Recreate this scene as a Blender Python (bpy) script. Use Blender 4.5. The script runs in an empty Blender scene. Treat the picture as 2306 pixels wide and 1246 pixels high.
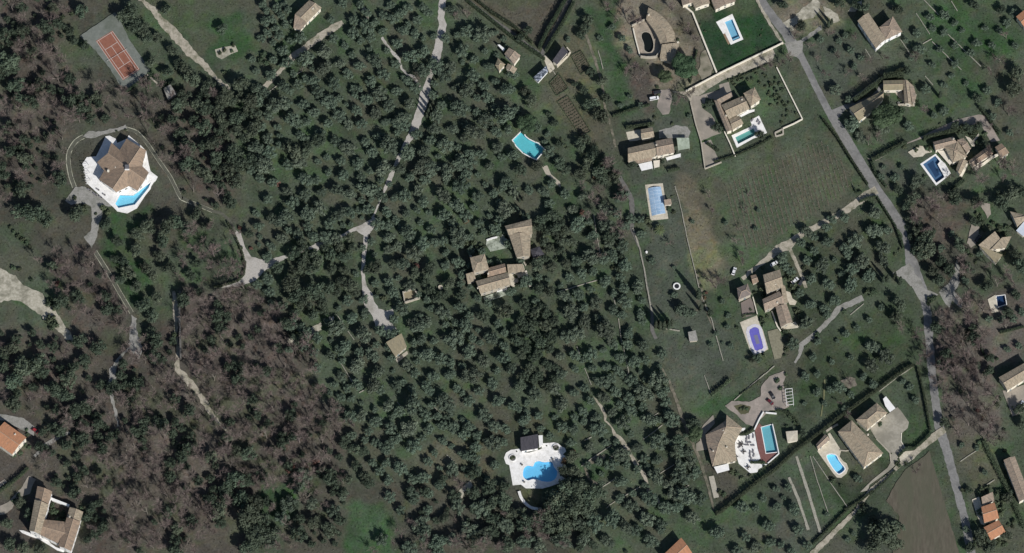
import bpy, math, random
import numpy as np
from mathutils import Vector
from mathutils.geometry import tessellate_polygon

R = math.radians
scene = bpy.context.scene
COL = scene.collection

# ------------------------------------------------------------------ camera
TILT = R(20.0)            # off-nadir view from the south
DIST = 3000.0
SPAN = 519.0              # metres across the frame
LENS = 36.0 * DIST / SPAN
cam_d = bpy.data.cameras.new('camera')
cam = bpy.data.objects.new('camera', cam_d)
COL.objects.link(cam)
cam.location = (0.0, -DIST * math.sin(TILT), DIST * math.cos(TILT))
cam.rotation_euler = (TILT, 0.0, 0.0)
cam_d.lens = LENS
cam_d.sensor_width = 36.0
cam_d.clip_start = 10.0
cam_d.clip_end = 20000.0
scene.camera = cam

# ------------------------------------------------------------------ world and sun
SUN_AZ, SUN_EL = 144.0, 36.5
world = bpy.data.worlds.new('World')
scene.world = world
world.use_nodes = True
wn = world.node_tree.nodes
wl = world.node_tree.links
wn.clear()
wo = wn.new('ShaderNodeOutputWorld')
wb = wn.new('ShaderNodeBackground')
sky = wn.new('ShaderNodeTexSky')
sky.sky_type = 'NISHITA'
sky.sun_disc = False
sky.sun_elevation = R(SUN_EL)
sky.sun_rotation = R(SUN_AZ)
sky.altitude = 200
wb.inputs['Strength'].default_value = 0.075
wl.new(sky.outputs[0], wb.inputs['Color'])
wl.new(wb.outputs[0], wo.inputs['Surface'])
sun_d = bpy.data.lights.new('sun', 'SUN')
sun_d.energy = 4.9
sun_d.angle = R(0.5)
sun_d.color = (1.0, 0.975, 0.94)
sun = bpy.data.objects.new('sun', sun_d)
COL.objects.link(sun)
sdir = Vector((math.sin(R(SUN_AZ)) * math.cos(R(SUN_EL)), math.cos(R(SUN_AZ)) * math.cos(R(SUN_EL)), math.sin(R(SUN_EL))))
sun.rotation_euler = sdir.to_track_quat('Z', 'Y').to_euler()
sun.location = sdir * 500
vs = scene.view_settings
vs.view_transform = 'Standard'
vs.look = 'None'
vs.exposure = 0.0
vs.gamma = 1.0
vs.use_curve_mapping = False
scene.render.engine = 'CYCLES'
scene.cycles.max_bounces = 6
scene.cycles.transparent_max_bounces = 8

# ------------------------------------------------------------------ survey point -> place
K = 36.0 / LENS / 2306.0
ct, st = math.cos(TILT), math.sin(TILT)
def W(px, py, z=0.0):
    """The place at height z that the survey photograph shows at (px, py)."""
    u, v = (px - 1153.0) * K, (623.0 - py) * K
    d = Vector((u, v * ct + st, v * st - ct))
    p = Vector(cam.location)
    t = (z - p.z) / d.z
    return p + d * t
def WL(pts, z=0.0):
    return [W(x, y, z) for x, y in pts]
def Z(ox, oy, s, pts):
    return [(ox + p[0] / s, oy + p[1] / s) + tuple(v / s for v in p[2:]) for p in pts]
def to_px(x, y):
    """Inverse of W on the ground, numpy arrays."""
    c = cam.location
    dx, dy, dz = x - c.x, y - c.y, 0.0 - c.z
    fw = dy * st - dz * ct
    up = dy * ct + dz * st
    return 1153.0 + dx / fw / K, 623.0 - up / fw / K

# ------------------------------------------------------------------ materials
MATS = {}
def mat(name, c1, c2=None, scale=1.0, rough=0.85, bump=0.0, bscale=None, detail=4.0, rand=0.0, fac=(0.35, 0.65), spec=0.3,
        stretch=None, coord='pos', c3=None, scale3=0.12, f3=0.5, metal=0.0):
    if name in MATS:
        return MATS[name]
    m = bpy.data.materials.new(name)
    m.use_nodes = True
    n, l = m.node_tree.nodes, m.node_tree.links
    b = n['Principled BSDF']
    b.inputs['Roughness'].default_value = rough
    b.inputs['Specular IOR Level'].default_value = spec
    b.inputs['Metallic'].default_value = metal
    if coord == 'pos':
        g = n.new('ShaderNodeNewGeometry').outputs['Position']
    elif coord == 'uv':
        g = n.new('ShaderNodeTexCoord').outputs['UV']
    else:
        g = n.new('ShaderNodeTexCoord').outputs['Object']
    if stretch:
        mp = n.new('ShaderNodeMapping')
        mp.inputs['Scale'].default_value = stretch
        l.new(g, mp.inputs['Vector'])
        g = mp.outputs[0]
    def noise(s, d=detail):
        t = n.new('ShaderNodeTexNoise')
        t.inputs['Scale'].default_value = s
        t.inputs['Detail'].default_value = d
        t.inputs['Roughness'].default_value = 0.65
        l.new(g, t.inputs['Vector'])
        return t.outputs['Fac']
    def ramp(f, a, c, lo, hi):
        r = n.new('ShaderNodeValToRGB')
        r.color_ramp.elements[0].position = lo
        r.color_ramp.elements[1].position = hi
        r.color_ramp.elements[0].color = (*a, 1)
        r.color_ramp.elements[1].color = (*c, 1)
        l.new(f, r.inputs['Fac'])
        return r.outputs['Color']
    if c2 is None:
        c2 = c1
    col = ramp(noise(scale), c1, c2, *fac)
    if c3 is not None:
        mx = n.new('ShaderNodeMix'); mx.data_type = 'RGBA'
        rr = n.new('ShaderNodeMapRange')
        rr.inputs['From Min'].default_value = f3 - 0.06
        rr.inputs['From Max'].default_value = f3 + 0.12
        l.new(noise(scale3, 5.0), rr.inputs['Value'])
        l.new(rr.outputs[0], mx.inputs['Factor'])
        l.new(col, mx.inputs['A'])
        mx.inputs['B'].default_value = (*c3, 1)
        col = mx.outputs['Result']
    if rand:
        oi = n.new('ShaderNodeObjectInfo')
        hs = n.new('ShaderNodeHueSaturation')
        mr = n.new('ShaderNodeMapRange')
        mr.inputs['To Min'].default_value = 1 - rand
        mr.inputs['To Max'].default_value = 1 + rand
        l.new(oi.outputs['Random'], mr.inputs['Value'])
        l.new(mr.outputs[0], hs.inputs['Value'])
        m2 = n.new('ShaderNodeMath'); m2.operation = 'MULTIPLY'; m2.inputs[1].default_value = 7.31
        fr = n.new('ShaderNodeMath'); fr.operation = 'FRACT'
        mh = n.new('ShaderNodeMapRange'); mh.inputs['To Min'].default_value = 0.465; mh.inputs['To Max'].default_value = 0.535
        l.new(oi.outputs['Random'], m2.inputs[0]); l.new(m2.outputs[0], fr.inputs[0]); l.new(fr.outputs[0], mh.inputs['Value'])
        l.new(mh.outputs[0], hs.inputs['Hue'])
        l.new(col, hs.inputs['Color'])
        col = hs.outputs['Color']
    l.new(col, b.inputs['Base Color'])
    if bump:
        bp = n.new('ShaderNodeBump')
        bp.inputs['Strength'].default_value = 0.8
        bp.inputs['Distance'].default_value = bump
        l.new(noise(bscale or scale * 3), bp.inputs['Height'])
        l.new(bp.outputs[0], b.inputs['Normal'])
    MATS[name] = m
    return m

def water_mat(name, tint, gloss=0.08):
    if name in MATS:
        return MATS[name]
    m = bpy.data.materials.new(name); m.use_nodes = True
    n, l = m.node_tree.nodes, m.node_tree.links
    n.clear()
    o = n.new('ShaderNodeOutputMaterial')
    t = n.new('ShaderNodeBsdfTransparent'); t.inputs['Color'].default_value = (*tint, 1)
    g = n.new('ShaderNodeBsdfGlossy'); g.inputs['Roughness'].default_value = 0.06
    f = n.new('ShaderNodeMapRange')      # more mirror-like towards grazing views, the same from above and below
    lw = n.new('ShaderNodeLayerWeight'); lw.inputs['Blend'].default_value = 0.25
    f.inputs['To Min'].default_value = 0.03; f.inputs['To Max'].default_value = 0.7
    pw = n.new('ShaderNodeMath'); pw.operation = 'POWER'; pw.inputs[1].default_value = 3.0
    l.new(lw.outputs['Facing'], pw.inputs[0]); l.new(pw.outputs[0], f.inputs['Value'])
    nz = n.new('ShaderNodeTexNoise'); nz.inputs['Scale'].default_value = 1.3; nz.inputs['Detail'].default_value = 3
    gp = n.new('ShaderNodeNewGeometry'); l.new(gp.outputs['Position'], nz.inputs['Vector'])
    bp = n.new('ShaderNodeBump'); bp.inputs['Distance'].default_value = 0.03; l.new(nz.outputs['Fac'], bp.inputs['Height'])
    l.new(bp.outputs[0], g.inputs['Normal'])
    mx = n.new('ShaderNodeMixShader')
    l.new(f.outputs[0], mx.inputs[0]); l.new(t.outputs[0], mx.inputs[1]); l.new(g.outputs[0], mx.inputs[2])
    l.new(mx.outputs[0], o.inputs['Surface'])
    MATS[name] = m
    return m

def roof_mat(name, a, b, c):
    return mat(name, a, b, scale=1.5, rough=0.9, bump=0.05, bscale=4.0, coord='uv', stretch=(1.5, 0.45, 1), c3=c, scale3=0.55, f3=0.55, fac=(0.36, 0.64), detail=7)

M_OCHRE = roof_mat('roof_tile_ochre', (0.205, 0.165, 0.115), (0.40, 0.335, 0.245), (0.185, 0.165, 0.125))
M_PINK = roof_mat('roof_tile_pinkish', (0.20, 0.152, 0.115), (0.37, 0.295, 0.225), (0.175, 0.155, 0.125))
M_ORANGE = roof_mat('roof_tile_orange', (0.36, 0.17, 0.09), (0.46, 0.23, 0.13), (0.32, 0.17, 0.10))
M_BROWN = roof_mat('roof_tile_brown', (0.205, 0.15, 0.108), (0.33, 0.242, 0.172), (0.175, 0.14, 0.108))
M_GREYROOF = roof_mat('roof_grey_brown', (0.15, 0.125, 0.11), (0.21, 0.175, 0.155), (0.13, 0.115, 0.105))
M_MOSSY = roof_mat('roof_tile_mossy', (0.21, 0.18, 0.115), (0.29, 0.25, 0.165), (0.19, 0.17, 0.12))
M_SLATE = roof_mat('roof_slate', (0.045, 0.043, 0.05), (0.075, 0.07, 0.08), (0.04, 0.04, 0.046))
M_RIDGE = mat('ridge_mortar', (0.33, 0.25, 0.18), (0.42, 0.33, 0.25), 2.0)
M_WHITE = mat('white_render', (0.70, 0.69, 0.66), (0.80, 0.79, 0.77), 0.8, c3=(0.62, 0.61, 0.58), scale3=0.4, f3=0.6)
M_CREAM = mat('cream_render', (0.62, 0.57, 0.47), (0.72, 0.67, 0.56), 0.8)
M_STONE = mat('pale_stone', (0.30, 0.27, 0.22), (0.46, 0.42, 0.34), 2.5, bump=0.05)
M_DECKW = mat('white_paving', (0.70, 0.685, 0.655), (0.82, 0.805, 0.78), 0.9, c3=(0.60, 0.585, 0.55), scale3=0.35, f3=0.54, detail=7)
M_DECKC = mat('cream_paving', (0.46, 0.415, 0.325), (0.58, 0.53, 0.43), 0.9, c3=(0.40, 0.36, 0.28), scale3=0.3, f3=0.56)
M_PAVE = mat('beige_paving', (0.26, 0.23, 0.19), (0.34, 0.30, 0.25), 1.2, c3=(0.22, 0.20, 0.165), scale3=0.15)
M_PINKPAVE = mat('pinkish_paving', (0.25, 0.215, 0.185), (0.35, 0.30, 0.26), 1.2, c3=(0.20, 0.18, 0.155), scale3=0.15)
M_GRAVEL = mat('pale_gravel', (0.33, 0.31, 0.28), (0.46, 0.435, 0.395), 1.8, bump=0.05, c3=(0.27, 0.255, 0.22), scale3=0.16, f3=0.58, detail=8)
M_GREYGR = mat('grey_gravel', (0.21, 0.205, 0.185), (0.31, 0.30, 0.275), 1.4, bump=0.05, c3=(0.16, 0.16, 0.135), scale3=0.2, f3=0.55, detail=8)
M_SAND = mat('sandy_track', (0.29, 0.26, 0.205), (0.43, 0.39, 0.315), 1.1, bump=0.06, c3=(0.16, 0.155, 0.105), scale3=0.25, f3=0.52, detail=8)
M_PALEROCK = mat('pale_bare_earth', (0.30, 0.28, 0.215), (0.47, 0.44, 0.36), 0.8, bump=0.1, c3=(0.19, 0.18, 0.135), scale3=0.18, f3=0.52, detail=8)
M_ASPH = mat('worn_asphalt', (0.165, 0.162, 0.155), (0.235, 0.23, 0.22), 0.8, c3=(0.135, 0.134, 0.128), scale3=0.13, f3=0.54, detail=9)
M_LANE = mat('grey_lane', (0.10, 0.097, 0.09), (0.15, 0.145, 0.133), 0.9, detail=8)
M_WORN = mat('worn_path', (0.14, 0.125, 0.095), (0.22, 0.195, 0.15), 0.9, c3=(0.075, 0.08, 0.052), scale3=0.3, f3=0.5, detail=8)
M_KERB = mat('pale_kerb', (0.36, 0.36, 0.27), (0.48, 0.47, 0.37), 1.5)
M_WALLST = mat('dry_stone', (0.22, 0.21, 0.17), (0.36, 0.345, 0.285), 2.0, bump=0.06)
M_DARKST = mat('dark_stone', (0.10, 0.095, 0.085), (0.16, 0.15, 0.135), 1.5)
M_GLASS = mat('window_glass', (0.03, 0.035, 0.04), rough=0.08, spec=0.6)
M_FRAME = mat('window_frame_paint', (0.42, 0.42, 0.40), rough=0.6)
M_DOOR = mat('door_paint', (0.16, 0.20, 0.22), rough=0.6)
M_METAL = mat('dark_metal', (0.05, 0.05, 0.055), rough=0.45, metal=0.6)
M_TRUNK = mat('bark', (0.085, 0.07, 0.055), (0.13, 0.11, 0.09), 3.0, coord='obj')
M_BAREBARK = mat('bare_bark', (0.15, 0.13, 0.113), (0.225, 0.20, 0.176), 2.0, coord='obj', rand=0.2)
M_TWIG = mat('bare_twigs', (0.116, 0.093, 0.081), (0.175, 0.146, 0.127), 1.0, coord='obj', rand=0.38)
def foliage(name, a, b, rand=0.22):
    rand = rand * 1.25
    return mat(name, a, b, scale=0.9, rough=0.75, coord='obj', rand=rand, spec=0.25, detail=3)
M_OLIVE = foliage('olive_leaves', (0.064, 0.085, 0.060), (0.102, 0.133, 0.093))
M_OAK = foliage('evergreen_leaves', (0.048, 0.064, 0.043), (0.084, 0.107, 0.069), 0.25)
M_PINE = foliage('pine_needles', (0.036, 0.056, 0.028), (0.062, 0.092, 0.046), 0.08)
M_CYP = foliage('cypress_leaves', (0.028, 0.038, 0.026), (0.055, 0.07, 0.045), 0.1)
M_HEDGE = foliage('hedge_leaves', (0.026, 0.037, 0.022), (0.052, 0.070, 0.038), 0.15)
M_BUSH = foliage('bush_leaves', (0.042, 0.058, 0.034), (0.08, 0.105, 0.058), 0.3)
M_RED = foliage('russet_leaves', (0.085, 0.05, 0.035), (0.13, 0.078, 0.052), 0.2)
M_PALM = foliage('palm_fronds', (0.05, 0.07, 0.03), (0.10, 0.125, 0.06), 0.1)

# ------------------------------------------------------------------ object helpers
def tag(o, label=None, cat=None, group=None, kind=None):
    if label: o['label'] = label
    if cat: o['category'] = cat
    if group: o['group'] = group
    if kind: o['kind'] = kind
    return o
def mesh(name, verts, faces, m, uvs=None, smooth=False):
    me = bpy.data.meshes.new(name)
    me.from_pydata([tuple(v) for v in verts], [], faces)
    for k in (m if isinstance(m, (list, tuple)) else [m]):
        me.materials.append(k)
    if uvs is not None:
        u = me.uv_layers.new(name='UVMap')
        u.data.foreach_set('uv', [c for f in faces for i in f for c in uvs[i]])
    if smooth:
        me.polygons.foreach_set('use_smooth', [True] * len(me.polygons))
    return me
def add(name, me, parent=None, loc=None, rot=None, scale=None):
    o = bpy.data.objects.new(name, me)
    COL.objects.link(o)
    if parent is not None: o.parent = parent
    if loc is not None: o.location = loc
    if rot is not None: o.rotation_euler = rot
    if scale is not None: o.scale = scale
    return o
def root(name, loc, label, cat, group=None, rz=0.0):
    o = bpy.data.objects.new(name, None)
    COL.objects.link(o)
    o.empty_display_size = 0.5
    o.location = loc
    o.rotation_euler = (0, 0, rz)
    return tag(o, label, cat, group)
def local(pts, o):
    """Absolute places -> coordinates of an unrotated root."""
    l = o.location
    return [Vector((p[0] - l.x, p[1] - l.y, p[2] - l.z)) for p in pts]

class MB:
    def __init__(s): s.v, s.f = [], []
    def poly(s, pts):
        b = len(s.v); s.v += [tuple(p) for p in pts]; s.f.append(list(range(b, b + len(pts)))); return s
    def box(s, cx, cy, cz, sx, sy, sz, rz=0.0, taper=1.0):
        b = len(s.v); c, n = math.cos(rz), math.sin(rz)
        for k, zz in ((1.0, -sz / 2), (taper, sz / 2)):
            for x, y in ((-1, -1), (1, -1), (1, 1), (-1, 1)):
                x2, y2 = x * sx / 2 * k, y * sy / 2 * k
                s.v.append((cx + x2 * c - y2 * n, cy + x2 * n + y2 * c, cz + zz))
        s.f += [[b, b + 3, b + 2, b + 1], [b + 4, b + 5, b + 6, b + 7]] + [[b + i, b + (i + 1) % 4, b + 4 + (i + 1) % 4, b + 4 + i] for i in range(4)]
        return s
    def tube(s, p0, p1, r0, r1, n=5):
        p0, p1 = Vector(p0), Vector(p1)
        d = (p1 - p0)
        if d.length < 1e-6: return s
        d.normalize()
        a = d.orthogonal().normalized(); c = d.cross(a)
        b = len(s.v)
        for p, r in ((p0, r0), (p1, r1)):
            for i in range(n):
                t = 2 * math.pi * i / n
                s.v.append(tuple(p + a * (math.cos(t) * r) + c * (math.sin(t) * r)))
        s.f += [[b + i, b + (i + 1) % n, b + n + (i + 1) % n, b + n + i] for i in range(n)]
        s.f += [[b + n + i for i in range(n)], [b + n - 1 - i for i in range(n)]]
        return s
    def disc(s, cx, cy, z0, z1, r, n=16):
        return s.tube((cx, cy, z0), (cx, cy, z1), r, r, n)
    def build(s, name, m, parent=None, loc=None, rot=None, smooth=False):
        return add(name, mesh(name, s.v, s.f, m, smooth=smooth), parent, loc, rot)
    def me(s, name, m, smooth=False):
        return mesh(name, s.v, s.f, m, smooth=smooth)

def area2(p):
    return sum(p[i][0] * p[(i + 1) % len(p)][1] - p[(i + 1) % len(p)][0] * p[i][1] for i in range(len(p)))
def ccw(p):
    p = [Vector(q) for q in p]
    return p if area2(p) > 0 else p[::-1]
def centroid(p):
    return sum((Vector(q) for q in p), Vector()) / len(p)
def smooth_loop(p, n=4, closed=True):
    out = []
    m = len(p)
    rng = range(m) if closed else range(m - 1)
    for i in rng:
        if closed:
            a, b, c, d = p[i - 1], p[i], p[(i + 1) % m], p[(i + 2) % m]
        else:
            a, b, c, d = p[max(i - 1, 0)], p[i], p[i + 1], p[min(i + 2, m - 1)]
        for k in range(n):
            t = k / n
            out.append(tuple(0.5 * (2 * b[j] + (c[j] - a[j]) * t + (2 * a[j] - 5 * b[j] + 4 * c[j] - d[j]) * t * t + (3 * b[j] - a[j] - 3 * c[j] + d[j]) * t ** 3) for j in (0, 1)))
    if not closed: out.append(tuple(p[-1][:2]))
    return out
def ragged(p, step=5.0, amp=1.6, seed=1):
    """Photo-space outline resampled with an uneven edge, for gravel and earth."""
    rnd = random.Random(seed)
    out = []
    m = len(p)
    for i in range(m):
        a, b = p[i], p[(i + 1) % m]
        L = math.hypot(b[0] - a[0], b[1] - a[1])
        k = max(1, int(L / step))
        for j in range(k):
            t = j / k
            out.append((a[0] + (b[0] - a[0]) * t + rnd.uniform(-amp, amp), a[1] + (b[1] - a[1]) * t + rnd.uniform(-amp, amp)))
    return out
def ribbon(line, width, seed=0, amp=0.0, step=6.0):
    """Photo-space outline of a band along a line; width one number or one per point."""
    rnd = random.Random(seed)
    w = width if isinstance(width, (list, tuple)) else [width] * len(line)
    pts = [(x, y, ww) for (x, y), ww in zip([q[:2] for q in line], w)]
    res = []
    for i in range(len(pts) - 1):
        a, b = pts[i], pts[i + 1]
        L = math.hypot(b[0] - a[0], b[1] - a[1])
        k = max(1, int(L / step)) if amp else 1
        for j in range(k):
            t = j / k
            res.append(tuple(a[q] + (b[q] - a[q]) * t for q in range(3)))
    res.append(pts[-1])
    Lf, Rt = [], []
    for i, p in enumerate(res):
        a, b = res[max(i - 1, 0)], res[min(i + 1, len(res) - 1)]
        dx, dy = b[0] - a[0], b[1] - a[1]
        L = math.hypot(dx, dy) or 1
        nx, ny = -dy / L, dx / L
        e1, e2 = rnd.uniform(-amp, amp), rnd.uniform(-amp, amp)
        Lf.append((p[0] + nx * (p[2] / 2 + e1), p[1] + ny * (p[2] / 2 + e1)))
        Rt.append((p[0] - nx * (p[2] / 2 + e2), p[1] - ny * (p[2] / 2 + e2)))
    return Lf, Rt
def tess(loops):
    flat = [Vector(q) for lp in loops for q in lp]
    tr = tessellate_polygon([[Vector((q[0], q[1], 0)) for q in lp] for lp in loops])
    return flat, [list(t) for t in tr]
def up_tris(v, tr):
    out = []
    for a, b, c in tr:
        n = (v[b] - v[a]).cross(v[c] - v[a]).z
        if abs(n) < 1e-9: continue
        out.append([a, b, c] if n > 0 else [a, c, b])
    return out
def slab_mesh(name, outer, holes, z1, z0, m, org=Vector((0, 0, 0))):
    """A horizontal slab (places x,y) with holes; top at z1, skirts down to z0."""
    loops = [ccw(outer)] + [ccw(h)[::-1] for h in holes]
    flat, tr = tess(loops)
    top = [Vector((q.x - org.x, q.y - org.y, z1 - org.z)) for q in flat]
    faces = up_tris(top, tr)
    v = list(top)
    if z0 is not None:
        b = len(v)
        v += [Vector((q.x, q.y, z0 - org.z)) for q in top]
        i = 0
        for lp in loops:
            n = len(lp)
            for k in range(n):
                a, c = i + k, i + (k + 1) % n
                faces.append([a, b + a, b + c, c])
            i += n
    return mesh(name, v, faces, m)
ZL = [0.02]
AVOID = []
def sheet(name, px, m, z=None, label=None, thick=False, holes=()):
    """A flush ground covering laid as its own sheet (photo-space outline)."""
    if z is None:
        ZL[0] += 0.0045
        z = ZL[0]
    o = add(name, slab_mesh(name, WL(px, z), [WL(h, z) for h in holes], z, -0.1 if thick else None, m))
    AVOID.append([tuple(q[:2]) for q in px])
    tag(o, label, kind='structure')
    return o
def band(name, line, width, m, z=None, label=None, amp=0.6, seed=0, step=6.0):
    """A road or path sheet along a line."""
    if z is None:
        ZL[0] += 0.0045
        z = ZL[0]
    Lf, Rt = ribbon(line, width, seed, amp, step)
    AVOID.append(Lf + Rt[::-1])
    a, b = WL(Lf, z), WL(Rt, z)
    n = len(a)
    v = a + b
    f = []
    for i in range(n - 1):
        q = [i, i + 1, n + i + 1, n + i]
        nn = (v[q[1]] - v[q[0]]).cross(v[q[3]] - v[q[0]]).z
        f.append(q if nn > 0 else q[::-1])
    o = add(name, mesh(name, v, f, m))
    tag(o, label, kind='structure')
    return o
# ------------------------------------------------------------------ pools (photo-space outlines; the ground has a hole for each)
def zA(p): return Z(130, 270, 5.664, p)      # villa with the star roof
def zB4(p): return Z(1560, 150, 6.232, p)
def zB5(p): return Z(1390, 260, 8.9, p)
def zB6(p): return Z(1110, 960, 5.415, p)
def zB7(p): return Z(1560, 900, 5.416, p)
def zB8(p): return Z(1820, 880, 5.933, p)
def zB9(p): return Z(1630, 570, 4.985, p)
def zB10(p): return Z(1020, 470, 5.665, p)
def zB11(p): return Z(2030, 240, 6.228, p)
def zB12(p): return Z(1880, 150, 8.9, p)
def zB13(p): return Z(2160, 420, 6.233, p)
def zB14(p): return Z(2190, 760, 6.233, p)
def zB15(p): return Z(2120, 960, 4.355, p)
def zB16(p): return Z(0, 920, 3.82, p)
def zB17(p): return Z(1090, 60, 6.556, p)
def zB2(p): return Z(1390, 0, 7.327, p)
S3 = 2.967
def t00(p): return Z(0, 0, S3, p)
def t10(p): return Z(580, 0, S3, p)
def t20(p): return Z(1160, 0, S3, p)
def t30(p): return Z(1726, 0, S3, p)
def t01(p): return Z(0, 413, S3, p)
def t11(p): return Z(580, 413, S3, p)
def t21(p): return Z(1160, 413, S3, p)
def t31(p): return Z(1726, 413, S3, p)
def t02(p): return Z(0, 826, S3, p)
def t12(p): return Z(580, 826, S3, p)
def t22(p): return Z(1160, 826, S3, p)
def t32(p): return Z(1726, 826, S3, p)

P_STAR = zA([(795, 965), (965, 968), (1070, 890), (1190, 800), (1160, 870), (985, 1085), (775, 1128), (735, 1075)])
P_TOP = [(1632.5, 50), (1649, 43.5), (1667, 86), (1650.5, 93)]
P_B4 = zB4([(598, 995), (850, 872), (892, 958), (638, 1088)])
P_B5 = [(1460, 426.5), (1473, 422), (1487, 424), (1497, 480), (1469, 485)]
P_TURQ = [(1155, 316), (1177, 294.5), (1182, 307), (1190, 314), (1203, 320.5), (1212, 323.5), (1226, 338), (1208, 359), (1194, 353), (1178, 344), (1164, 330)]
P_B6 = smooth_loop(zB6([(367, 600), (378, 520), (425, 482), (488, 492), (512, 445), (560, 428), (625, 442), (715, 438), (742, 495), (785, 560), (762, 640), (695, 678), (600, 672), (540, 652), (480, 648), (430, 664), (388, 640)]), 3)
P_B7 = zB7([(838, 342), (962, 308), (1032, 640), (896, 655)])
P_B8 = smooth_loop(zB8([(250, 880), (300, 852), (372, 868), (402, 925), (445, 985), (488, 1050), (425, 1108), (385, 1095), (310, 1000)]), 3)
P_B9 = smooth_loop(zB9([(285, 890), (312, 848), (350, 832), (390, 852), (402, 905), (444, 1060), (400, 1085), (348, 1088)]), 2)
P_B11 = zB11([(302, 812), (472, 692), (540, 770), (508, 812), (605, 992), (490, 1072)])
P_B2 = smooth_loop(zB2([(402, 620), (412, 555), (462, 530), (532, 552), (574, 630), (597, 720), (590, 808), (552, 860), (500, 864), (450, 825), (443, 740), (425, 680)]), 3)
P_E = t31([(1537, 755), (1592, 748), (1603, 808), (1545, 826)])
POOLS = {'star': P_STAR, 'top': P_TOP, 'b4': P_B4, 'b5': P_B5, 'turq': P_TURQ, 'b6': P_B6, 'b7': P_B7, 'b8': P_B8, 'b9': P_B9, 'b11': P_B11, 'b2': P_B2, 'e': P_E}

# ------------------------------------------------------------------ ground: one sheet to the horizon, its cover mapped from the survey
def vnoise(x, y, s, seed):
    """Smooth value noise on numpy arrays."""
    rs = np.random.RandomState(seed)
    tb = rs.rand(256, 256)
    u, v = x / s, y / s
    i, j = np.floor(u).astype(int), np.floor(v).astype(int)
    a, b = u - i, v - j
    a, b = a * a * (3 - 2 * a), b * b * (3 - 2 * b)
    g = lambda p, q: tb[p % 256, q % 256]
    return (g(i, j) * (1 - a) + g(i + 1, j) * a) * (1 - b) + (g(i, j + 1) * (1 - a) + g(i + 1, j + 1) * a) * b
def inside(px, py, poly):
    c = np.zeros(px.shape, bool)
    n = len(poly)
    for i in range(n):
        x0, y0 = poly[i][:2]; x1, y1 = poly[(i + 1) % n][:2]
        if y0 == y1: continue
        k = (y0 > py) != (y1 > py)
        c ^= k & (px < (x1 - x0) * (py - y0) / (y1 - y0) + x0)
    return c
def edge_dist(px, py, poly):
    d = np.full(px.shape, 1e9)
    n = len(poly)
    for i in range(n):
        x0, y0 = poly[i][:2]; x1, y1 = poly[(i + 1) % n][:2]
        L = (x1 - x0) ** 2 + (y1 - y0) ** 2 + 1e-9
        t = np.clip(((px - x0) * (x1 - x0) + (py - y0) * (y1 - y0)) / L, 0, 1)
        d = np.minimum(d, (px - x0 - t * (x1 - x0)) ** 2 + (py - y0 - t * (y1 - y0)) ** 2)
    return np.sqrt(d)

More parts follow.
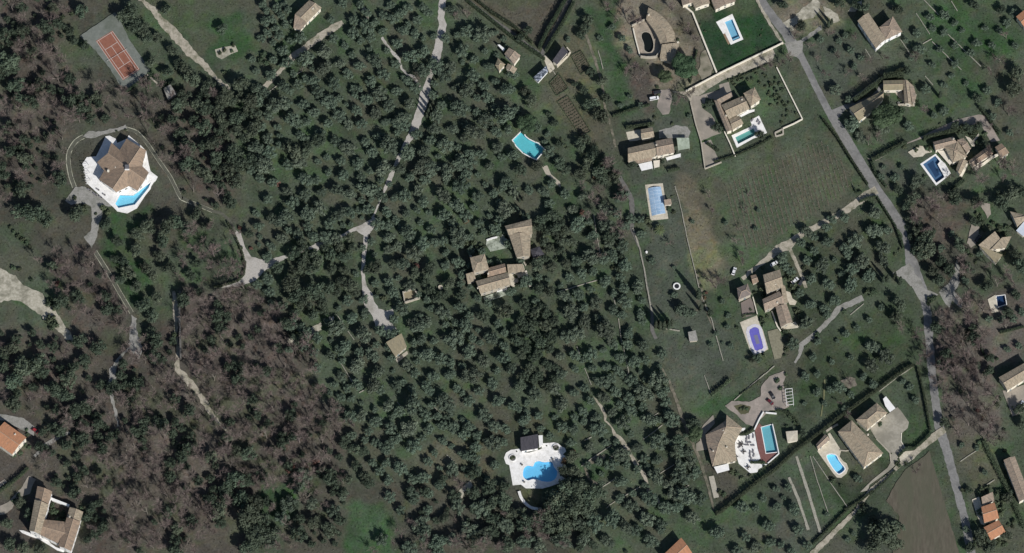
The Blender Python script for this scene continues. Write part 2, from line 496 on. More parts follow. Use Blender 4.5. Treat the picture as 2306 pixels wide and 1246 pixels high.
GRASS = (0.062, 0.081, 0.052)
LUSH = (0.043, 0.074, 0.037)
LAWN = (0.025, 0.055, 0.027)
DULL = (0.068, 0.081, 0.060)
WOOD = (0.078, 0.070, 0.058)
WOODG = (0.066, 0.068, 0.052)
DRY = (0.150, 0.138, 0.092)
DRYG = (0.092, 0.094, 0.062)
EARTH = (0.098, 0.090, 0.066)
SANDY = (0.175, 0.155, 0.115)
DARK = (0.040, 0.046, 0.034)
ZONES = [   # outline, cover colour, feather in photo px
    ([(-60, -60), (330, -60), (230, 60), (150, 110), (330, 190), (420, 170), (520, 200), (530, 500), (400, 520), (330, 640), (300, 720), (150, 700), (60, 600), (-60, 560)], WOODG, 30),
    ([(-60, -60), (170, -60), (120, 90), (190, 220), (120, 330), (70, 420), (-60, 470)], WOOD, 30),
    ([(340, 250), (480, 230), (520, 330), (520, 470), (430, 450), (370, 370)], WOOD, 25),
    ([(120, 560), (210, 545), (300, 710), (300, 780), (150, 740), (110, 650)], WOOD, 20),
    ([(-60, 740), (130, 740), (300, 760), (400, 700), (400, 650), (580, 650), (690, 790), (720, 900), (790, 970), (760, 1060), (640, 1090), (560, 1260), (-60, 1300)], WOOD, 22),
    ([(400, 660), (570, 655), (660, 770), (700, 890), (560, 960), (440, 850)], (0.088, 0.077, 0.065), 25),
    ([(250, 960), (480, 960), (560, 1080), (400, 1180), (200, 1060)], (0.096, 0.086, 0.070), 25),
    ([(660, 1080), (1180, 1080), (1330, 1180), (1330, 1300), (640, 1300)], WOODG, 25),
    ([(930, 1010), (1090, 960), (1120, 1090), (980, 1120)], DRYG, 25),
    ([(775, 1135), (880, 1130), (900, 1300), (790, 1300)], (0.052, 0.088, 0.045), 12),
    ([(0, 500), (60, 520), (130, 620), (160, 700), (60, 640), (0, 580)], GRASS, 12),
    ([(240, 480), (330, 470), (350, 560), (340, 690), (300, 690), (230, 560)], LUSH, 16),
    (t00([(1060, 0), (1600, 0), (1700, 330), (1420, 420), (1250, 260)]), LUSH, 14),
    (t10([(240, 150), (420, 60), (440, 130), (160, 380), (120, 330)]), LUSH, 14),
    (t10([(1400, 0), (1721, 0), (1721, 180), (1560, 90)]), (0.092, 0.086, 0.062), 10),
    ([(1130, -40), (1290, -40), (1265, 40), (1215, 112), (1180, 85), (1140, 45)], (0.085, 0.080, 0.060), 8),
    ([(1300, -40), (1420, -40), (1420, 260), (1395, 280), (1370, 130)], LUSH, 14),
    ([(1240, 90), (1340, 60), (1360, 330), (1290, 330), (1230, 190)], DRYG, 18),
    ([(1400, -40), (1530, -40), (1600, 120), (1610, 160), (1530, 205), (1440, 190), (1395, 100)], SANDY, 14),
    ([(1400, 120), (1450, 120), (1490, 250), (1440, 240)], WOOD, 14),
    ([(1560, 30), (1540, 12), (1700, -30), (1716, 30), (1757, 97), (1613, 164)], LAWN, 3),
    (t20([(1080, 0), (1130, 40), (1340, 480), (1180, 560), (1180, 330), (1060, 180)]), EARTH, 10),
    ([(1405, 290), (1440, 250), (1560, 270), (1570, 400), (1500, 410), (1420, 400)], DULL, 10),
    ([(1425, 400), (1520, 400), (1560, 560), (1600, 700), (1540, 740), (1460, 700)], DULL, 10),
    ([(1470, 740), (1560, 700), (1640, 720), (1660, 830), (1600, 905), (1535, 935)], DULL, 12),
    ([(1560, 400), (1850, 290), (1890, 320), (1945, 425), (1760, 545), (1690, 605), (1620, 640), (1590, 500)], (0.074, 0.093, 0.059), 6),
    ([(1572, 430), (1590, 420), (1630, 560), (1625, 620), (1605, 560)], DRYG, 14),
    ([(1735, 365), (1850, 320), (1925, 420), (1800, 500)], (0.083, 0.092, 0.062), 16),
    ([(1523, 400), (1557, 396), (1580, 460), (1612, 530), (1630, 600), (1606, 625), (1576, 690), (1568, 620), (1545, 500)], DRY, 9),
    ([(1760, 600), (1800, 530), (1960, 450), (2030, 560), (2000, 640), (1870, 720), (1800, 770)], (0.052, 0.068, 0.042), 14),
    ([(1790, 830), (1800, 790), (1990, 680), (2060, 690), (2080, 820), (1900, 920), (1800, 930)], (0.048, 0.066, 0.038), 12),
    ([(2060, 430), (2180, 430), (2200, 620), (2110, 660), (2060, 560)], WOODG, 22),
    ([(2100, 700), (2306, 640), (2366, 760), (2240, 830), (2260, 1000), (2150, 1000), (2110, 860)], (0.105, 0.094, 0.080), 16),
    ([(2165, 985), (2235, 1000), (2250, 1090), (2180, 1110)], DRYG, 14),
    (t31([(960, 60), (1300, 100), (1350, 400), (1000, 520)]), (0.085, 0.075, 0.060), 22),
    (t30([(380, 560), (700, 380), (780, 520), (560, 660), (420, 740)]), DULL, 12),
    (t30([(1000, 100), (1250, 0), (1721, 250), (1500, 650), (1200, 620)]), LUSH, 20),
    (t30([(250, 320), (450, 200), (700, 330), (770, 500), (540, 640), (420, 730)]), DULL, 16),
    (t30([(1400, 380), (1721, 420), (1721, 900), (1480, 620)]), WOODG, 22),
    (t30([(780, 960), (900, 950), (1100, 1020), (1180, 1246), (780, 1246), (700, 1080)]), DULL, 10),
    (t30([(80, 0), (560, 0), (500, 150), (330, 200), (150, 230), (60, 120)]), SANDY, 16),
    (t32([(0, 680), (200, 560), (340, 640), (430, 990), (330, 1150), (0, 1400)]), DULL, 10),
    (t32([(460, 600), (520, 740), (720, 600), (840, 620), (820, 680), (560, 940), (480, 900), (400, 740)]), (0.040, 0.055, 0.033), 7),
    (t32([(950, 130), (1010, 20), (1090, 430), (960, 560), (900, 480), (960, 380)]), (0.046, 0.064, 0.039), 8),
    (t32([(400, 1246), (640, 1010), (840, 960), (900, 1400), (400, 1400)]), DULL, 10),
    (t22([(1200, 560), (1300, 640), (1500, 740), (1640, 690), (1340, 960), (1250, 700)]), WOODG, 10),
    (t22([(480, 640), (620, 600), (640, 700), (560, 800), (500, 760)]), LUSH, 10),
    ([(1110, 930), (1290, 930), (1290, 985), (1110, 1000)], (0.062, 0.070, 0.045), 14),
    ([(1170, 1100), (1220, 1100), (1220, 1140), (1205, 1148), (1182, 1130)], (0.085, 0.088, 0.050), 3),
    ([(1560, 930), (1600, 900), (1670, 880), (1690, 900), (1590, 950)], LUSH, 8),
    ([(590, 1090), (700, 1070), (660, 1180), (560, 1160)], LUSH, 20),
]

gx = np.concatenate([[-9000, -2500, -900, -450], np.arange(-300, 300.01, 1.1), [450, 900, 2500, 9000]])
gy = np.concatenate([[-9000, -2500, -900, -300], np.arange(-185, 195.01, 1.1), [300, 900, 2500, 9000]])
GX, GY = np.meshgrid(gx, gy)
# snap vertices near pool edges onto the edge so that the holes are clean
SX, SY = GX.copy(), GY.copy()
hole = np.zeros(GX.shape, bool)
for key, p in POOLS.items():
    q = [(v.x, v.y) for v in WL(p)]
    x0, x1 = min(a for a, b in q) - 4, max(a for a, b in q) + 4
    y0, y1 = min(b for a, b in q) - 4, max(b for a, b in q) + 4
    sel = (GX > x0) & (GX < x1) & (GY > y0) & (GY < y1)
    ins = inside(GX, GY, q) & sel
    hole |= ins
PXX, PYY = to_px(GX, GY)
wx = PXX + (vnoise(PXX, PYY, 26, 1) - 0.5) * 26 + (vnoise(PXX, PYY, 9, 2) - 0.5) * 10
wy = PYY + (vnoise(PXX, PYY, 26, 3) - 0.5) * 26 + (vnoise(PXX, PYY, 9, 4) - 0.5) * 10
C = np.zeros(GX.shape + (3,))
C[:] = GRASS
near = (np.abs(GX) < 310) & (np.abs(GY) < 200)
for poly, colr, fe in ZONES:
    k = 1.0 if fe > 8 else fe / 12.0
    ux, uy = PXX + (wx - PXX) * k, PYY + (wy - PYY) * k
    x0, x1 = min(a[0] for a in poly) - fe * 2, max(a[0] for a in poly) + fe * 2
    y0, y1 = min(a[1] for a in poly) - fe * 2, max(a[1] for a in poly) + fe * 2
    sel = near & (ux > x0) & (ux < x1) & (uy > y0) & (uy < y1)
    if not sel.any(): continue
    a, b = ux[sel], uy[sel]
    d = edge_dist(a, b, poly) * np.where(inside(a, b, poly), 1, -1)
    w = np.clip(d / fe * 0.5 + 0.5, 0, 1)
    w = (w * w * (3 - 2 * w))[:, None]
    C[sel] = C[sel] * (1 - w) + np.array(colr) * w
# large patches of tired or greener turf
pt = vnoise(PXX, PYY, 60, 7) * 0.6 + vnoise(PXX, PYY, 22, 8) * 0.4
C *= (0.74 + 0.54 * pt)[..., None]
mud = np.clip((vnoise(PXX, PYY, 14, 21) * 0.55 + vnoise(PXX, PYY, 6, 22) * 0.45 - 0.60) * 4, 0, 0.6)[..., None]
C = C * (1 - mud) + C * np.array((1.28, 1.05, 1.02)) * mud
br = np.clip((vnoise(PXX, PYY, 75, 11) * 0.6 + vnoise(PXX, PYY, 30, 12) * 0.4 - 0.52) * 3.2, 0, 0.55)[..., None]
C = C * (1 - br) + np.array((0.090, 0.085, 0.064)) * br
gr = np.clip((vnoise(PXX, PYY, 48, 13) * 0.6 + vnoise(PXX, PYY, 17, 14) * 0.4 - 0.56) * 3.0, 0, 0.5)[..., None]
C = C * (1 - gr) + C * np.array((0.86, 1.22, 0.80)) * gr
# rows of the vineyard and tractor lines show in the turf
H, Wd = GX.shape
idx = np.arange(H * Wd).reshape(H, Wd)
quads = np.stack([idx[:-1, :-1], idx[:-1, 1:], idx[1:, 1:], idx[1:, :-1]], -1).reshape(-1, 4)
hq = hole.reshape(-1)[quads].any(1)
rim = np.unique(quads[hq].reshape(-1))
rim = rim[~hole.reshape(-1)[rim]]
quads = quads[~hq]
LOOPS = [[(v.x, v.y) for v in WL(p)] for p in POOLS.values()]
fx, fy = SX.reshape(-1), SY.reshape(-1)
for k in rim:      # the rim of each hole follows the pool's edge
    bd, bp_ = 9.0, None
    for q in LOOPS:
        if abs(q[0][0] - fx[k]) > 40 or abs(q[0][1] - fy[k]) > 40: continue
        for i in range(len(q)):
            (x0, y0), (x1, y1) = q[i], q[(i + 1) % len(q)]
            L = (x1 - x0) ** 2 + (y1 - y0) ** 2 + 1e-9
            t = min(1, max(0, ((fx[k] - x0) * (x1 - x0) + (fy[k] - y0) * (y1 - y0)) / L))
            X, Y = x0 + t * (x1 - x0), y0 + t * (y1 - y0)
            dd = (X - fx[k]) ** 2 + (Y - fy[k]) ** 2
            if dd < bd: bd, bp_ = dd, (X, Y)
    if bp_: fx[k], fy[k] = bp_
SX, SY = fx.reshape(H, Wd), fy.reshape(H, Wd)
gme = bpy.data.meshes.new('ground')
gme.vertices.add(H * Wd)
co = np.zeros((H * Wd, 3), np.float32)
co[:, 0], co[:, 1] = SX.reshape(-1), SY.reshape(-1)
gme.vertices.foreach_set('co', co.reshape(-1))
gme.loops.add(len(quads) * 4)
gme.loops.foreach_set('vertex_index', quads.reshape(-1).astype(np.int32))
gme.polygons.add(len(quads))
gme.polygons.foreach_set('loop_start', np.arange(0, len(quads) * 4, 4, dtype=np.int32))
gme.polygons.foreach_set('loop_total', np.full(len(quads), 4, np.int32))
gme.update(calc_edges=True)
ca = gme.color_attributes.new('cover', 'FLOAT_COLOR', 'POINT')
c4 = np.ones((H * Wd, 4), np.float32)
c4[:, :3] = C.reshape(-1, 3)
ca.data.foreach_set('color', c4.reshape(-1))
gm = bpy.data.materials.new('ground_cover'); gm.use_nodes = True
n, l = gm.node_tree.nodes, gm.node_tree.links
bs = n['Principled BSDF']; bs.inputs['Roughness'].default_value = 0.95; bs.inputs['Specular IOR Level'].default_value = 0.1
at = n.new('ShaderNodeAttribute'); at.attribute_name = 'cover'
ps = n.new('ShaderNodeNewGeometry').outputs['Position']
def gnoise(s, d):
    t = n.new('ShaderNodeTexNoise'); t.inputs['Scale'].default_value = s; t.inputs['Detail'].default_value = d; t.inputs['Roughness'].default_value = 0.7
    l.new(ps, t.inputs['Vector']); return t.outputs['Fac']
def grange(f, a, b, lo=0.3, hi=0.7):
    r = n.new('ShaderNodeMapRange'); r.inputs['From Min'].default_value = lo; r.inputs['From Max'].default_value = hi
    r.inputs['To Min'].default_value = a; r.inputs['To Max'].default_value = b; l.new(f, r.inputs['Value']); return r.outputs[0]
hs = n.new('ShaderNodeHueSaturation')
mm = n.new('ShaderNodeMath'); mm.operation = 'MULTIPLY'
l.new(grange(gnoise(0.9, 8), 0.62, 1.38), mm.inputs[0]); l.new(grange(gnoise(0.16, 6), 0.82, 1.18), mm.inputs[1])
l.new(mm.outputs[0], hs.inputs['Value'])
l.new(grange(gnoise(0.25, 5), 0.7, 1.25), hs.inputs['Saturation'])
l.new(grange(gnoise(0.11, 4), 0.483, 0.515), hs.inputs['Hue'])
l.new(at.outputs['Color'], hs.inputs['Color'])
l.new(hs.outputs[0], bs.inputs['Base Color'])
bp = n.new('ShaderNodeBump'); bp.inputs['Distance'].default_value = 0.16; bp.inputs['Strength'].default_value = 0.8
l.new(gnoise(1.6, 6), bp.inputs['Height']); l.new(bp.outputs[0], bs.inputs['Normal'])
gme.materials.append(gm)
tag(add('ground', gme), 'grassy and wooded ground under the whole hamlet', kind='structure')

# ------------------------------------------------------------------ roads, tracks and paved areas
# main road on the east side
band('road', [(1700, -40), (1712, 0), (1738, 36), (1768, 72), (1790, 108), (1806, 130), (1838, 196), (1866, 252), (1895, 296), (1925, 346), (1950, 388), (1975, 430), (2003, 470), (2030, 512)],
     [20, 20, 20, 20, 24, 15, 15, 16, 22, 22, 22, 23, 24, 24], M_ASPH, label='narrow grey asphalt lane running down between the gardens', amp=0.5, seed=2)
band('road', [(2026, 505), (2038, 530), (2044, 560), (2052, 590), (2066, 625), (2080, 660), (2088, 705), (2092, 760), (2098, 830), (2106, 900), (2116, 965), (2134, 1020), (2152, 1090), (2170, 1160), (2188, 1246), (2196, 1300)],
     [12, 12, 13, 26, 24, 19, 18, 18, 18, 18, 22, 20, 18, 17, 20, 20], M_ASPH, label='grey lane continuing south under the bare trees', amp=1.2, seed=3)
sheet('forecourt', ragged(t31([(840, 600), (950, 535), (985, 570), (990, 600), (1030, 640), (1050, 700), (1150, 742), (1090, 765), (1060, 800), (1020, 780), (980, 700), (920, 640), (870, 620)]), 8, 1.0, 5), M_GREYGR, label='widened grey junction in front of the olive grove')
sheet('forecourt', ragged(t31([(1150, 725), (1215, 670), (1255, 600), (1268, 515), (1290, 560), (1290, 660), (1260, 720), (1310, 790), (1300, 830), (1240, 790), (1220, 830), (1180, 780)]), 8, 1.6, 6), M_GREYGR, label='pale gravel drive curving away east of the junction')
sheet('forecourt', ragged(t30([(120, 290), (230, 270), (360, 170), (370, 200), (245, 285), (240, 350), (200, 380), (150, 370)]), 8, 1.2, 7), M_GREYGR, label='grey gravel spur at the upper crossroads')
sheet('driveway', t30([(415, 745), (520, 700), (560, 660), (755, 520), (775, 512), (765, 540), (600, 660), (560, 690), (700, 640), (740, 600), (760, 560), (790, 535), (800, 560), (730, 640), (680, 700), (530, 730), (480, 790), (470, 830)]), M_ASPH, label='grey driveway beside the long black hedge')
sheet('driveway', t30([(665, 1060), (720, 1062), (870, 985), (1000, 930), (1120, 870), (1270, 800), (1420, 765), (1470, 775), (1530, 890), (1560, 940), (1500, 950), (1430, 830), (1270, 845), (1030, 930), (930, 965), (730, 1075)]), M_PINKPAVE, label='pinkish gravel driveway north of the pool villa')
# gravel drive of the stone farmhouse
band('driveway', t31([(735, 40), (690, 65), (620, 115), (560, 160), (470, 215), (380, 265), (290, 310), (200, 362), (150, 410), (80, 440), (0, 510), (-70, 560), (-160, 640)]), [18, 18, 18, 16, 14, 13, 13, 14, 22, 20, 13, 10, 9], M_SAND, label='beige gravel drive from the lane to the farmhouse', amp=1.6, seed=8)
band('path', t31([(150, 430), (185, 500), (215, 570), (245, 640), (265, 700)]), 8, M_SAND, label='beige side path beside the farmhouse', amp=0.9, seed=9)
band('path', t31([(645, 765), (560, 805), (480, 840), (430, 905), (350, 985), (280, 1045), (235, 1080), (225, 1140), (190, 1200)]), [14, 13, 13, 11, 10, 11, 12, 7, 6], M_GREYGR, label='grey brown track climbing between the two meadows', amp=1.0, seed=10)
# drive to the houses at the top right
sheet('driveway', ragged(t20([(1040, 610), (1140, 612), (1370, 492), (1721, 322), (1735, 360), (1721, 405), (1560, 470), (1400, 532), (1300, 590), (1245, 630), (1200, 660), (1180, 700), (1150, 640)]), 8, 0.7, 11), M_SAND, label='sandy shared drive under the white garden wall')
sheet('driveway', ragged(t20([(1170, 690), (1190, 640), (1240, 640), (1250, 720), (1310, 765), (1330, 800), (1380, 890), (1310, 915), (1240, 945), (1205, 830)]), 8, 0.7, 12), M_PAVE, label='paved forecourt west of the long roofed villa')
sheet('driveway', ragged(t20([(1240, 955), (1310, 935), (1345, 1040), (1378, 1085), (1265, 1130)]), 8, 0.8, 13), M_PAVE, label='lower paved court of the villa by the vineyard')
sheet('courtyard', zB4([(110, 405), (200, 375), (330, 340), (380, 330), (370, 255), (505, 215), (525, 300), (570, 420), (400, 520), (290, 470), (180, 430), (170, 520), (135, 520)]), M_PAVE, label='paved entrance court north of the villa')
sheet('forecourt', ragged([(1488, 202), (1508, 200), (1514, 222), (1507, 256), (1492, 260), (1480, 240), (1486, 215)], 8, 1.5, 14), M_PINKPAVE, label='gravel parking patch by the white van')
sheet('forecourt', ragged(zB5([(830, 310), (960, 270), (1180, 200), (1400, 230), (1470, 330), (1420, 460), (1150, 450), (840, 460)]), 6, 1.0, 15), M_GREYGR, label='grey gravel yard behind the farmhouse with white canopies')
# central white lane
band('lane', [(1003, -30), (996, 8), (993, 40), (997, 56), (990, 90), (985, 118), (980, 142), (972, 165), (964, 182), (960, 205), (952, 235), (944, 258), (936, 282), (928, 302), (912, 328), (897, 358), (886, 384), (876, 406), (868, 424), (856, 452), (846, 476), (838, 492)],
     [20, 15, 15, 17, 18, 20, 19, 10, 9, 24, 21, 20, 20, 17, 10, 9, 8, 12, 7, 3, 2.5, 4], M_GRAVEL, label='white gravel lane running down through the olive grove', amp=1.3, seed=16)
band('path', t10([(830, 250), (860, 295), (910, 360), (945, 400), (965, 460), (1000, 500), (1040, 515), (1090, 590)]), [5, 6, 6, 6, 4, 4, 6, 5], M_GRAVEL, label='thin broken white path west of the white lane', amp=1.4, seed=17)
sheet('driveway', ragged(t11([(640, 300), (700, 275), (775, 225), (810, 240), (770, 310), (740, 345), (732, 420), (722, 500), (716, 600), (726, 680), (765, 735), (780, 790), (810, 835), (855, 855), (905, 838), (912, 890), (892, 920), (905, 950), (930, 970), (925, 995), (868, 1032), (845, 1000), (790, 955), (765, 880), (712, 825), (698, 700), (692, 580), (700, 440), (712, 350), (690, 340)]), 6, 1.0, 18), M_GRAVEL, label='pale gravel drive winding down to the square tiled garage')
sheet('forecourt', ragged(t01([(1540, 300), (1560, 300), (1610, 335), (1640, 430), (1680, 490), (1760, 512), (1888, 487), (1890, 515), (1780, 575), (1710, 650), (1600, 690), (1470, 700), (1590, 655), (1630, 610), (1640, 560), (1620, 450), (1570, 370)]), 7, 1.0, 19), M_GRAVEL, label='pale gravel fork at the edge of the bare wood')
band('driveway', [(630, 584), (660, 572), (690, 562), (712, 554), (745, 542), (775, 528), (804, 514)], [9, 7, 6, 8, 6, 6, 8], M_GRAVEL, label='shaded gravel drive linking the fork with the winding drive', amp=1.2, seed=68)
sheet('forecourt', ragged([(708, 548), (718, 544), (722, 556), (714, 566), (708, 558)], 5, 1, 20), M_GRAVEL, label='small patch of pale gravel under the dark trees')
band('driveway', t10([(40, 590), (90, 540), (170, 450), (230, 385), (330, 310), (430, 235), (520, 180), (570, 150)]), [12, 10, 9, 15, 14, 16, 16, 10], M_SAND, label='sandy drive south of the tiled house at the top edge', amp=1.3, seed=21)
band('path', t00([(935, -10), (1020, 60), (1080, 140), (1130, 190), (1200, 270), (1270, 350), (1340, 415), (1400, 470), (1450, 530), (1540, 600)]), [9, 11, 15, 20, 22, 20, 14, 12, 8, 9], M_SAND, label='broad sandy track east of the tennis court', amp=2.2, seed=22)
band('path', t10([(700, 60), (735, 80), (735, 130)]), [10, 12, 6], M_SAND, label='small sandy clearing near the top edge', amp=1.5, seed=23)
band('path', t20([(465, 210), (490, 280), (530, 390), (562, 490), (590, 610), (600, 720), (640, 840), (670, 985)]), [4, 6, 6, 6, 4, 5, 6, 5], M_WORN, label='narrow worn track along the kitchen garden', amp=0.7, seed=24)
sheet('clearing', ragged(t30([(110, 150), (170, 120), (220, 80), (260, 40), (330, -10), (365, 20), (345, 90), (300, 130), (230, 140), (190, 160), (170, 210), (130, 190)]), 6, 2.5, 60), M_PALEROCK, label='bright sandy clearing above the upper crossroads')
sheet('clearing', ragged(t30([(375, 40), (420, 60), (470, 90), (490, 140), (450, 150), (400, 110)]), 5, 2, 61), M_PALEROCK, label='smaller sandy clearing beside two cypresses')
sheet('clearing', ragged(t30([(540, 80), (560, 50), (600, 20), (640, 0), (640, 40), (590, 80)]), 5, 2, 62), M_PALEROCK, label='sandy patch at the top edge above the joined ochre roofs')
band('path', t21([(1210, 580), (1240, 700), (1262, 800), (1300, 900), (1330, 980)]), [4, 7, 6, 6, 4], M_WORN, label='reddish worn strip along the field boundary', amp=1.5, seed=63)
# two hedge-lined lanes at the top
band('lane', t10([(1400, 0), (1500, 80), (1640, 180), (1721, 235), (1810, 310), (1930, 390)]), 8, M_LANE, label='grey lane between hedges leading to the slate roofed barn', amp=0.6, seed=25)
band('lane', t20([(370, -20), (310, 110), (255, 210), (180, 360)]), 9, M_LANE, label='grey lane between dark hedges coming down from the top edge', amp=0.6, seed=26)
sheet('courtyard', zB17([(865, 440), (900, 430), (1000, 520), (1045, 620), (970, 690), (930, 600), (890, 500)]), M_DECKC, label='pale paved corner between the barn and the greenhouse')
# western drives
def kerbed(line, w, nm, lb, seed):
    band('path', line, w, mat('mossy_track', (0.07, 0.072, 0.055), (0.11, 0.11, 0.085), 0.9), label=lb, amp=0.3, seed=seed)
kerbed(zA([(330, 213), (235, 270), (150, 400), (135, 540), (165, 720), (215, 860)]), 8, 'path', 'kerbed path looping round the west side of the star roofed villa', 27)
kerbed(zA([(870, 110), (1010, 160), (1140, 300), (1290, 520), (1430, 720), (1550, 960), (1590, 1010)]) + t01([(1215, 95), (1290, 132), (1420, 185), (1480, 200), (1530, 245), (1560, 300), (1570, 330)]), 7, 'path', 'kerbed path curving from the star roofed villa to the gravel fork', 28)
kerbed(t01([(635, 455), (720, 590), (800, 730), (880, 865)]), 8, 'path', 'straight kerbed drive south of the star roofed villa', 29)
sheet('forecourt', ragged(zA([(320, 215), (400, 140), (520, 150), (700, 110), (760, 100), (870, 60), (890, 110), (750, 150), (560, 190), (440, 240)]), 6, 1.4, 30), M_GREYGR, label='grey gravel turn behind the star roofed villa')
sheet('forecourt', ragged(zA([(230, 860), (350, 850), (480, 930), (600, 1010), (700, 1080), (680, 1110), (560, 1080), (570, 1246), (520, 1330), (500, 1500), (430, 1640), (380, 1560), (330, 1500), (420, 1420), (440, 1250), (420, 1100), (280, 1060), (170, 1090), (90, 1030), (140, 960)]), 6, 1.2, 31), M_GREYGR, label='grey gravel forecourt in front of the star roofed villa')
sheet('path', ragged(t01([(880, 880), (915, 900), (905, 960), (940, 1060), (955, 1130), (930, 1170), (860, 1110), (800, 1180), (780, 1246), (770, 1400), (720, 1360), (730, 1246), (790, 1160), (860, 1090), (870, 980)]), 6, 1.6, 32), M_GREYGR, label='grey washed out track below the straight kerbed drive')
band('path', t02([(740, 110), (745, 200), (770, 290), (790, 400)]), [8, 7, 6, 4], M_GREYGR, label='faint grey footpath fading into the bare wood', amp=1.8, seed=33)
sheet('track', ragged(t01([(-60, 540), (40, 590), (110, 620), (150, 680), (280, 735), (330, 820), (400, 890), (480, 1020), (520, 1080), (440, 1040), (360, 960), (250, 870), (140, 790), (70, 780), (-60, 800)]), 7, 2.5, 34), M_PALEROCK, label='wide pale earth track at the west edge')
band('path', t01([(1160, 720), (1170, 800), (1180, 900), (1175, 1000)]), [5, 12, 14, 8], M_SAND, label='pale path beside the long retaining wall', amp=1.2, seed=35)
band('path', t01([(1170, 1000), (1190, 1120), (1180, 1246)]) + t02([(1230, 70), (1310, 150), (1370, 240), (1430, 340), (1520, 440)]), [6, 8, 12, 16, 13, 14, 10, 5], M_SAND, label='sandy track sloping down through the bare wood', amp=2.4, seed=36)
sheet('courtyard', ragged(t02([(-40, 310), (60, 325), (160, 345), (230, 400), (225, 465), (190, 440), (140, 420), (30, 360), (-40, 350)]), 6, 0.8, 37), M_GREYGR, label='grey yard behind the orange roofed house')
sheet('driveway', ragged(t02([(190, 730), (240, 755), (215, 800), (200, 850), (110, 880), (80, 950), (40, 985), (-40, 1000), (-40, 950), (60, 900), (150, 800)]), 6, 1.2, 38), M_PAVE, label='pale driveway of the courtyard villa')
band('path', t02([(-60, 830), (0, 790), (40, 760)]), 9, M_PAVE, label='short pale path at the west edge', amp=0.6, seed=39)
band('path', t02([(230, 600), (300, 530), (400, 460), (470, 440)]), [6, 10, 9, 5], M_GREYGR, label='grey bend of a track in the south west wood', amp=1.0, seed=40)
# orchard footpaths
band('path', t22([(520, 200), (575, 265), (605, 330), (600, 360), (650, 410), (665, 455), (710, 490), (770, 580), (800, 640), (860, 720), (885, 800), (890, 840), (945, 870), (985, 975)]), [2.5, 6, 7, 4, 3, 8, 10, 8, 9, 9, 6, 8, 6, 5], M_SAND, label='beige footpath zigzagging down past the terrace walls', amp=1.0, seed=41)
band('path', t22([(450, 640), (480, 700), (490, 750), (560, 790)]), [4, 6, 8, 4], M_WORN, label='worn footpath east of the white pool terrace', amp=1.0, seed=42)
sheet('clearing', ragged(t22([(460, 650), (540, 590), (610, 590), (590, 630), (500, 650)]), 5, 2, 43), M_WORN, label='bare earth shelf above the terrace wall')
for k, pp in enumerate([[(740, 715), (752, 712), (752, 722), (742, 730)], [(700, 738), (722, 726), (724, 742), (702, 754)], [(646, 762), (675, 760), (668, 782), (655, 790)]]):
    sheet('clearing', ragged(pp, 4, 2, 50 + k), M_PALEROCK, label=['bare pale patch highest on the wooded slope', 'middle pale bare patch west of the gravel drive', 'lowest pale bare patch at the edge of the wood'][k])
sheet('clearing', ragged(t12([(1340, 830), (1380, 790), (1420, 760), (1440, 800), (1380, 840), (1370, 880), (1320, 880)]), 5, 2, 53), M_PALEROCK, label='bare earth patch west of the white pool terrace')
# boundary lane beside the long field
band('path', t21([(690, -60), (780, 110), (780, 300), (830, 430), (860, 560), (890, 740), (915, 870), (915, 980), (940, 1040)]), [9, 12, 9, 5, 4, 5, 6, 9, 8], M_LANE, label='dark lane along the orchard boundary', amp=0.8, seed=44)
band('path', t22([(980, 10), (1030, 100), (1080, 230), (1130, 380), (1190, 520), (1240, 640), (1290, 800), (1330, 970)]), [4, 6, 7, 8, 7, 7, 6, 4], M_WORN, label='worn boundary path west of the fan shaped villa', amp=0.8, seed=45)
# fan shaped villa and its neighbour
sheet('forecourt', ragged(t22([(1400, 262), (1450, 228), (1560, 235), (1640, 200), (1645, 130), (1700, 65), (1790, 30), (1815, 50), (1790, 110), (1830, 270), (1780, 290), (1700, 290), (1655, 340), (1590, 400), (1545, 385), (1480, 320), (1420, 280)]), 7, 0.8, 46), M_PINKPAVE, label='pinkish forecourt of the fan shaped villa')
sheet('planting_bed', ragged(t22([(1460, 262), (1520, 250), (1575, 268), (1560, 310), (1510, 320)]), 4, 1, 47), mat('bed_turf', (0.06, 0.065, 0.035), (0.10, 0.095, 0.05), 0.8), label='planted island in the pinkish forecourt')
sheet('path', zB7([(250, 185), (270, 290), (155, 420), (160, 500), (185, 610), (45, 630), (40, 540), (90, 500), (80, 400), (130, 310)]), M_PAVE, label='grey paved strip west of the fan shaped villa')
sheet('path', zB7([(195, 940), (258, 928), (320, 1190), (258, 1205)]), mat('worn_concrete', (0.33, 0.31, 0.25), (0.42, 0.39, 0.32), 1.0), label='pale concrete strip south of the fan shaped villa', thick=False)
sheet('courtyard', zB8([(1190, 220), (1240, 270), (1345, 420), (1330, 500), (1250, 570), (1235, 680), (1290, 780), (1215, 840), (1195, 960), (1100, 1060), (820, 1260), (800, 1330), (690, 1360), (860, 1190), (1060, 1030), (1100, 960), (1095, 850), (910, 650), (820, 500), (900, 400), (1085, 300)]), mat('court_paving', (0.27, 0.25, 0.20), (0.35, 0.325, 0.27), 0.8, c3=(0.22, 0.205, 0.165), scale3=0.12), label='wide grey paved court of the hipped roof house')
sheet('path', zB8([(1205, 870), (1300, 810), (1424, 800), (1424, 900), (1340, 960), (1240, 960)]), M_DECKC, label='pale paved pad by the lower drive')
band('driveway', t32([(1190, 420), (1120, 470), (1050, 530), (980, 590), (900, 650), (800, 740), (690, 830), (600, 960), (480, 1080), (310, 1250), (260, 1300)]), [16, 16, 14, 12, 10, 9, 8, 9, 11, 13, 13], M_SAND, label='sandy lane forking off the road to the south west', amp=1.2, seed=48)
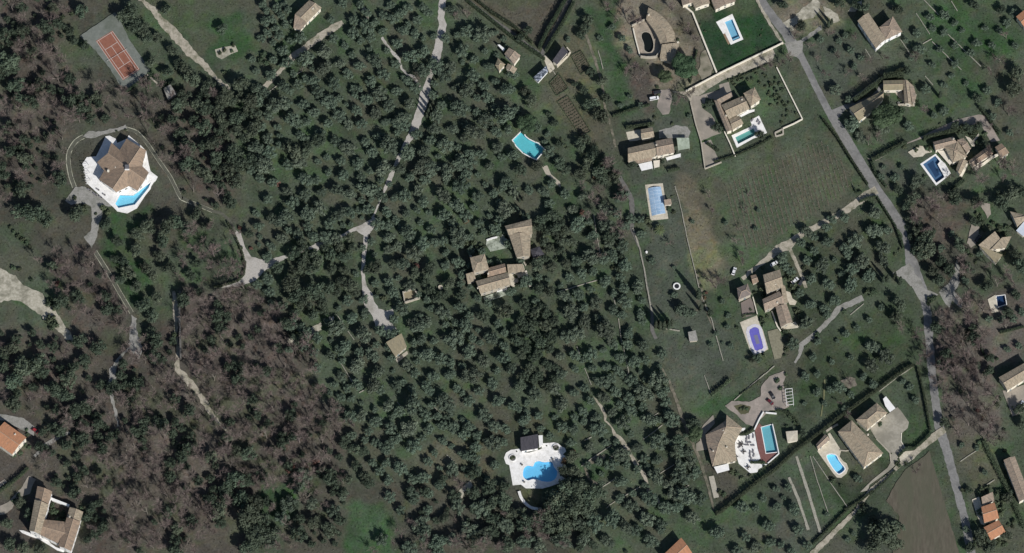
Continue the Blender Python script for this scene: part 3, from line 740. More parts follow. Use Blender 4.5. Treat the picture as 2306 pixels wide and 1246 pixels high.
sheet('ploughed_field', ragged([(2088, 1022), (2093, 1015), (2160, 1246), (2170, 1300), (2000, 1300), (2026, 1163), (1996, 1129), (2013, 1096), (2039, 1058)], 8, 1.0, 49),
      mat('ploughed_soil', (0.078, 0.068, 0.050), (0.118, 0.103, 0.078), 0.9, bump=0.12, stretch=(1.0, 0.22, 1.0), c3=(0.082, 0.084, 0.056), scale3=0.06, f3=0.52, detail=7), label='brown ploughed field beside the lower road')
band('path', [(1857, 855), (1856, 890), (1849, 938)], 3.2, mat('yellow_grass', (0.12, 0.125, 0.06), (0.17, 0.17, 0.09), 1.0), label='thin yellow strip of dry grass in the meadow above the long hedge', amp=0.5, seed=64)
sheet('clearing', ragged([(1893, 858), (1908, 850), (1926, 852), (1930, 866), (1916, 875), (1900, 870)], 5, 2, 65), mat('meadow_earth', (0.14, 0.12, 0.095), (0.21, 0.185, 0.15), 1.0, c3=(0.07, 0.08, 0.05), scale3=0.3, f3=0.5), label='bare brown patch in the meadow above the long hedge')
band('verge', [(1696, -20), (1718, 26), (1742, 66), (1764, 100)], 6, M_SAND, label='sandy verge between the dark mown lawn and the road', amp=1.2, seed=66)
sheet('clearing', ragged([(1573, 158), (1580, 120), (1592, 110), (1606, 155), (1600, 172), (1580, 180)], 6, 2, 67), mat('sandy_soil', (0.20, 0.18, 0.135), (0.28, 0.255, 0.195), 0.8, c3=(0.10, 0.10, 0.065), scale3=0.2, f3=0.53), label='sandy strip east of the big umbrella pine')
# terraces of the farmhouse
sheet('terrace', zB9([(490, 880), (600, 850), (640, 900), (675, 1100), (640, 1180), (570, 1195), (520, 1010)]), mat('mossy_paving', (0.17, 0.16, 0.11), (0.235, 0.22, 0.155), 1.0), label='mossy paved terrace beside the violet pool')
sheet('terrace', zB9([(190, 560), (300, 500), (330, 560), (350, 690), (210, 730)]), M_GREYROOF, label='brown yard between the barn and the violet pool')
sheet('terrace', zB9([(690, 425), (745, 440), (770, 510), (820, 545), (800, 585), (740, 580), (700, 500)]), M_DECKC, label='cream terrace east of the farmhouse')
sheet('terrace', zB9([(650, 830), (800, 770), (850, 838), (660, 862)]), M_DECKC, label='cream terrace at the south end of the farmhouse')
sheet('terrace', zB10([(430, 390), (640, 330), (720, 420), (700, 500), (480, 550), (420, 460)]), mat('lichen_paving', (0.24, 0.27, 0.215), (0.42, 0.45, 0.37), 0.5, c3=(0.08, 0.095, 0.06), scale3=0.3, f3=0.53), label='lichen green courtyard of the central stone house')
sheet('terrace', zB10([(385, 1130), (700, 1015), (722, 1090), (415, 1195)]), MATS['lichen_paving'], label='pale green terrace south of the central stone house')
sheet('terrace', zB10([(690, 720), (900, 720), (930, 830), (780, 1000), (720, 980)]), M_DECKC, label='planted cream terrace east of the central stone house')
sheet('terrace', zB12([(1150, 460), (1400, 440), (1640, 560), (1600, 800), (1250, 790), (1380, 740)]), mat('terrace_flags', (0.30, 0.275, 0.22), (0.42, 0.38, 0.31), 1.2, c3=(0.22, 0.21, 0.155), scale3=0.2, f3=0.56), label='pale flagged terrace beside the umbrella tree')
sheet('terrace', ragged(zB13([(175, 430), (225, 480), (280, 570), (270, 690), (230, 820), (170, 865), (110, 790), (150, 640), (170, 560)]), 5, 1, 54), M_PAVE, label='pale gravel drive west of the tiled house')
sheet('terrace', ragged(zB13([(290, 260), (350, 235), (430, 240), (445, 390), (400, 450), (370, 370)]), 5, 1, 55), M_PAVE, label='pale gravel turn above the tiled house')
sheet('terrace', zB14([(420, 745), (490, 750), (730, 660), (900, 700), (900, 1000), (720, 1050), (560, 1110)]), M_PAVE, label='grey patio of the house at the east edge')
sheet('terrace', zB15([(300, 720), (370, 690), (400, 790), (400, 900), (420, 970), (390, 960), (350, 880)]), M_DECKC, label='pale strip beside the two orange roofs')
sheet('terrace', t31([(1478, 775), (1530, 745), (1550, 860), (1505, 865)]), M_DECKC, label='pale deck beside the small dark pool')
sheet('terrace', zB11([(90, 640), (250, 550), (300, 555), (340, 620), (420, 615), (430, 640), (340, 660), (300, 700), (170, 715)]), M_DECKC, label='cream flagged path by the navy pool')
sheet('terrace', zB11([(890, 410), (960, 440), (1000, 480), (1080, 380), (1090, 400), (1020, 500), (1030, 560), (990, 560)]), M_DECKC, label='forked pale path beside the garages')
sheet('terrace', zB2([(270, 430), (465, 345), (590, 375), (690, 480), (722, 600), (722, 740), (690, 850), (590, 930), (400, 900), (340, 790), (300, 640), (255, 500)]), mat('round_terrace', (0.28, 0.235, 0.18), (0.40, 0.34, 0.27), 1.0, c3=(0.23, 0.20, 0.16), scale3=0.2), z=0.16, label='round edged terrace holding the dark kidney pool', thick=True, holes=[P_B2])
# tennis court
COURT = t00([(533, 240), (768, 82), (800, 130), (862, 260), (1003, 470), (940, 530), (860, 590), (800, 570), (735, 460), (640, 340)])
sheet('tennis_court', ragged(COURT, 8, 0.6, 56), mat('court_apron', (0.135, 0.148, 0.130), (0.175, 0.187, 0.165), 0.5, c3=(0.10, 0.115, 0.09), scale3=0.08, f3=0.55), label='grey green apron of the tennis court')
RED = t00([(640, 275), (752, 205), (934, 465), (822, 538)])
sheet('tennis_court', RED, mat('court_clay', (0.215, 0.088, 0.058), (0.262, 0.112, 0.075), 0.5), label='terracotta red playing surface of the tennis court')
M_LINE = mat('court_line', (0.48, 0.42, 0.38))
def cl(u, v):
    a, b, c, d = RED
    return tuple((a[k] * (1 - u) + b[k] * u) * (1 - v) + (d[k] * (1 - u) + c[k] * u) * v for k in (0, 1))
lines = [((.02, .02), (.98, .02)), ((.02, .98), (.98, .98)), ((.02, .02), (.02, .98)), ((.98, .02), (.98, .98)), ((.13, .02), (.13, .98)), ((.87, .02), (.87, .98)),
         ((.13, .26), (.87, .26)), ((.13, .74), (.87, .74)), ((.5, .26), (.5, .74))]
mb = MB()
zz = ZL[0] + 0.006
ZL[0] += 0.01
for a, b in lines:
    Lf, Rt = ribbon([cl(*a), cl(*b)], 1.0)
    q = WL([Lf[0], Rt[0], Rt[1], Lf[1]], zz)
    mb.poly(ccw(q))
    zz += 0.0005
o = mb.build('court_marking', M_LINE)
tag(o, 'pale painted lines of the tennis court', kind='structure')
# ------------------------------------------------------------------ pools as things
def offset_loop(p, d):
    """Move every edge of a loop of places outwards by d metres."""
    p = ccw(p)
    n = len(p)
    out = []
    for i in range(n):
        a, b, c = p[i - 1], p[i], p[(i + 1) % n]
        e1, e2 = Vector((b.x - a.x, b.y - a.y)), Vector((c.x - b.x, c.y - b.y))
        if e1.length < 1e-6 or e2.length < 1e-6:
            out.append(Vector((b.x, b.y, b.z))); continue
        e1.normalize(); e2.normalize()
        n1, n2 = Vector((e1.y, -e1.x)), Vector((e2.y, -e2.x))
        m = n1 + n2
        k = d / max(0.35, 1 + n1.dot(n2)) if m.length > 1e-6 else 0
        out.append(Vector((b.x + m.x * k, b.y + m.y * k, b.z)))
    return out
M_COPE = mat('pool_coping', (0.72, 0.71, 0.68), (0.82, 0.81, 0.79), 1.5)
M_COPEC = mat('pool_coping_cream', (0.62, 0.56, 0.45), (0.72, 0.66, 0.56), 1.5)
def pool(key, label, wall, tint, cope=0.45, depth=1.4, cope_m=None, zt=0.06, stepside=None, cover=None, group=None, cope_sides=None):
    p = POOLS[key]
    g = WL(p)
    c = centroid(g)
    o = root('swimming_pool', c, label, 'pool', group)
    L = [Vector((v.x - c.x, v.y - c.y, 0)) for v in ccw(g)]
    n = len(L)
    if cope:
        out = offset_loop(L, cope)
        v = [Vector((q.x, q.y, zt)) for q in L] + [Vector((q.x, q.y, zt)) for q in out]
        v += [Vector((q.x, q.y, -0.25)) for q in L] + [Vector((q.x, q.y, -0.05)) for q in out]
        f = []
        for i in range(n):
            j = (i + 1) % n
            if cope_sides is not None and i not in cope_sides: continue
            f += [[i, n + i, n + j, j], [i, j, 2 * n + j, 2 * n + i], [n + i, 3 * n + i, 3 * n + j, n + j]]
        add('coping', mesh('coping', v, f, cope_m or M_COPE), o)
    wm = mat('pool_lining_' + key, wall, tuple(x * 1.07 for x in wall), 0.5, rough=0.6)
    flat, tr = tess([L])
    v = [Vector((q.x, q.y, -depth)) for q in L] + [Vector((q.x, q.y, zt - 0.01)) for q in L]
    f = up_tris(v, tr)
    for i in range(n):
        j = (i + 1) % n
        f.append([i, n + i, n + j, j])
    add('basin', mesh('basin', v, f, wm), o)
    zw = zt - 0.16
    v = [Vector((q.x, q.y, zw)) for q in L]
    add('water', mesh('water', v, up_tris(v, tr), cover or water_mat('water_' + key, tint)), o)
    if stepside is not None:
        i, j = stepside
        a, b = L[i], L[j]
        mb = MB()
        d = (b - a).normalized(); nn = Vector((-d.y, d.x, 0))
        for k in range(3):
            w = 0.4 * (3 - k)
            q = (a + b) / 2 + nn * (w / 2 + 0.02)
            mb.box(q.x, q.y, -0.3 - 0.25 * k - 0.12, (b - a).length * 0.9, w, 0.24, math.atan2(d.y, d.x))
        mb.build('steps', wm, o)
    return o
pool('star', 'turquoise wedge shaped pool wrapped round the star roofed villa', (0.27, 0.62, 0.78), (0.82, 0.93, 0.95), cope=1.1, zt=0.40, depth=0.9)
pool('top', 'rectangular blue pool in the dark mown lawn', (0.27, 0.50, 0.62), (0.78, 0.88, 0.92), cope=0.6, stepside=(0, 1))
pool('b4', 'long green pool beside the long roofed villa', (0.20, 0.40, 0.38), (0.74, 0.86, 0.84), cope=0.9, stepside=(0, 3))
pool('turq', 'curved turquoise pool with one bulging side in the olive grove', (0.15, 0.50, 0.55), (0.80, 0.93, 0.94), cope=0.5)
pool('b6', 'cloud shaped bright blue pool on the white terrace', (0.21, 0.55, 0.80), (0.80, 0.93, 0.96), cope=0.55, zt=0.24, depth=1.0)
pool('b7', 'teal pool with a red deck at the fan shaped villa', (0.20, 0.44, 0.49), (0.78, 0.90, 0.92), cope=0.35, zt=0.22, depth=1.1)
pool('b8', 'bright blue round ended pool on the cream deck', (0.27, 0.64, 0.84), (0.84, 0.95, 0.97), cope=0.5, zt=0.16, depth=1.2)
o = pool('b9', 'pool under a violet blue cover on a cream deck', (0.1, 0.12, 0.3), (0.5, 0.5, 0.7), cope=1.6, zt=0.14, depth=1.0,
     cover=mat('pool_cover', (0.115, 0.105, 0.40), (0.14, 0.13, 0.45), 0.6, rough=0.5), cope_m=mat('coping_lilac', (0.50, 0.48, 0.52), (0.60, 0.58, 0.62), 1.0))
c = o.location
q = local(WL(zB9([(335, 925), (375, 915), (405, 1015), (365, 1025)]), 0.0), o)
add('cover_strip', slab_mesh('cover_strip', [Vector((p.x, p.y, 0)) for p in q], [], 0.02, -0.04, mat('cover_grey', (0.17, 0.17, 0.24), rough=0.6)), o)
o = pool('b11', 'navy pool with a pale rim beside the curved terrace', (0.13, 0.21, 0.31), (0.66, 0.76, 0.84), cope=0.75, stepside=None)
q = local(WL(zB11([(365, 800), (450, 740), (470, 820), (540, 940), (480, 985), (430, 900)]), 0.0), o)
add('deep_end', slab_mesh('deep_end', [Vector((p.x, p.y, 0)) for p in q], [], -1.37, -1.5, mat('deep_lining', (0.05, 0.09, 0.16), rough=0.6)), o)
pool('b2', 'dark kidney shaped pool on the round edged terrace', (0.03, 0.033, 0.035), (0.5, 0.55, 0.52), cope=0.3, zt=0.2, depth=0.9, cope_m=M_STONE)
pool('e', 'small navy pool beside a pale deck at the east edge', (0.06, 0.10, 0.17), (0.5, 0.62, 0.75), cope=0.35)
# the pool under its ribbed blue enclosure
o = pool('b5', 'pale blue pool under a ribbed clear enclosure', (0.20, 0.42, 0.58), (0.80, 0.90, 0.95), cope=0.3)
M_RIB = mat('enclosure_rib', (0.70, 0.74, 0.76), rough=0.5)
m_pan = mat('enclosure_panel', (0.24, 0.36, 0.50), (0.34, 0.47, 0.61), 0.35, rough=0.25, spec=0.5)
quad = local(WL([(1459, 425), (1488, 421), (1499, 481), (1468, 487)]), o)
for k in range(9):
    t = k / 8
    a = quad[0].lerp(quad[3], t); b = quad[1].lerp(quad[2], t)
    mb = MB(); pr = None
    for j in range(7):
        s = j / 6
        p = a.lerp(b, s) + Vector((0, 0, 0.15 + 0.75 * math.sin(math.pi * s)))
        if pr is not None: mb.tube(pr, p, 0.035, 0.035, 4)
        pr = p
    mb.build('enclosure_rib', M_RIB, o)
mb = MB()
for k in range(8):
    for j in range(6):
        def P(t, s): return quad[0].lerp(quad[3], t).lerp(quad[1].lerp(quad[2], t), s) + Vector((0, 0, 0.12 + 0.75 * math.sin(math.pi * s)))
        mb.poly([P(k / 8, j / 6), P((k + 1) / 8, j / 6), P((k + 1) / 8, (j + 1) / 6), P(k / 8, (j + 1) / 6)])
mb.build('enclosure_panel', m_pan, o)
for s in (0.33, 0.66):
    mb = MB()
    mb.tube(P(0, s), P(1, s), 0.035, 0.035, 4)
    mb.build('enclosure_rail', M_RIB, o)

# ------------------------------------------------------------------ decks round the pools
def deck(px, key, m, z, label, name='pool_terrace'):
    hs = [WL(POOLS[k]) for k in ([key] if isinstance(key, str) else key or [])]
    o = add(name, slab_mesh(name, WL(px), hs, z, -0.1, m))
    AVOID.append([tuple(q[:2]) for q in px])
    return tag(o, label, kind='structure')
deck(zA([(372, 480), (490, 470), (560, 330), (610, 215), (660, 205), (740, 245), (760, 300), (890, 240), (905, 200), (1060, 330), (1130, 400), (1160, 560), (1185, 660), (1275, 730), (1250, 780), (1225, 800),
          (1010, 1130), (885, 1195), (760, 1170), (700, 1110), (560, 985), (370, 810), (335, 600), (310, 570)]), 'star', M_DECKW, 0.36, 'broad white terrace round the star roofed villa')
deck([(1612.5, 50), (1649, 31.5), (1674, 89), (1646, 101), (1628, 76)], 'top', M_DECKW, 0.05, 'white L shaped paving round the lawn pool')
deck([(1628, 77), (1633, 76), (1644, 98), (1640, 101)], None, mat('teak_deck', (0.20, 0.14, 0.09), (0.27, 0.19, 0.125), 2.0), 0.10, 'narrow timber strip beside the lawn pool')
deck(zB4([(545, 968), (640, 925), (800, 850), (830, 820), (805, 755), (930, 690), (1042, 930), (985, 962), (940, 985), (850, 1012), (620, 1142)]), 'b4', M_DECKW, 0.05, 'white paving round the long green pool')
deck([(1452.5, 416.5), (1492.5, 413), (1505, 493), (1465, 497)], 'b5', M_DECKC, 0.05, 'cream paving round the ribbed pool enclosure')
deck(zB6([(135, 390), (160, 325), (220, 290), (330, 275), (345, 320), (440, 325), (580, 285), (610, 210), (700, 205), (740, 200), (795, 212), (835, 250), (880, 268), (892, 310), (852, 345), (902, 380), (870, 440), (920, 570), (912, 610), (800, 700), (700, 735),
           (602, 762), (400, 758), (340, 712), (242, 722), (200, 475), (160, 460)]), 'b6', M_DECKW, 0.2, 'white scalloped terrace round the cloud shaped pool')
deck(zB7([(600, 350), (640, 345), (640, 365), (575, 410), (580, 445), (660, 440), (752, 392), (790, 600), (827, 722), (740, 782), (912, 790), (800, 850), (788, 888), (700, 898), (560, 782), (520, 640), (515, 530), (560, 420)]), None, M_DECKW, 0.2, 'white curved terrace of the fan shaped villa')
deck(zB7([(757, 372), (812, 290), (850, 330), (975, 300), (1048, 655), (1022, 692), (912, 772), (832, 762), (794, 600)]), 'b7', mat('red_deck', (0.155, 0.07, 0.062), (0.20, 0.094, 0.083), 1.0), 0.18, 'red brown deck round the teal pool')
deck(zB8([(122, 810), (230, 718), (292, 655), (262, 580), (290, 562), (440, 800), (418, 880), (470, 945), (512, 972), (538, 1040), (510, 1110), (442, 1165), (382, 1160), (330, 1100)]), 'b8', M_DECKC, 0.1, 'cream deck round the round ended pool')
deck(zB9([(180, 780), (372, 700), (402, 800), (440, 870), (500, 1080), (445, 1112), (340, 1147), (290, 1085)]), 'b9', M_DECKC, 0.08, 'cream deck round the violet covered pool')
deck(zB11([(262, 808), (480, 662), (560, 755), (612, 800), (692, 938), (640, 990), (486, 1112)]), 'b11', M_DECKW, 0.04, 'pale paving round the navy pool')
deck(zB5([(175, 340), (460, 282), (492, 478), (400, 505), (250, 520), (215, 480)]), None, M_DECKC, 0.1, 'cream back terrace of the farmhouse with white canopies')
deck([(484, 112), (505, 106), (530, 103), (536, 116), (520, 122), (500, 134), (488, 128)], None, M_PALEROCK, 0.06, 'broken pale terrace half hidden under trees', 'terrace')
deck(t21([(305, 30), (270, 0), (250, -30), (205, -60), (180, -110), (215, -120), (240, -60), (300, -10)]), None, M_STONE, 0.05, 'pale stepped path near the curved turquoise pool', 'path')

# ------------------------------------------------------------------ buildings
def thick_mesh(name, top, t, m, eave_dir=None):
    """A roof slope: polygon in space, thickened straight down, with UVs along and down the slope."""
    top = ccw(top)
    n = len(top)
    bot = [p - Vector((0, 0, t)) for p in top]
    nrm = (top[1] - top[0]).cross(top[2] - top[0])
    if nrm.length < 1e-6: nrm = Vector((0, 0, 1))
    nrm.normalize()
    if abs(nrm.z) > 0.999: ax = (top[1] - top[0]).normalized()
    else: ax = Vector((0, 0, 1)).cross(nrm).normalized()
    ay = nrm.cross(ax)
    v = top + bot
    uv = [((p).dot(ax), (p).dot(ay)) for p in v]
    f = [list(range(n)), [2 * n - 1 - i for i in range(n)]] + [[i, n + i, n + (i + 1) % n, (i + 1) % n] for i in range(n)]
    return mesh(name, v, f, m, uvs=uv)
win_me = {}
def window_meshes():
    if not win_me:
        mb = MB()
        for x, z, sx, sz in ((0, 0.65, 1.2, 0.1), (0, -0.65, 1.3, 0.12), (-0.55, 0, 0.1, 1.2), (0.55, 0, 0.1, 1.2), (0, 0, 0.06, 1.2)):
            mb.box(x, 0.03, z, sx, 0.1, sz)
        win_me['frame'] = mb.me('window', M_FRAME)
        mb = MB(); mb.box(0, 0.0, 0, 1.04, 0.05, 1.2)
        win_me['pane'] = mb.me('pane', M_GLASS)
        mb = MB(); mb.box(0, 0.03, 0, 1.0, 0.1, 2.1)
        for k in (-.5, .5): mb.box(0, 0.09, k * 0.95, 0.7, 0.04, 0.7)
        win_me['door'] = mb.me('door', M_DOOR)
        mb = MB(); mb.box(0.36, 0.12, 0, 0.08, 0.08, 0.12)
        win_me['handle'] = mb.me('handle', M_METAL)
        mb = MB(); mb.box(0, 0, 0.5, 0.62, 0.62, 1.0); mb.box(0, 0, 1.06, 0.8, 0.8, 0.12)
        win_me['chimney'] = mb.me('chimney', M_CREAM)
        mb = MB(); mb.disc(0, 0, 1.12, 1.4, 0.13, 6)
        win_me['pot'] = mb.me('chimney_pot', M_BROWN)
    return win_me
FOOT = []     # footprints, so that no tree is planted through a house
class House:
    def __init__(s, name, label, cat, org_px, wall=None, group=None):
        s.o = root(name, W(*org_px), label, cat, group)
        s.wall = wall or M_CREAM
        s.blocks = []
        s.n = 0
    def L(s, p): return local([p], s.o)[0]
    def slope(s, pts, m, t=0.16, name='roof_slope'):
        return add(name, thick_mesh(name, pts, t, m), s.o)
    def ridge(s, a, b, m=M_RIDGE, r=0.13):
        mb = MB(); mb.tube(a + Vector((0, 0, 0.03)), b + Vector((0, 0, 0.03)), r, r, 6)
        mb.build('ridge_cap', m, s.o)
    def block(s, px, ze=4.2, rise=1.3, kind='gable', m=M_OCHRE, inset=0.35, wall=None, win=True, base=0.0, ridge=True, hipf=0.5):
        """Four photo-space eave corners; the ridge runs the way of the first side."""
        s.n += 1
        ze = ze * 1.14 + 0.15
        P = local(WL(px, ze), s.o)
        FOOT.append([(x, y) for x, y in px])
        if area2(P) < 0: P = [P[1], P[0], P[3], P[2]]
        a, b, c, d = P
        up = Vector((0, 0, rise))
        m1, m2 = (a + d) / 2 + up, (b + c) / 2 + up
        slopes = []
        if kind == 'gable':
            slopes = [[a, b, m2, m1], [c, d, m1, m2]]
        elif kind == 'hip':
            w = (a - d).length * hipf
            u = (m2 - m1).normalized()
            h1, h2 = m1 + u * w, m2 - u * w
            slopes = [[a, b, h2, h1], [c, d, h1, h2], [d, a, h1], [b, c, h2]]
            m1, m2 = h1, h2
        elif kind == 'pyramid':
            t = centroid(P) + up
            slopes = [[a, b, t], [b, c, t], [c, d, t], [d, a, t]]
        elif kind == 'mono':       # high along the first side
            slopes = [[a + up, b + up, c, d]]
        elif kind == 'flat':
            slopes = [[a, b, c, d]]
        for q in slopes: s.slope(q, m)
        if kind in ('gable', 'hip') and ridge:
            s.ridge(m1, m2)
            if kind == 'hip':
                for p, q in ((a, m1), (d, m1), (b, m2), (c, m2)): s.ridge(p, q)
        # walls
        ins = inset + 0.03 * s.n
        cc = centroid(P)
        Q = offset_loop([Vector((p.x, p.y, 0)) for p in P], -ins)
        zb = base
        top = ze - 0.06
        v = [Vector((q.x, q.y, zb)) for q in Q] + [Vector((q.x, q.y, top)) for q in Q]
        f = [[i, (i + 1) % 4, 4 + (i + 1) % 4, 4 + i] for i in range(4)]
        if kind == 'gable':
            v += [(v[4] + v[7]) / 2 + Vector((0, 0, rise - 0.2)), (v[5] + v[6]) / 2 + Vector((0, 0, rise - 0.2))]
            f += [[4, 8, 7], [6, 9, 5]]
        if kind == 'mono':
            v += [v[4] + up * 0.9, v[5] + up * 0.9]
            f += [[4, 5, 9, 8], [4, 8, 7], [5, 6, 9]]
        add('wall', mesh('wall', v, f, wall or s.wall), s.o)
        s.blocks.append(([Vector((q.x, q.y, 0)) for q in P], Q, ze, win))
        return P
    def openings(s, door=True):
        wm = window_meshes()
        best = None
        for bi, (P, Q, ze, win) in enumerate(s.blocks):
            if not win: continue
            for i in range(4):
                p, q = Q[i], Q[(i + 1) % 4]
                e = q - p
                if e.length < 2.6: continue
                d = e.normalized(); nn = Vector((d.y, -d.x, 0))
                k = max(1, int(e.length / 3.4))
                for j in range(k):
                    pt = p + e * ((j + 0.5) / k)
                    tp = pt + nn * 0.7
                    if any(bj != bi and inside(np.array([tp.x]), np.array([tp.y]), [(w.x, w.y) for w in o2[0]])[0] for bj, o2 in enumerate(s.blocks)): continue
                    rz = math.atan2(nn.y, nn.x) - math.pi / 2
                    south = -nn.y + nn.x * 0.3
                    if best is None or south > best[0] + 0.05: best = (south, pt, rz, nn)
                    for zc in ([1.55] if ze < 4.9 else [1.55, 4.1 if ze < 6.2 else 4.5]):
                        if zc + 0.8 > ze: continue
                        if best[1] is pt and zc < 2 and door: continue
                        w = add('window', wm['frame'], s.o, (pt.x, pt.y, zc), (0, 0, rz))
                        add('pane', wm['pane'], w)
        if door and best:
            dd = add('door', wm['door'], s.o, (best[1].x, best[1].y, 1.06), (0, 0, best[2]))
            add('handle', wm['handle'], dd)
    def chimney(s, px, py, z, k=1.0):
        wm = window_meshes()
        p = s.L(W(px, py, z))
        c = add('chimney', wm['chimney'], s.o, (p.x, p.y, z - 0.5), None, (k, k, k))
        add('chimney_pot', wm['pot'], c)
    def skylight(s, px, py, z, rz=0.0, sx=0.9, sy=1.3):
        p = s.L(W(px, py, z))
        mb = MB(); mb.box(0, 0, 0, sx, sy, 0.14)
        mb.build('skylight', M_GLASS, s.o, (p.x, p.y, z), (0, 0, rz))

# --- the star roofed villa
h = House('star_villa', 'white villa with a star shaped brown roof of four gabled wings', 'villa', (285, 378), M_WHITE)
zs = lambda x, y, z: h.L(W(130 + x / 5.664, 270 + y / 5.664, z))
EV, RG, TP = 4.8, 7.6, 9.4
Cc = zs(885, 605, TP)
ring = [('L', 880, 240, EV), ('P', 1055, 350, RG), ('L', 1128, 388, EV), ('V', 1078, 590, EV + .5), ('L', 1162, 672, EV), ('P', 1112, 765, RG), ('L', 1020, 905, EV), ('V', 910, 845, EV + .5),
        ('L', 745, 925, EV), ('P', 700, 880, RG), ('L', 525, 765, EV), ('V', 590, 648, EV + .5), ('L', 500, 540, EV), ('P', 640, 425, RG), ('L', 682, 288, EV), ('V', 790, 385, EV + .5)]
pts = [(k, zs(x, y, z)) for k, x, y, z in ring]
n16 = len(pts)
for i in range(n16):
    k, p = pts[i]
    if k != 'P': continue
    l_, r_ = pts[i - 1][1], pts[(i + 1) % n16][1]
    v0, v1 = pts[i - 2][1], pts[(i + 2) % n16][1]
    sgn = [M_BROWN, M_OCHRE, M_BROWN, M_OCHRE]
    for q in ([Cc, v0, l_, p], [Cc, p, r_, v1]):
        h.slope(q, M_BROWN, 0.2)
    h.ridge(Cc, p)
wallring = [Vector((p.x * 0.955, p.y * 0.955, 0)) for k, p in pts]
wv = [Vector((p.x, p.y, 0)) for p in wallring] + [Vector((w.x, w.y, p.z - 0.3)) for w, (k, p) in zip(wallring, pts)]
wf = [[i, (i + 1) % n16, n16 + (i + 1) % n16, n16 + i] for i in range(n16)]
if area2(wallring) < 0: wf = [f[::-1] for f in wf]
add('wall', mesh('wall', wv, wf, M_WHITE), h.o)
wm = window_meshes()
for i in range(n16):
    a, b = wallring[i], wallring[(i + 1) % n16]
    e = b - a
    if e.length < 2.4: continue
    nn = Vector((e.y, -e.x, 0)).normalized()
    if nn.dot((a + b) / 2) < 0: nn = -nn
    for j in range(max(1, int(e.length / 3.2))):
        kk = max(1, int(e.length / 3.2))
        pt = a + e * ((j + .5) / kk)
        w = add('window', wm['frame'], h.o, (pt.x, pt.y, 1.9), (0, 0, math.atan2(nn.y, nn.x) - math.pi / 2), (1.3, 1, 1.4))
        add('pane', wm['pane'], w)
mb = MB(); mb.box(0, 0, 0.35, 2.0, 2.0, 1.5); mb.build('roof_lantern', mat('lantern_zinc', (0.10, 0.10, 0.11), (0.15, 0.15, 0.16), 1.0, rough=0.5), h.o, (Cc.x, Cc.y, TP))
mb = MB(); mb.box(0, 0, 0, 2.3, 0.5, 0.5); mb.build('lantern_sill', M_WHITE, h.o, (Cc.x, Cc.y - 1.3, TP - 0.1))
for x, y in ((745, 605), (645, 655)):
    p = zs(x, y, 6.9); add('chimney', wm['chimney'], h.o, (p.x, p.y, 6.4), None, (1.4, 1.4, 1.0))
FOOT.append(zA([(880, 240), (1128, 388), (1162, 672), (1020, 905), (745, 925), (525, 765), (430, 700), (500, 540), (500, 430), (682, 288)]))
# pergola on the west terrace, and the raised balustrade
pg = root('pergola', W(*zA([(345, 650)])[0]), 'white pergola of short beams on the west terrace', 'pergola')
for k in range(9):
    y = 560 + k * 32
    a = local([W(*zA([(318 + k * 5, y)])[0], 2.6)], pg)[0]; b = local([W(*zA([(395 + k * 4, y + 4)])[0], 2.6)], pg)[0]
    mb = MB(); mb.tube(a, b, 0.12, 0.12, 4); mb.build('beam', M_WHITE, pg)
    if k % 3 == 0:
        for q in (a, b):
            mb = MB(); mb.tube((q.x, q.y, 0.36), (q.x, q.y, 2.6), 0.13, 0.13, 6); mb.build('post', M_WHITE, pg)

# --- house with the curved roof at the top (fan roof round its terrace)
h = House('curved_house', 'house with a broad curved tile roof like an open fan', 'house', (1490, 60), M_STONE)
outer = zB2([(515, 125), (620, 178), (720, 248), (820, 345), (892, 440), (945, 545), (955, 690)])
inner = zB2([(476, 325), (530, 395), (578, 455), (620, 520), (655, 585), (685, 650), (712, 722)])
no = len(outer)
Lo = [h.L(W(x, y, 4.0)) for x, y in outer]; Li = [h.L(W(x, y, 4.0)) for x, y in inner]
Mr = [(a * 0.45 + b * 0.55) + Vector((0, 0, 1.1)) for a, b in zip(Lo, Li)]
for i in range(no - 1):
    h.slope([Lo[i], Lo[i + 1], Mr[i + 1], Mr[i]], M_OCHRE)
    h.slope([Li[i], Mr[i], Mr[i + 1], Li[i + 1]], M_OCHRE)
    h.ridge(Mr[i], Mr[i + 1])
lp = Lo + Li[::-1]
wl2 = offset_loop([Vector((p.x, p.y, 0)) for p in lp], -0.4)
nw = len(wl2)
wv = [Vector((p.x, p.y, 0)) for p in wl2] + [Vector((p.x, p.y, 3.95)) for p in wl2]
add('wall', mesh('wall', wv, [[i, (i + 1) % nw, nw + (i + 1) % nw, nw + i] for i in range(nw)], M_STONE), h.o)
for i in range(no, nw - 1):
    a, b = wl2[i], wl2[i + 1]
    if (b - a).length < 1.5: continue
    e = (b - a).normalized(); nn = Vector((e.y, -e.x, 0)); pt = (a + b) / 2
    w = add('window', wm['frame'], h.o, (pt.x, pt.y, 1.6), (0, 0, math.atan2(nn.y, nn.x) - math.pi / 2)); add('pane', wm['pane'], w)
FOOT.append(outer + inner[::-1])
h.block(zB2([(738, 738), (1035, 706), (890, 1035), (700, 965)]), 3.2, 0.5, 'mono', M_OCHRE)
h.openings()
for (x, y) in ((520, 250), (1000, 700)): h.chimney(*zB2([(x, y)])[0], 5.2)

# --- villa at the top edge by the lawn
h = House('tiled_villa', 'cream villa with a stepped tile roof cut by the top edge above the lawn', 'villa', (1590, -5), M_CREAM)
h.block([(1528, -30), (1537, 13), (1568, 5), (1562, -40)], 3.6, 1.0, 'gable', M_PINK)
h.block([(1553, -6), (1566, 19), (1599, 8), (1590, -22)], 4.0, 1.1, 'gable', M_OCHRE)
h.block([(1597, -14), (1611, 22), (1657, 3), (1643, -32)], 4.3, 1.2, 'gable', M_PINK)
h.openings()

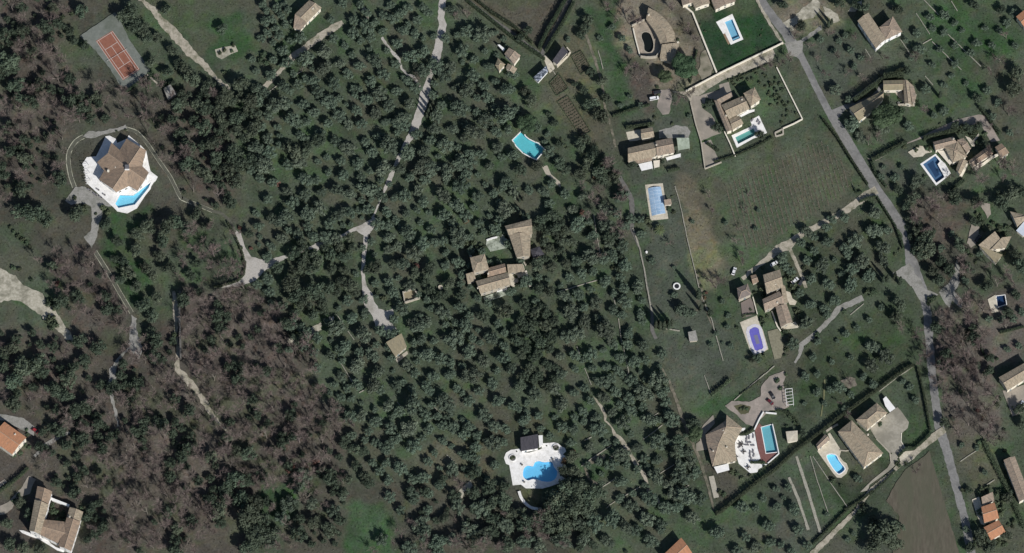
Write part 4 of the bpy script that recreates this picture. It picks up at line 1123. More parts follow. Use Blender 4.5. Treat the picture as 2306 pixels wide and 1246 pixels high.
# --- long roofed villa with the green pool
h = House('long_villa', 'sprawling villa with joined tile roofs above the long green pool', 'villa', (1650, 250), M_CREAM)
h.block(zB4([(400, 540), (700, 415), (800, 592), (505, 740)]), 4.4, 1.5, 'gable', M_OCHRE)
h.block(zB4([(300, 472), (480, 917), (560, 900), (395, 512)]), 3.8, 0.8, 'gable', M_PINK)
h.block(zB4([(508, 742), (645, 690), (712, 800), (560, 892)]), 3.7, 0.8, 'gable', M_OCHRE)
h.block(zB4([(712, 375), (868, 292), (955, 462), (815, 560)]), 5.0, 1.2, 'hip', M_OCHRE)
h.block(zB4([(330, 478), (540, 368), (556, 420), (400, 512)]), 3.5, 0.6, 'mono', M_PINK)
h.openings()
h.chimney(*zB4([(690, 470)])[0], 5.6); h.chimney(*zB4([(470, 690)])[0], 5.0)
cv = root('garden_canopy', W(*zB4([(760, 650)])[0]), 'white awning along the south front of the long roofed villa', 'awning')
q = local(WL(zB4([(655, 690), (790, 610), (870, 602), (865, 630), (790, 655), (680, 710)]), 2.6), cv)
add('canvas', slab_mesh('canvas', [Vector((p.x, p.y, 0)) for p in q], [], 2.6, 2.52, M_WHITE), cv)
for p in (q[0], q[2], q[5]):
    mb = MB(); mb.tube((p.x, p.y, 0), (p.x, p.y, 2.55), 0.05, 0.05, 6); mb.build('post', M_METAL, cv)

# --- farmhouse with white canopies
h = House('farmhouse', 'long tile roofed farmhouse with white canopies on its south side', 'house', (1465, 335), M_CREAM)
h.block(zB5([(212, 655), (770, 530), (800, 820), (215, 935)]), 4.3, 1.4, 'gable', M_OCHRE)
h.block(zB5([(765, 515), (1095, 448), (1150, 745), (800, 815)]), 4.7, 1.4, 'gable', M_PINK)
h.block(zB5([(470, 282), (705, 240), (745, 430), (485, 472)]), 3.6, 1.0, 'gable', M_OCHRE)
h.block(zB5([(215, 850), (700, 850), (700, 905), (420, 965)]), 3.2, 0.3, 'mono', M_PINK, win=False)
h.openings()
for x, y, z in ((790, 820, 5.0), (240, 790, 5.2), (785, 600, 6.0)): h.chimney(*zB5([(x, y)])[0], z)
def canopy(px, z, label, m, name='garden_canopy', cat='canopy', posts=True, thick=0.1, slope=0.0):
    c = centroid([Vector((x, y, 0)) for x, y in px])
    o = root(name, W(c.x, c.y), label, cat)
    q = [Vector((p.x, p.y, z)) for p in local(WL(px, z), o)]
    if slope:
        ys = [p.y for p in q]
        for p in q: p.z += slope * (p.y - min(ys))
    add('roof_panel', thick_mesh('roof_panel', q, thick, m), o)
    FOOT.append(px)
    if posts:
        for p in offset_loop(q, -0.25):
            mb = MB(); mb.tube((p.x, p.y, 0), (p.x, p.y, p.z - 0.08), 0.07, 0.07, 6); mb.build('post', M_FRAME, o)
    return o
canopy(zB5([(425, 978), (692, 918), (715, 1062), (488, 1112)]), 2.9, 'largest white flat canopy on the south side of the farmhouse', M_WHITE)
canopy(zB5([(722, 910), (852, 895), (846, 1030), (742, 1056)]), 2.8, 'small off white canopy between two others at the farmhouse', M_COPEC)
canopy(zB5([(975, 850), (1272, 762), (1272, 832), (1000, 905)]), 2.7, 'narrow white canopy at the east end of the farmhouse', M_WHITE)
canopy(zB5([(1190, 450), (1440, 452), (1455, 660), (1225, 702)]), 2.9, 'pale green translucent carport roof east of the farmhouse', mat('translucent_green', (0.31, 0.36, 0.28), (0.42, 0.47, 0.38), 0.8, c3=(0.25, 0.29, 0.22), scale3=0.3), 'carport', 'carport')

# --- dark pavilion of the white pool terrace
h = House('pool_pavilion', 'pavilion with a flat dark slate roof on the white terrace', 'pavilion', (1192, 998), M_WHITE)
h.block(zB6([(335, 142), (547, 100), (556, 270), (342, 305)]), 3.2, 0.5, 'mono', M_SLATE, win=True)
h.block(zB6([(556, 112), (606, 110), (610, 215), (566, 262)]), 2.6, 0.2, 'flat', M_WHITE, win=False)
h.openings()

# --- fan shaped villa
h = House('fan_villa', 'villa with a fan shaped tile roof and a curved white terrace', 'villa', (1630, 1000), M_CREAM)
z7 = lambda x, y, z: h.L(W(1560 + x / 5.416, 900 + y / 5.416, z))
N, E1, E2, E3, S_, W2, W1, NW = z7(415, 190, 3.8), z7(605, 345, 3.8), z7(512, 530, 3.8), z7(535, 748, 3.8), z7(240, 812, 3.8), z7(168, 520, 3.8), z7(157, 430, 3.8), z7(398, 255, 3.8)
R1, R2 = z7(408, 330, 6.0), z7(312, 545, 6.2)
for q in ([N, R1, E1], [E1, R1, R2], [E1, R2, E2], [E2, R2, E3], [E3, R2, S_], [S_, R2, W2], [W2, R2, W1], [W1, R2, R1], [W1, R1, NW], [NW, R1, N]):
    h.slope(q, M_OCHRE if q[0] in (N, E1, E2, E3) else M_PINK)  # sunny east slopes lighter, west slopes darker: shade put into the tile colour
for a, b in ((N, R1), (R1, R2), (R2, S_), (R2, E3), (R2, W2), (R1, E1)): h.ridge(a, b)
lp = [N, E1, E2, E3, S_, W2, W1, NW]
wl3 = offset_loop([Vector((p.x, p.y, 0)) for p in lp], -0.5)
nw = len(wl3)
add('wall', mesh('wall', [Vector((p.x, p.y, 0)) for p in wl3] + [Vector((p.x, p.y, 3.8)) for p in wl3], [[i, (i + 1) % nw, nw + (i + 1) % nw, nw + i] for i in range(nw)], M_CREAM), h.o)
for i in range(nw):
    a, b = wl3[i], wl3[(i + 1) % nw]
    e = b - a
    if e.length < 2.5: continue
    nn = Vector((e.y, -e.x, 0)).normalized()
    k = int(e.length / 3.2) or 1
    for j in range(k):
        pt = a + e * ((j + .5) / k)
        w = add('window', wm['frame'], h.o, (pt.x, pt.y, 1.6), (0, 0, math.atan2(nn.y, nn.x) - math.pi / 2), (1.2, 1, 1.2)); add('pane', wm['pane'], w)
for x, y in ((372, 380), (385, 410), (415, 580), (250, 628)): h.chimney(*zB7([(x, y)])[0], 5.6, 0.8)
FOOT.append(zB7([(415, 190), (605, 345), (512, 530), (535, 748), (240, 812), (160, 430)]))
canopy(zB7([(258, 822), (370, 795), (435, 780), (447, 860), (300, 900)]), 2.6, 'white flat canopy at the south corner of the fan shaped villa', M_WHITE)
h = House('garden_hut', 'small square garden hut with a pale roof east of the teal pool', 'hut', (1783, 982), M_CREAM)
h.block(zB7([(1135, 390), (1278, 378), (1282, 500), (1155, 522)]), 2.4, 0.35, 'pyramid', M_DECKC, win=False)
h.blocks = []
pg = root('pergola', W(1778, 895), 'white metal pergola frame beside the parked cars', 'pergola')
qq = local(WL(t32([(125, 150), (172, 145), (182, 250), (135, 258)]), 2.5), pg)
for i in range(4):
    mb = MB(); mb.tube(qq[i], qq[(i + 1) % 4], 0.14, 0.14, 4); mb.build('beam', M_WHITE, pg)
    mb = MB(); mb.tube((qq[i].x, qq[i].y, 0), qq[i], 0.10, 0.10, 5); mb.build('post', M_WHITE, pg)
for t in (0.2, 0.4, 0.6, 0.8):
    mb = MB(); mb.tube(qq[0].lerp(qq[3], t), qq[1].lerp(qq[2], t), 0.10, 0.10, 4); mb.build('beam', M_WHITE, pg)

# --- hipped roof house
h = House('hipped_house', 'house with a big hipped tile roof between the cream pool deck and grey court', 'house', (1940, 1000), M_CREAM)
h.block(zB8([(397, 548), (745, 1025), (1002, 832), (582, 395)]), 4.3, 1.9, 'hip', M_OCHRE)
h.block(zB8([(640, 388), (915, 163), (1060, 296), (790, 520)]), 4.0, 1.5, 'hip', M_OCHRE)
h.openings()
for x, y in ((800, 590), (820, 910)): h.chimney(*zB8([(x, y)])[0], 5.2)
h = House('pool_house', 'small brown tiled pool house at the head of the cream deck', 'pool house', (1852, 996), M_CREAM)
h.block(zB8([(102, 722), (228, 580), (292, 652), (132, 790)]), 2.8, 0.7, 'gable', M_PINK)
h.openings()
canopy(zB8([(1000, 110), (1040, 75), (1166, 235), (1092, 288), (1030, 205)]), 2.7, 'white carport roof at the corner of the hipped roof house', M_WHITE, 'carport', 'carport')

# --- farmhouse with the violet pool
h = House('stone_farmhouse', 'farmhouse of three stepped tile roofs above the violet covered pool', 'house', (1745, 675), M_STONE)
h.block(zB9([(440, 245), (630, 185), (668, 378), (480, 452)]), 5.2, 1.3, 'gable', M_OCHRE)
h.block(zB9([(432, 520), (625, 428), (690, 560), (460, 645)]), 4.4, 1.2, 'gable', M_PINK)
h.block(zB9([(580, 605), (640, 832), (772, 772), (706, 572)]), 4.1, 1.2, 'gable', M_PINK)
h.block(zB9([(636, 345), (668, 560), (722, 560), (688, 372)]), 3.7, 0.5, 'mono', M_OCHRE)
h.openings()
for x, y, z in ((580, 350, 6.2), (600, 560, 5.6)): h.chimney(*zB9([(x, y)])[0], z)
h = House('barn', 'grey brown roofed barn with rounded corners west of the stepped farmhouse', 'barn', (1675, 655), M_STONE)
h.block(zB9([(148, 395), (268, 345), (312, 462), (165, 525)]), 4.3, 1.0, 'hip', M_GREYROOF, hipf=0.35)
h.openings()
h = House('shed', 'small reddish shed between barn and stepped farmhouse', 'shed', (1696, 628), M_STONE)
h.block(zB9([(300, 255), (360, 240), (392, 322), (325, 348)]), 2.6, 0.6, 'gable', M_BROWN, win=False)

# --- central stone house
h = House('stone_mas', 'rambling old stone house with five tile roofs deep in the trees', 'house', (1120, 570), M_STONE)
h.block(zB10([(660, 222), (1000, 133), (1015, 320), (712, 335)]), 5.6, 1.2, 'gable', M_OCHRE)
h.block(zB10([(712, 325), (812, 622), (985, 610), (990, 312)]), 5.2, 1.3, 'gable', M_OCHRE)
h.block(zB10([(218, 625), (405, 578), (460, 770), (262, 820)]), 7.0, 1.0, 'hip', M_OCHRE, hipf=0.35)
h.block(zB10([(455, 755), (662, 700), (682, 812), (440, 880)]), 4.6, 0.9, 'gable', M_BROWN)
h.block(zB10([(290, 925), (702, 815), (738, 968), (350, 1085)]), 5.0, 1.3, 'gable', M_OCHRE)
h.block(zB10([(165, 840), (270, 808), (292, 905), (190, 962)]), 3.8, 0.6, 'mono', M_OCHRE)
h.block(zB10([(690, 718), (890, 712), (915, 800), (705, 828)]), 3.2, 0.6, 'mono', M_OCHRE)
h.openings()
for x, y, z in ((850, 390, 6.3), (715, 280, 6.6), (320, 1015, 6.0), (450, 835, 5.6)): h.chimney(*zB10([(x, y)])[0], z)
h = House('garden_shed', 'dark slate roofed shed tucked against the east side of the old stone house', 'shed', (1210, 570), M_STONE)
h.block(zB10([(990, 520), (1100, 480), (1165, 582), (1015, 630)]), 2.9, 0.9, 'pyramid', M_SLATE, win=False)

# --- villa with the navy pool
h = House('pool_villa', 'villa with clustered brown tile roofs above the navy pool', 'villa', (2140, 340), M_CREAM)
h.block(zB11([(442, 498), (720, 425), (790, 540), (480, 612)]), 4.2, 1.1, 'gable', M_PINK)
h.block(zB11([(600, 560), (792, 478), (922, 705), (720, 790)]), 4.5, 1.4, 'hip', M_OCHRE)
h.block(zB11([(785, 470), (872, 442), (976, 588), (920, 655)]), 4.9, 0.8, 'hip', M_PINK)
h.block(zB11([(822, 715), (765, 890), (825, 962), (930, 770)]), 3.8, 0.7, 'gable', M_OCHRE)
h.openings()
h.chimney(*zB11([(730, 460)])[0], 5.5)
canopy(zB11([(500, 620), (598, 618), (722, 778), (678, 820)]), 2.7, 'cream awning over the terrace beside the navy pool', M_COPEC)
h = House('garage', 'long brown roofed garage east of the navy pool villa', 'garage', (2208, 353), M_CREAM)
h.block(zB11([(1020, 705), (1195, 570), (1285, 662), (1065, 800)]), 3.6, 1.0, 'gable', M_BROWN)
h.block(zB11([(938, 762), (1020, 710), (1065, 800), (1000, 850)]), 3.2, 0.8, 'gable', M_PINK)
h.openings()
h = House('garage', 'smaller square garage at the far end of the pinkish drive', 'garage', (2256, 338), M_CREAM)
h.block(zB11([(1310, 572), (1402, 515), (1512, 648), (1400, 715)]), 3.6, 0.9, 'gable', M_BROWN)
h.openings()

# --- house by the umbrella tree
h = House('mossy_roofed_house', 'long mossy roofed house partly behind the big round tree', 'house', (1945, 250), M_CREAM)
h.block(zB12([(285, 832), (560, 690), (732, 905), (480, 1102)]), 4.2, 1.5, 'gable', M_MOSSY)
h.block(zB12([(565, 692), (960, 480), (985, 640), (730, 905)]), 4.0, 1.3, 'gable', M_MOSSY)
h.block(zB12([(968, 282), (1362, 268), (1368, 468), (972, 474)]), 4.2, 1.0, 'gable', M_MOSSY)
h.block(zB12([(1366, 270), (1400, 735), (1545, 770), (1475, 290)]), 3.8, 1.0, 'gable', M_OCHRE)
h.block(zB12([(1478, 310), (1560, 775), (1632, 605), (1585, 398)]), 3.3, 0.5, 'mono', M_PINK)
h.openings()

# --- house at the far east edge
h = House('tiled_house', 'tiled house with a pale gable wall in the eastern trees', 'house', (2240, 557), M_CREAM)
h.block(zB13([(268, 835), (500, 640), (610, 780), (440, 900)]), 4.4, 1.0, 'mono', M_OCHRE)
h.block(zB13([(435, 900), (600, 725), (735, 700), (655, 862)]), 4.2, 0.9, 'mono', M_OCHRE)
h.block(zB13([(285, 850), (440, 905), (610, 960), (518, 1082)]), 3.6, 0.8, 'mono', M_MOSSY)
h.openings()
h = House('tiled_house', 'tiled house with a blue white side roof cut by the east edge', 'house', (2300, 490), M_CREAM)
h.block(zB13([(712, 350), (900, 395), (925, 470), (815, 562)]), 4.2, 1.0, 'gable', M_OCHRE)
h.block(zB13([(800, 620), (930, 470), (1030, 560), (900, 700)]), 3.0, 0.3, 'flat', mat('pale_blue_sheet', (0.46, 0.50, 0.56), (0.54, 0.58, 0.64), 0.6), win=False)
h.openings()
h = House('long_house', 'house with a pale eaves line above a grey patio at the east edge', 'house', (2290, 850), M_CREAM)
h.block(zB14([(368, 562), (780, 330), (880, 500), (492, 745)]), 4.6, 1.4, 'gable', M_OCHRE)
h.openings()

# --- houses at the lower right
h = House('orange_roofed_house', 'upper of the two small orange roofed houses by the lower road', 'house', (2228, 1155), M_CREAM)
h.block(zB15([(390, 792), (520, 748), (566, 902), (420, 948)]), 4.2, 0.9, 'gable', M_ORANGE)
h.block(zB15([(390, 700), (503, 648), (520, 735), (405, 778)]), 3.0, 0.6, 'mono', M_PINK)
h.openings(); h.chimney(*zB15([(405, 850)])[0], 4.9)
h = House('orange_roofed_house', 'lower and brighter of the two small orange roofed houses by the lower road', 'house', (2240, 1195), M_CREAM)
h.block(zB15([(415, 992), (560, 920), (628, 1035), (485, 1120)]), 4.0, 0.9, 'gable', M_ORANGE)
h.openings()
h = House('terraced_cottage', 'long low pinkish roofed building at the lower right edge', 'house', (2290, 1080), M_CREAM)
h.block(zB15([(610, 332), (765, 742), (872, 692), (720, 295)]), 4.3, 1.3, 'gable', M_PINK)
h.openings()

# --- houses at the lower left
h = House('orange_villa', 'orange tiled house cut by the west edge below the pale track', 'house', (20, 985), M_CREAM)
h.block(zB16([(38, 115), (228, 250), (105, 395), (-85, 262)]), 5.4, 1.4, 'gable', M_ORANGE)
h.openings(); h.chimney(*zB16([(130, 225)])[0], 6.8); h.chimney(*zB16([(65, 300)])[0], 6.4)
h = House('courtyard_villa', 'brown roofed villa with a square inner courtyard', 'villa', (125, 1165), M_WHITE)
h.block(zB16([(322, 668), (300, 792), (415, 832), (450, 715)]), 5.6, 1.4, 'gable', M_BROWN)
h.block(zB16([(298, 785), (250, 1052), (345, 1085), (420, 828)]), 6.6, 1.5, 'gable', M_OCHRE)
h.block(zB16([(350, 952), (655, 985), (590, 1205), (318, 1075)]), 5.2, 1.2, 'gable', M_BROWN)
h.block(zB16([(600, 848), (572, 945), (688, 982), (716, 890)]), 4.9, 1.2, 'gable', M_OCHRE)
h.block(zB16([(574, 938), (500, 1185), (612, 1228), (692, 976)]), 5.7, 1.3, 'gable', M_BROWN)
h.block(zB16([(440, 765), (600, 828), (592, 845), (432, 785)]), 3.0, 0.1, 'flat', M_WHITE, win=False)
h.openings(); h.chimney(*zB16([(345, 800)])[0], 7.6); h.chimney(*zB16([(600, 935)])[0], 6.6)
deck(zB16([(165, 1048), (205, 1052), (240, 1066), (300, 1086), (350, 1102), (400, 1120), (440, 1165), (480, 1195), (560, 1222), (545, 1238), (490, 1222), (450, 1195), (400, 1165), (340, 1128), (250, 1098), (190, 1072)]), None, M_DECKW, 0.3, 'white terrace below the courtyard villa', 'terrace')

# --- small house, barn and greenhouse at the kitchen garden
h = House('cottage', 'cottage of three small tile roofs with a white lean to', 'cottage', (1140, 137), M_CREAM)
h.block(zB17([(300, 405), (368, 312), (540, 428), (445, 555)]), 4.2, 1.0, 'gable', M_PINK)
h.block(zB17([(165, 570), (205, 468), (315, 560), (225, 660)]), 3.8, 0.8, 'hip', M_MOSSY, hipf=0.3)
h.block(zB17([(318, 612), (352, 545), (490, 622), (440, 700)]), 3.8, 0.8, 'gable', M_OCHRE)
h.block(zB17([(198, 270), (230, 265), (310, 330), (285, 362)]), 2.6, 0.2, 'flat', M_WHITE, win=False)
h.openings()
h = House('barn', 'barn with a dark slate roof and pale parapet at the end of the hedged lanes', 'barn', (1262, 126), M_CREAM)
h.block(zB17([(1010, 512), (1165, 292), (1242, 375), (1080, 562)]), 3.8, 0.6, 'mono', M_SLATE)
h.openings()
pw = root('parapet', W(1268, 135), 'pale parapet wall round two sides of the slate roofed barn', 'wall')
q = local(WL(zB17([(1225, 330), (1275, 390), (1235, 450), (1080, 605)]), 0), pw)
mb = MB()
for a, b in zip(q[:-1], q[1:]):
    mid = (a + b) / 2; d = b - a
    mb.box(mid.x, mid.y, 1.0, d.length + 0.3, 0.55, 2.0, math.atan2(d.y, d.x))
mb.build('wall', M_DECKC, pw)
h = House('greenhouse', 'lean to greenhouse with streaked blue white glazing', 'greenhouse', (1217, 167), M_WHITE)
h.block(zB17([(730, 760), (925, 582), (948, 660), (800, 822)]), 2.6, 0.9, 'mono', mat('greenhouse_glazing', (0.05, 0.06, 0.075), (0.40, 0.43, 0.50), 1.1, rough=0.15, fac=(0.48, 0.66), spec=0.6), win=False)
# --- top edge houses
h = House('tiled_house', 'tiled house on a green bank at the top edge', 'house', (694, 25), M_CREAM)
h.block(t10([(250, 95), (345, 2), (428, 52), (330, 152)]), 4.2, 1.2, 'gable', M_OCHRE)
h.block(t10([(250, 98), (328, 155), (290, 200), (240, 190)]), 3.0, 0.5, 'mono', M_PINK)
h.openings(); h.chimney(*t10([(370, 60)])[0], 5.6)
h = House('double_house', 'pair of joined ochre tile roofs with a bright south wall', 'house', (1980, 70), M_WHITE)
h.block(t30([(608, 140), (732, 325), (800, 262), (682, 85)]), 5.2, 1.3, 'gable', M_OCHRE)
h.block(t30([(755, 182), (795, 268), (908, 212), (845, 110)]), 4.8, 1.2, 'hip', M_PINK, hipf=0.35)
h.openings()
h = House('orange_roofed_house', 'orange roofed house at the top right corner', 'house', (2306, 42), M_CREAM)
h.block(t30([(1668, 112), (1722, 68), (1790, 135), (1730, 195)]), 4.4, 1.0, 'gable', M_ORANGE)
h.openings()
h = House('orange_roofed_house', 'orange roofed house cut by the bottom edge', 'house', (1525, 1245), M_CREAM)
h.block(t22([(1110, 1142), (985, 1262), (1060, 1360), (1185, 1248)]), 4.4, 1.2, 'gable', M_ORANGE)
h.openings()
# --- garage, ruin and huts in the grove
h = House('garage', 'square mottled tile garage at the end of the gravel drive', 'garage', (893, 777), M_STONE)
h.block(t11([(858, 1065), (962, 1005), (998, 1092), (920, 1158)]), 3.4, 0.5, 'mono', M_MOSSY)
h.openings()
deck(t11([(920, 1175), (1000, 1120), (1005, 1140), (935, 1200)]), None, M_STONE, 0.1, 'pale slab behind the square garage', 'path')
h = House('ruin', 'small roofless stone ruin with pale broken walls', 'ruin', (925, 668), M_STONE)
rq = local(WL(t11([(972, 735), (1042, 712), (1083, 772), (985, 803)]), 0), h.o)
mb = MB()
for i in range(4):
    a, b = rq[i], rq[(i + 1) % 4]
    d = b - a
    for k in range(3):
        mid = a + d * ((k + .5) / 3)
        mb.box(mid.x, mid.y, 0.8 + 0.25 * ((i + k) % 3), d.length / 3 + 0.2, 0.55, 1.6 + 0.5 * ((i + k) % 3), math.atan2(d.y, d.x))
mb.build('wall', M_STONE, h.o)
add('rubble_floor', slab_mesh('rubble_floor', [Vector((p.x * 0.93, p.y * 0.93, 0)) for p in rq], [], 0.5, 0, M_MOSSY), h.o)
FOOT.append(t11([(965, 730), (1042, 705), (1090, 772), (985, 810)]))
h = House('shed', 'small square shed with a pale roof in the long field', 'shed', (1560, 757), M_STONE)
h.block(t21([(1155, 996), (1206, 984), (1222, 1050), (1165, 1056)]), 2.4, 0.4, 'mono', M_GREYGR, win=False)
h = House('shed', 'small flat grey shed south east of the tennis court', 'shed', (383, 207), M_STONE)
h.block(t00([(1092, 592), (1138, 564), (1182, 630), (1122, 668)]), 2.5, 0.2, 'flat', M_GREYGR, win=False)
h = House('shed', 'tiny tiled pump house beside the ribbed pool enclosure', 'shed', (1506, 456), M_CREAM)
h.block(t21([(995, 112), (1040, 105), (1048, 140), (1000, 148)]), 2.2, 0.4, 'mono', M_PINK, win=False)
# ------------------------------------------------------------------ plants: shared meshes
def npmesh(name, V, F, m, smooth=False):
    me = bpy.data.meshes.new(name)
    V = np.asarray(V, np.float32); F = np.asarray(F, np.int32)
    k = F.shape[1]
    me.vertices.add(len(V)); me.vertices.foreach_set('co', V.reshape(-1))
    me.loops.add(F.size); me.loops.foreach_set('vertex_index', F.reshape(-1))
    me.polygons.add(len(F)); me.polygons.foreach_set('loop_start', np.arange(0, F.size, k, dtype=np.int32))
    me.polygons.foreach_set('loop_total', np.full(len(F), k, np.int32))
    if smooth: me.polygons.foreach_set('use_smooth', np.ones(len(F), bool))
    me.update(calc_edges=True)
    me.materials.append(m)
    return me
def unit(v): return v / (np.linalg.norm(v, axis=-1, keepdims=True) + 1e-9)
def leaf_quads(rs, cen, nrm, size):
    n = len(cen)
    a = unit(np.cross(nrm, unit(rs.normal(size=(n, 3)))))
    b = np.cross(nrm, a)
    s = size[:, None]
    e = rs.uniform(0.7, 1.3, (n, 1))
    V = np.stack([cen - a * s * e, cen - b * s * 0.8, cen + a * s * e, cen + b * s * 0.8], 1).reshape(-1, 3)
    return V, np.arange(4 * n).reshape(n, 4)
def blob(rs, c, r, nu=7, nv=4):
    V = []
    for j in range(nv + 1):
        t = math.pi * j / nv
        for i in range(nu):
            p = 2 * math.pi * i / nu
            k = r * rs.uniform(0.82, 1.12)
            V.append((c[0] + k * math.sin(t) * math.cos(p), c[1] + k * math.sin(t) * math.sin(p), c[2] + k * math.cos(t) * 0.85))
    F = [[j * nu + i, (j + 1) * nu + i, (j + 1) * nu + (i + 1) % nu, j * nu + (i + 1) % nu] for j in range(nv) for i in range(nu)]
    return V, F
def crown_mesh(name, seed, m, lumps, quads, size, zc=1.0, zr=0.35, spread=0.55, lr=(0.30, 0.46), core=0.68, up=0.25):
    rs = np.random.RandomState(seed)
    VV, FF, off = [], [], 0
    ang0 = rs.uniform(0, 6.28)
    L = []
    for k in range(lumps):
        if k == 0: c, r = np.array([0, 0, zc + zr * 0.4]), lr[1]
        else:
            a = ang0 + 6.283 * k / (lumps - 1) * (1 if lumps < 9 else 1.618) + rs.uniform(-.35, .35)
            d = spread * rs.uniform(0.55, 1.18)
            c = np.array([math.cos(a) * d, math.sin(a) * d, zc + rs.uniform(-zr, zr)])
            r = rs.uniform(*lr)
        L.append((c, r))
    w = np.array([r * r for c, r in L]); w /= w.sum()
    for (c, r), q in zip(L, w):
        V, F = blob(rs, c, r * core)
        VV.append(np.array(V)); FF.append(np.array(F) + off); off += len(V)
        n = max(6, int(quads * q))
        d = unit(rs.normal(size=(n, 3)) + np.array([0, 0, up]))
        cen = c + d * (r * rs.uniform(0.62, 1.12, (n, 1)))
        nrm = unit(d + rs.normal(size=(n, 3)) * 0.5)
        V, F = leaf_quads(rs, cen, nrm, rs.uniform(size[0], size[1], n))
        VV.append(V); FF.append(F + off); off += len(V)
    return npmesh(name, np.concatenate(VV), np.concatenate(FF), m)
def trunk_mesh(name, seed, m, h=0.9, r=0.09, limbs=4, spread=0.5):
    rnd = random.Random(seed)
    mb = MB()
    a = Vector((rnd.uniform(-.05, .05), rnd.uniform(-.05, .05), h * 0.5))
    mb.tube((0, 0, -0.05), a, r * 1.25, r * 0.85, 6)
    for k in range(limbs):
        t = 6.283 * k / limbs + rnd.uniform(-.4, .4)
        e = a + Vector((math.cos(t) * spread * rnd.uniform(.6, 1), math.sin(t) * spread * rnd.uniform(.6, 1), h * 0.55 * rnd.uniform(.7, 1.2)))
        mb.tube(a, e, r * 0.7, r * 0.25, 5)
    return mb.me(name, m)
def bare_meshes(seed, height=2.1, ntw=430, tw=(0.005, 0.009)):
    rnd = random.Random(seed); rs = np.random.RandomState(seed)
    mb = MB(); ends = []
    def grow(p, d, L, r, lv):
        q = p + d * L
        mb.tube(p, q, r, r * 0.66, 4 if lv < 2 else 3)
        if lv >= 1: ends.append((p, q, d))
        if lv == 3: return
        for k in range(rnd.choice((3, 3, 4)) if lv < 2 else 3):
            sp = 0.62 if lv else 0.85
            nd = (d + Vector((rnd.uniform(-1, 1), rnd.uniform(-1, 1), rnd.uniform(-.35, .55))) * sp).normalized()
            grow(p + d * L * rnd.uniform(0.6, 1.0), nd, L * rnd.uniform(0.58, 0.78), r * 0.58, lv + 1)
    grow(Vector((0, 0, -.03)), Vector((rnd.uniform(-.1, .1), rnd.uniform(-.1, .1), 1)).normalized(), height * 0.38, 0.042, 0)
    P = np.array([tuple(a) for a, b, d in ends]); Q = np.array([tuple(b) for a, b, d in ends]); D = np.array([tuple(d) for a, b, d in ends])
    i = rs.randint(0, len(P), ntw); t = rs.uniform(0.25, 1.0, (ntw, 1))
    s = P[i] * (1 - t) + Q[i] * t
    d = unit(D[i] + rs.normal(size=(ntw, 3)) * 0.62 + np.array([0, 0, .15]))
    e = s + d * rs.uniform(0.14, 0.42, (ntw, 1))
    wv = unit(np.cross(d, unit(rs.normal(size=(ntw, 3))))) * rs.uniform(tw[0], tw[1], (ntw, 1))
    V = np.stack([s - wv, s + wv, e + wv * 0.5, e - wv * 0.5], 1).reshape(-1, 3)
    xy = max(np.abs(np.concatenate([V[:, :2]])).max(), 1e-3)
    k = 1.0 / np.percentile(np.hypot(V[:, 0], V[:, 1]), 96)
    V[:, :2] *= k
    mb.v = [(x * k, y * k, z) for x, y, z in mb.v]
    return mb.me('trunk', M_BAREBARK), npmesh('twigs', V, np.arange(4 * ntw).reshape(ntw, 4), M_TWIG)

KIND = {}
KIND['olive_tree'] = [(crown_mesh('crown', 10 + k, M_OLIVE, 9 + k % 4, 820, (0.045, 0.105), zc=0.95, zr=0.2, spread=0.64, lr=(0.26, 0.42), core=0.7), trunk_mesh('trunk', 40 + k, M_TRUNK, 0.9, 0.08)) for k in range(8)]
KIND['evergreen_tree'] = [(crown_mesh('crown', 70 + k, M_OAK, 12 + k % 3, 950, (0.045, 0.10), zc=1.1, zr=0.34, spread=0.62, lr=(0.26, 0.42), core=0.62), trunk_mesh('trunk', 90 + k, M_TRUNK, 1.1, 0.08)) for k in range(6)]
KIND['umbrella_pine'] = [(crown_mesh('crown', 120 + k, M_PINE, 34, 3400, (0.025, 0.055), zc=1.3, zr=0.13, spread=0.6, lr=(0.26, 0.40), core=0.9, up=0.5), trunk_mesh('trunk', 130 + k, M_TRUNK, 1.35, 0.055, 6, 0.6)) for k in range(2)]
KIND['bare_tree'] = [bare_meshes(150 + k)[::-1] for k in range(7)]
def cypress_mesh(seed):
    rs = np.random.RandomState(seed)
    n = 420
    z = rs.uniform(0.02, 1, n) ** 0.9
    R_ = 0.098 * np.sin(np.pi * np.clip(z * 0.9 + 0.12, 0, 1)) ** 0.7 * (1 - z * 0.45) + 0.008
    a = rs.uniform(0, 6.283, n)
    d = np.stack([np.cos(a), np.sin(a), np.full(n, .25)], 1)
    cen = np.stack([np.cos(a) * R_, np.sin(a) * R_, z], 1)
    V, F = leaf_quads(rs, cen, unit(d + rs.normal(size=(n, 3)) * .4), rs.uniform(0.02, 0.04, n))
    mb = MB(); pr = None
    for k in range(7):
        zz = 0.04 + k * 0.155
        mb.tube((0, 0, zz), (0, 0, min(zz + 0.155, 0.99)), 0.085 * math.sin(math.pi * min(1, zz * .9 + .14)) ** .7 * (1 - zz * .45), 0.085 * max(0.02, math.sin(math.pi * min(0.985, (zz + .155) * .9 + .12))) ** .7 * (1 - zz * .5), 7)
    V2 = np.array(mb.v)
    quads = [f for f in mb.f if len(f) == 4]
    return npmesh('crown', np.concatenate([V, V2]), np.concatenate([F, np.array(quads) + len(V)]), M_CYP)
KIND['cypress_tree'] = [(cypress_mesh(200 + k), MB().tube((0, 0, -.02), (0, 0, .12), 0.018, 0.014, 6).me('trunk', M_TRUNK)) for k in range(3)]
SHRUB = [crown_mesh('shrub', 220 + k, M_BUSH, 5, 200, (0.11, 0.22), zc=0.45, zr=0.15, spread=0.5, lr=(0.35, 0.5)) for k in range(5)]
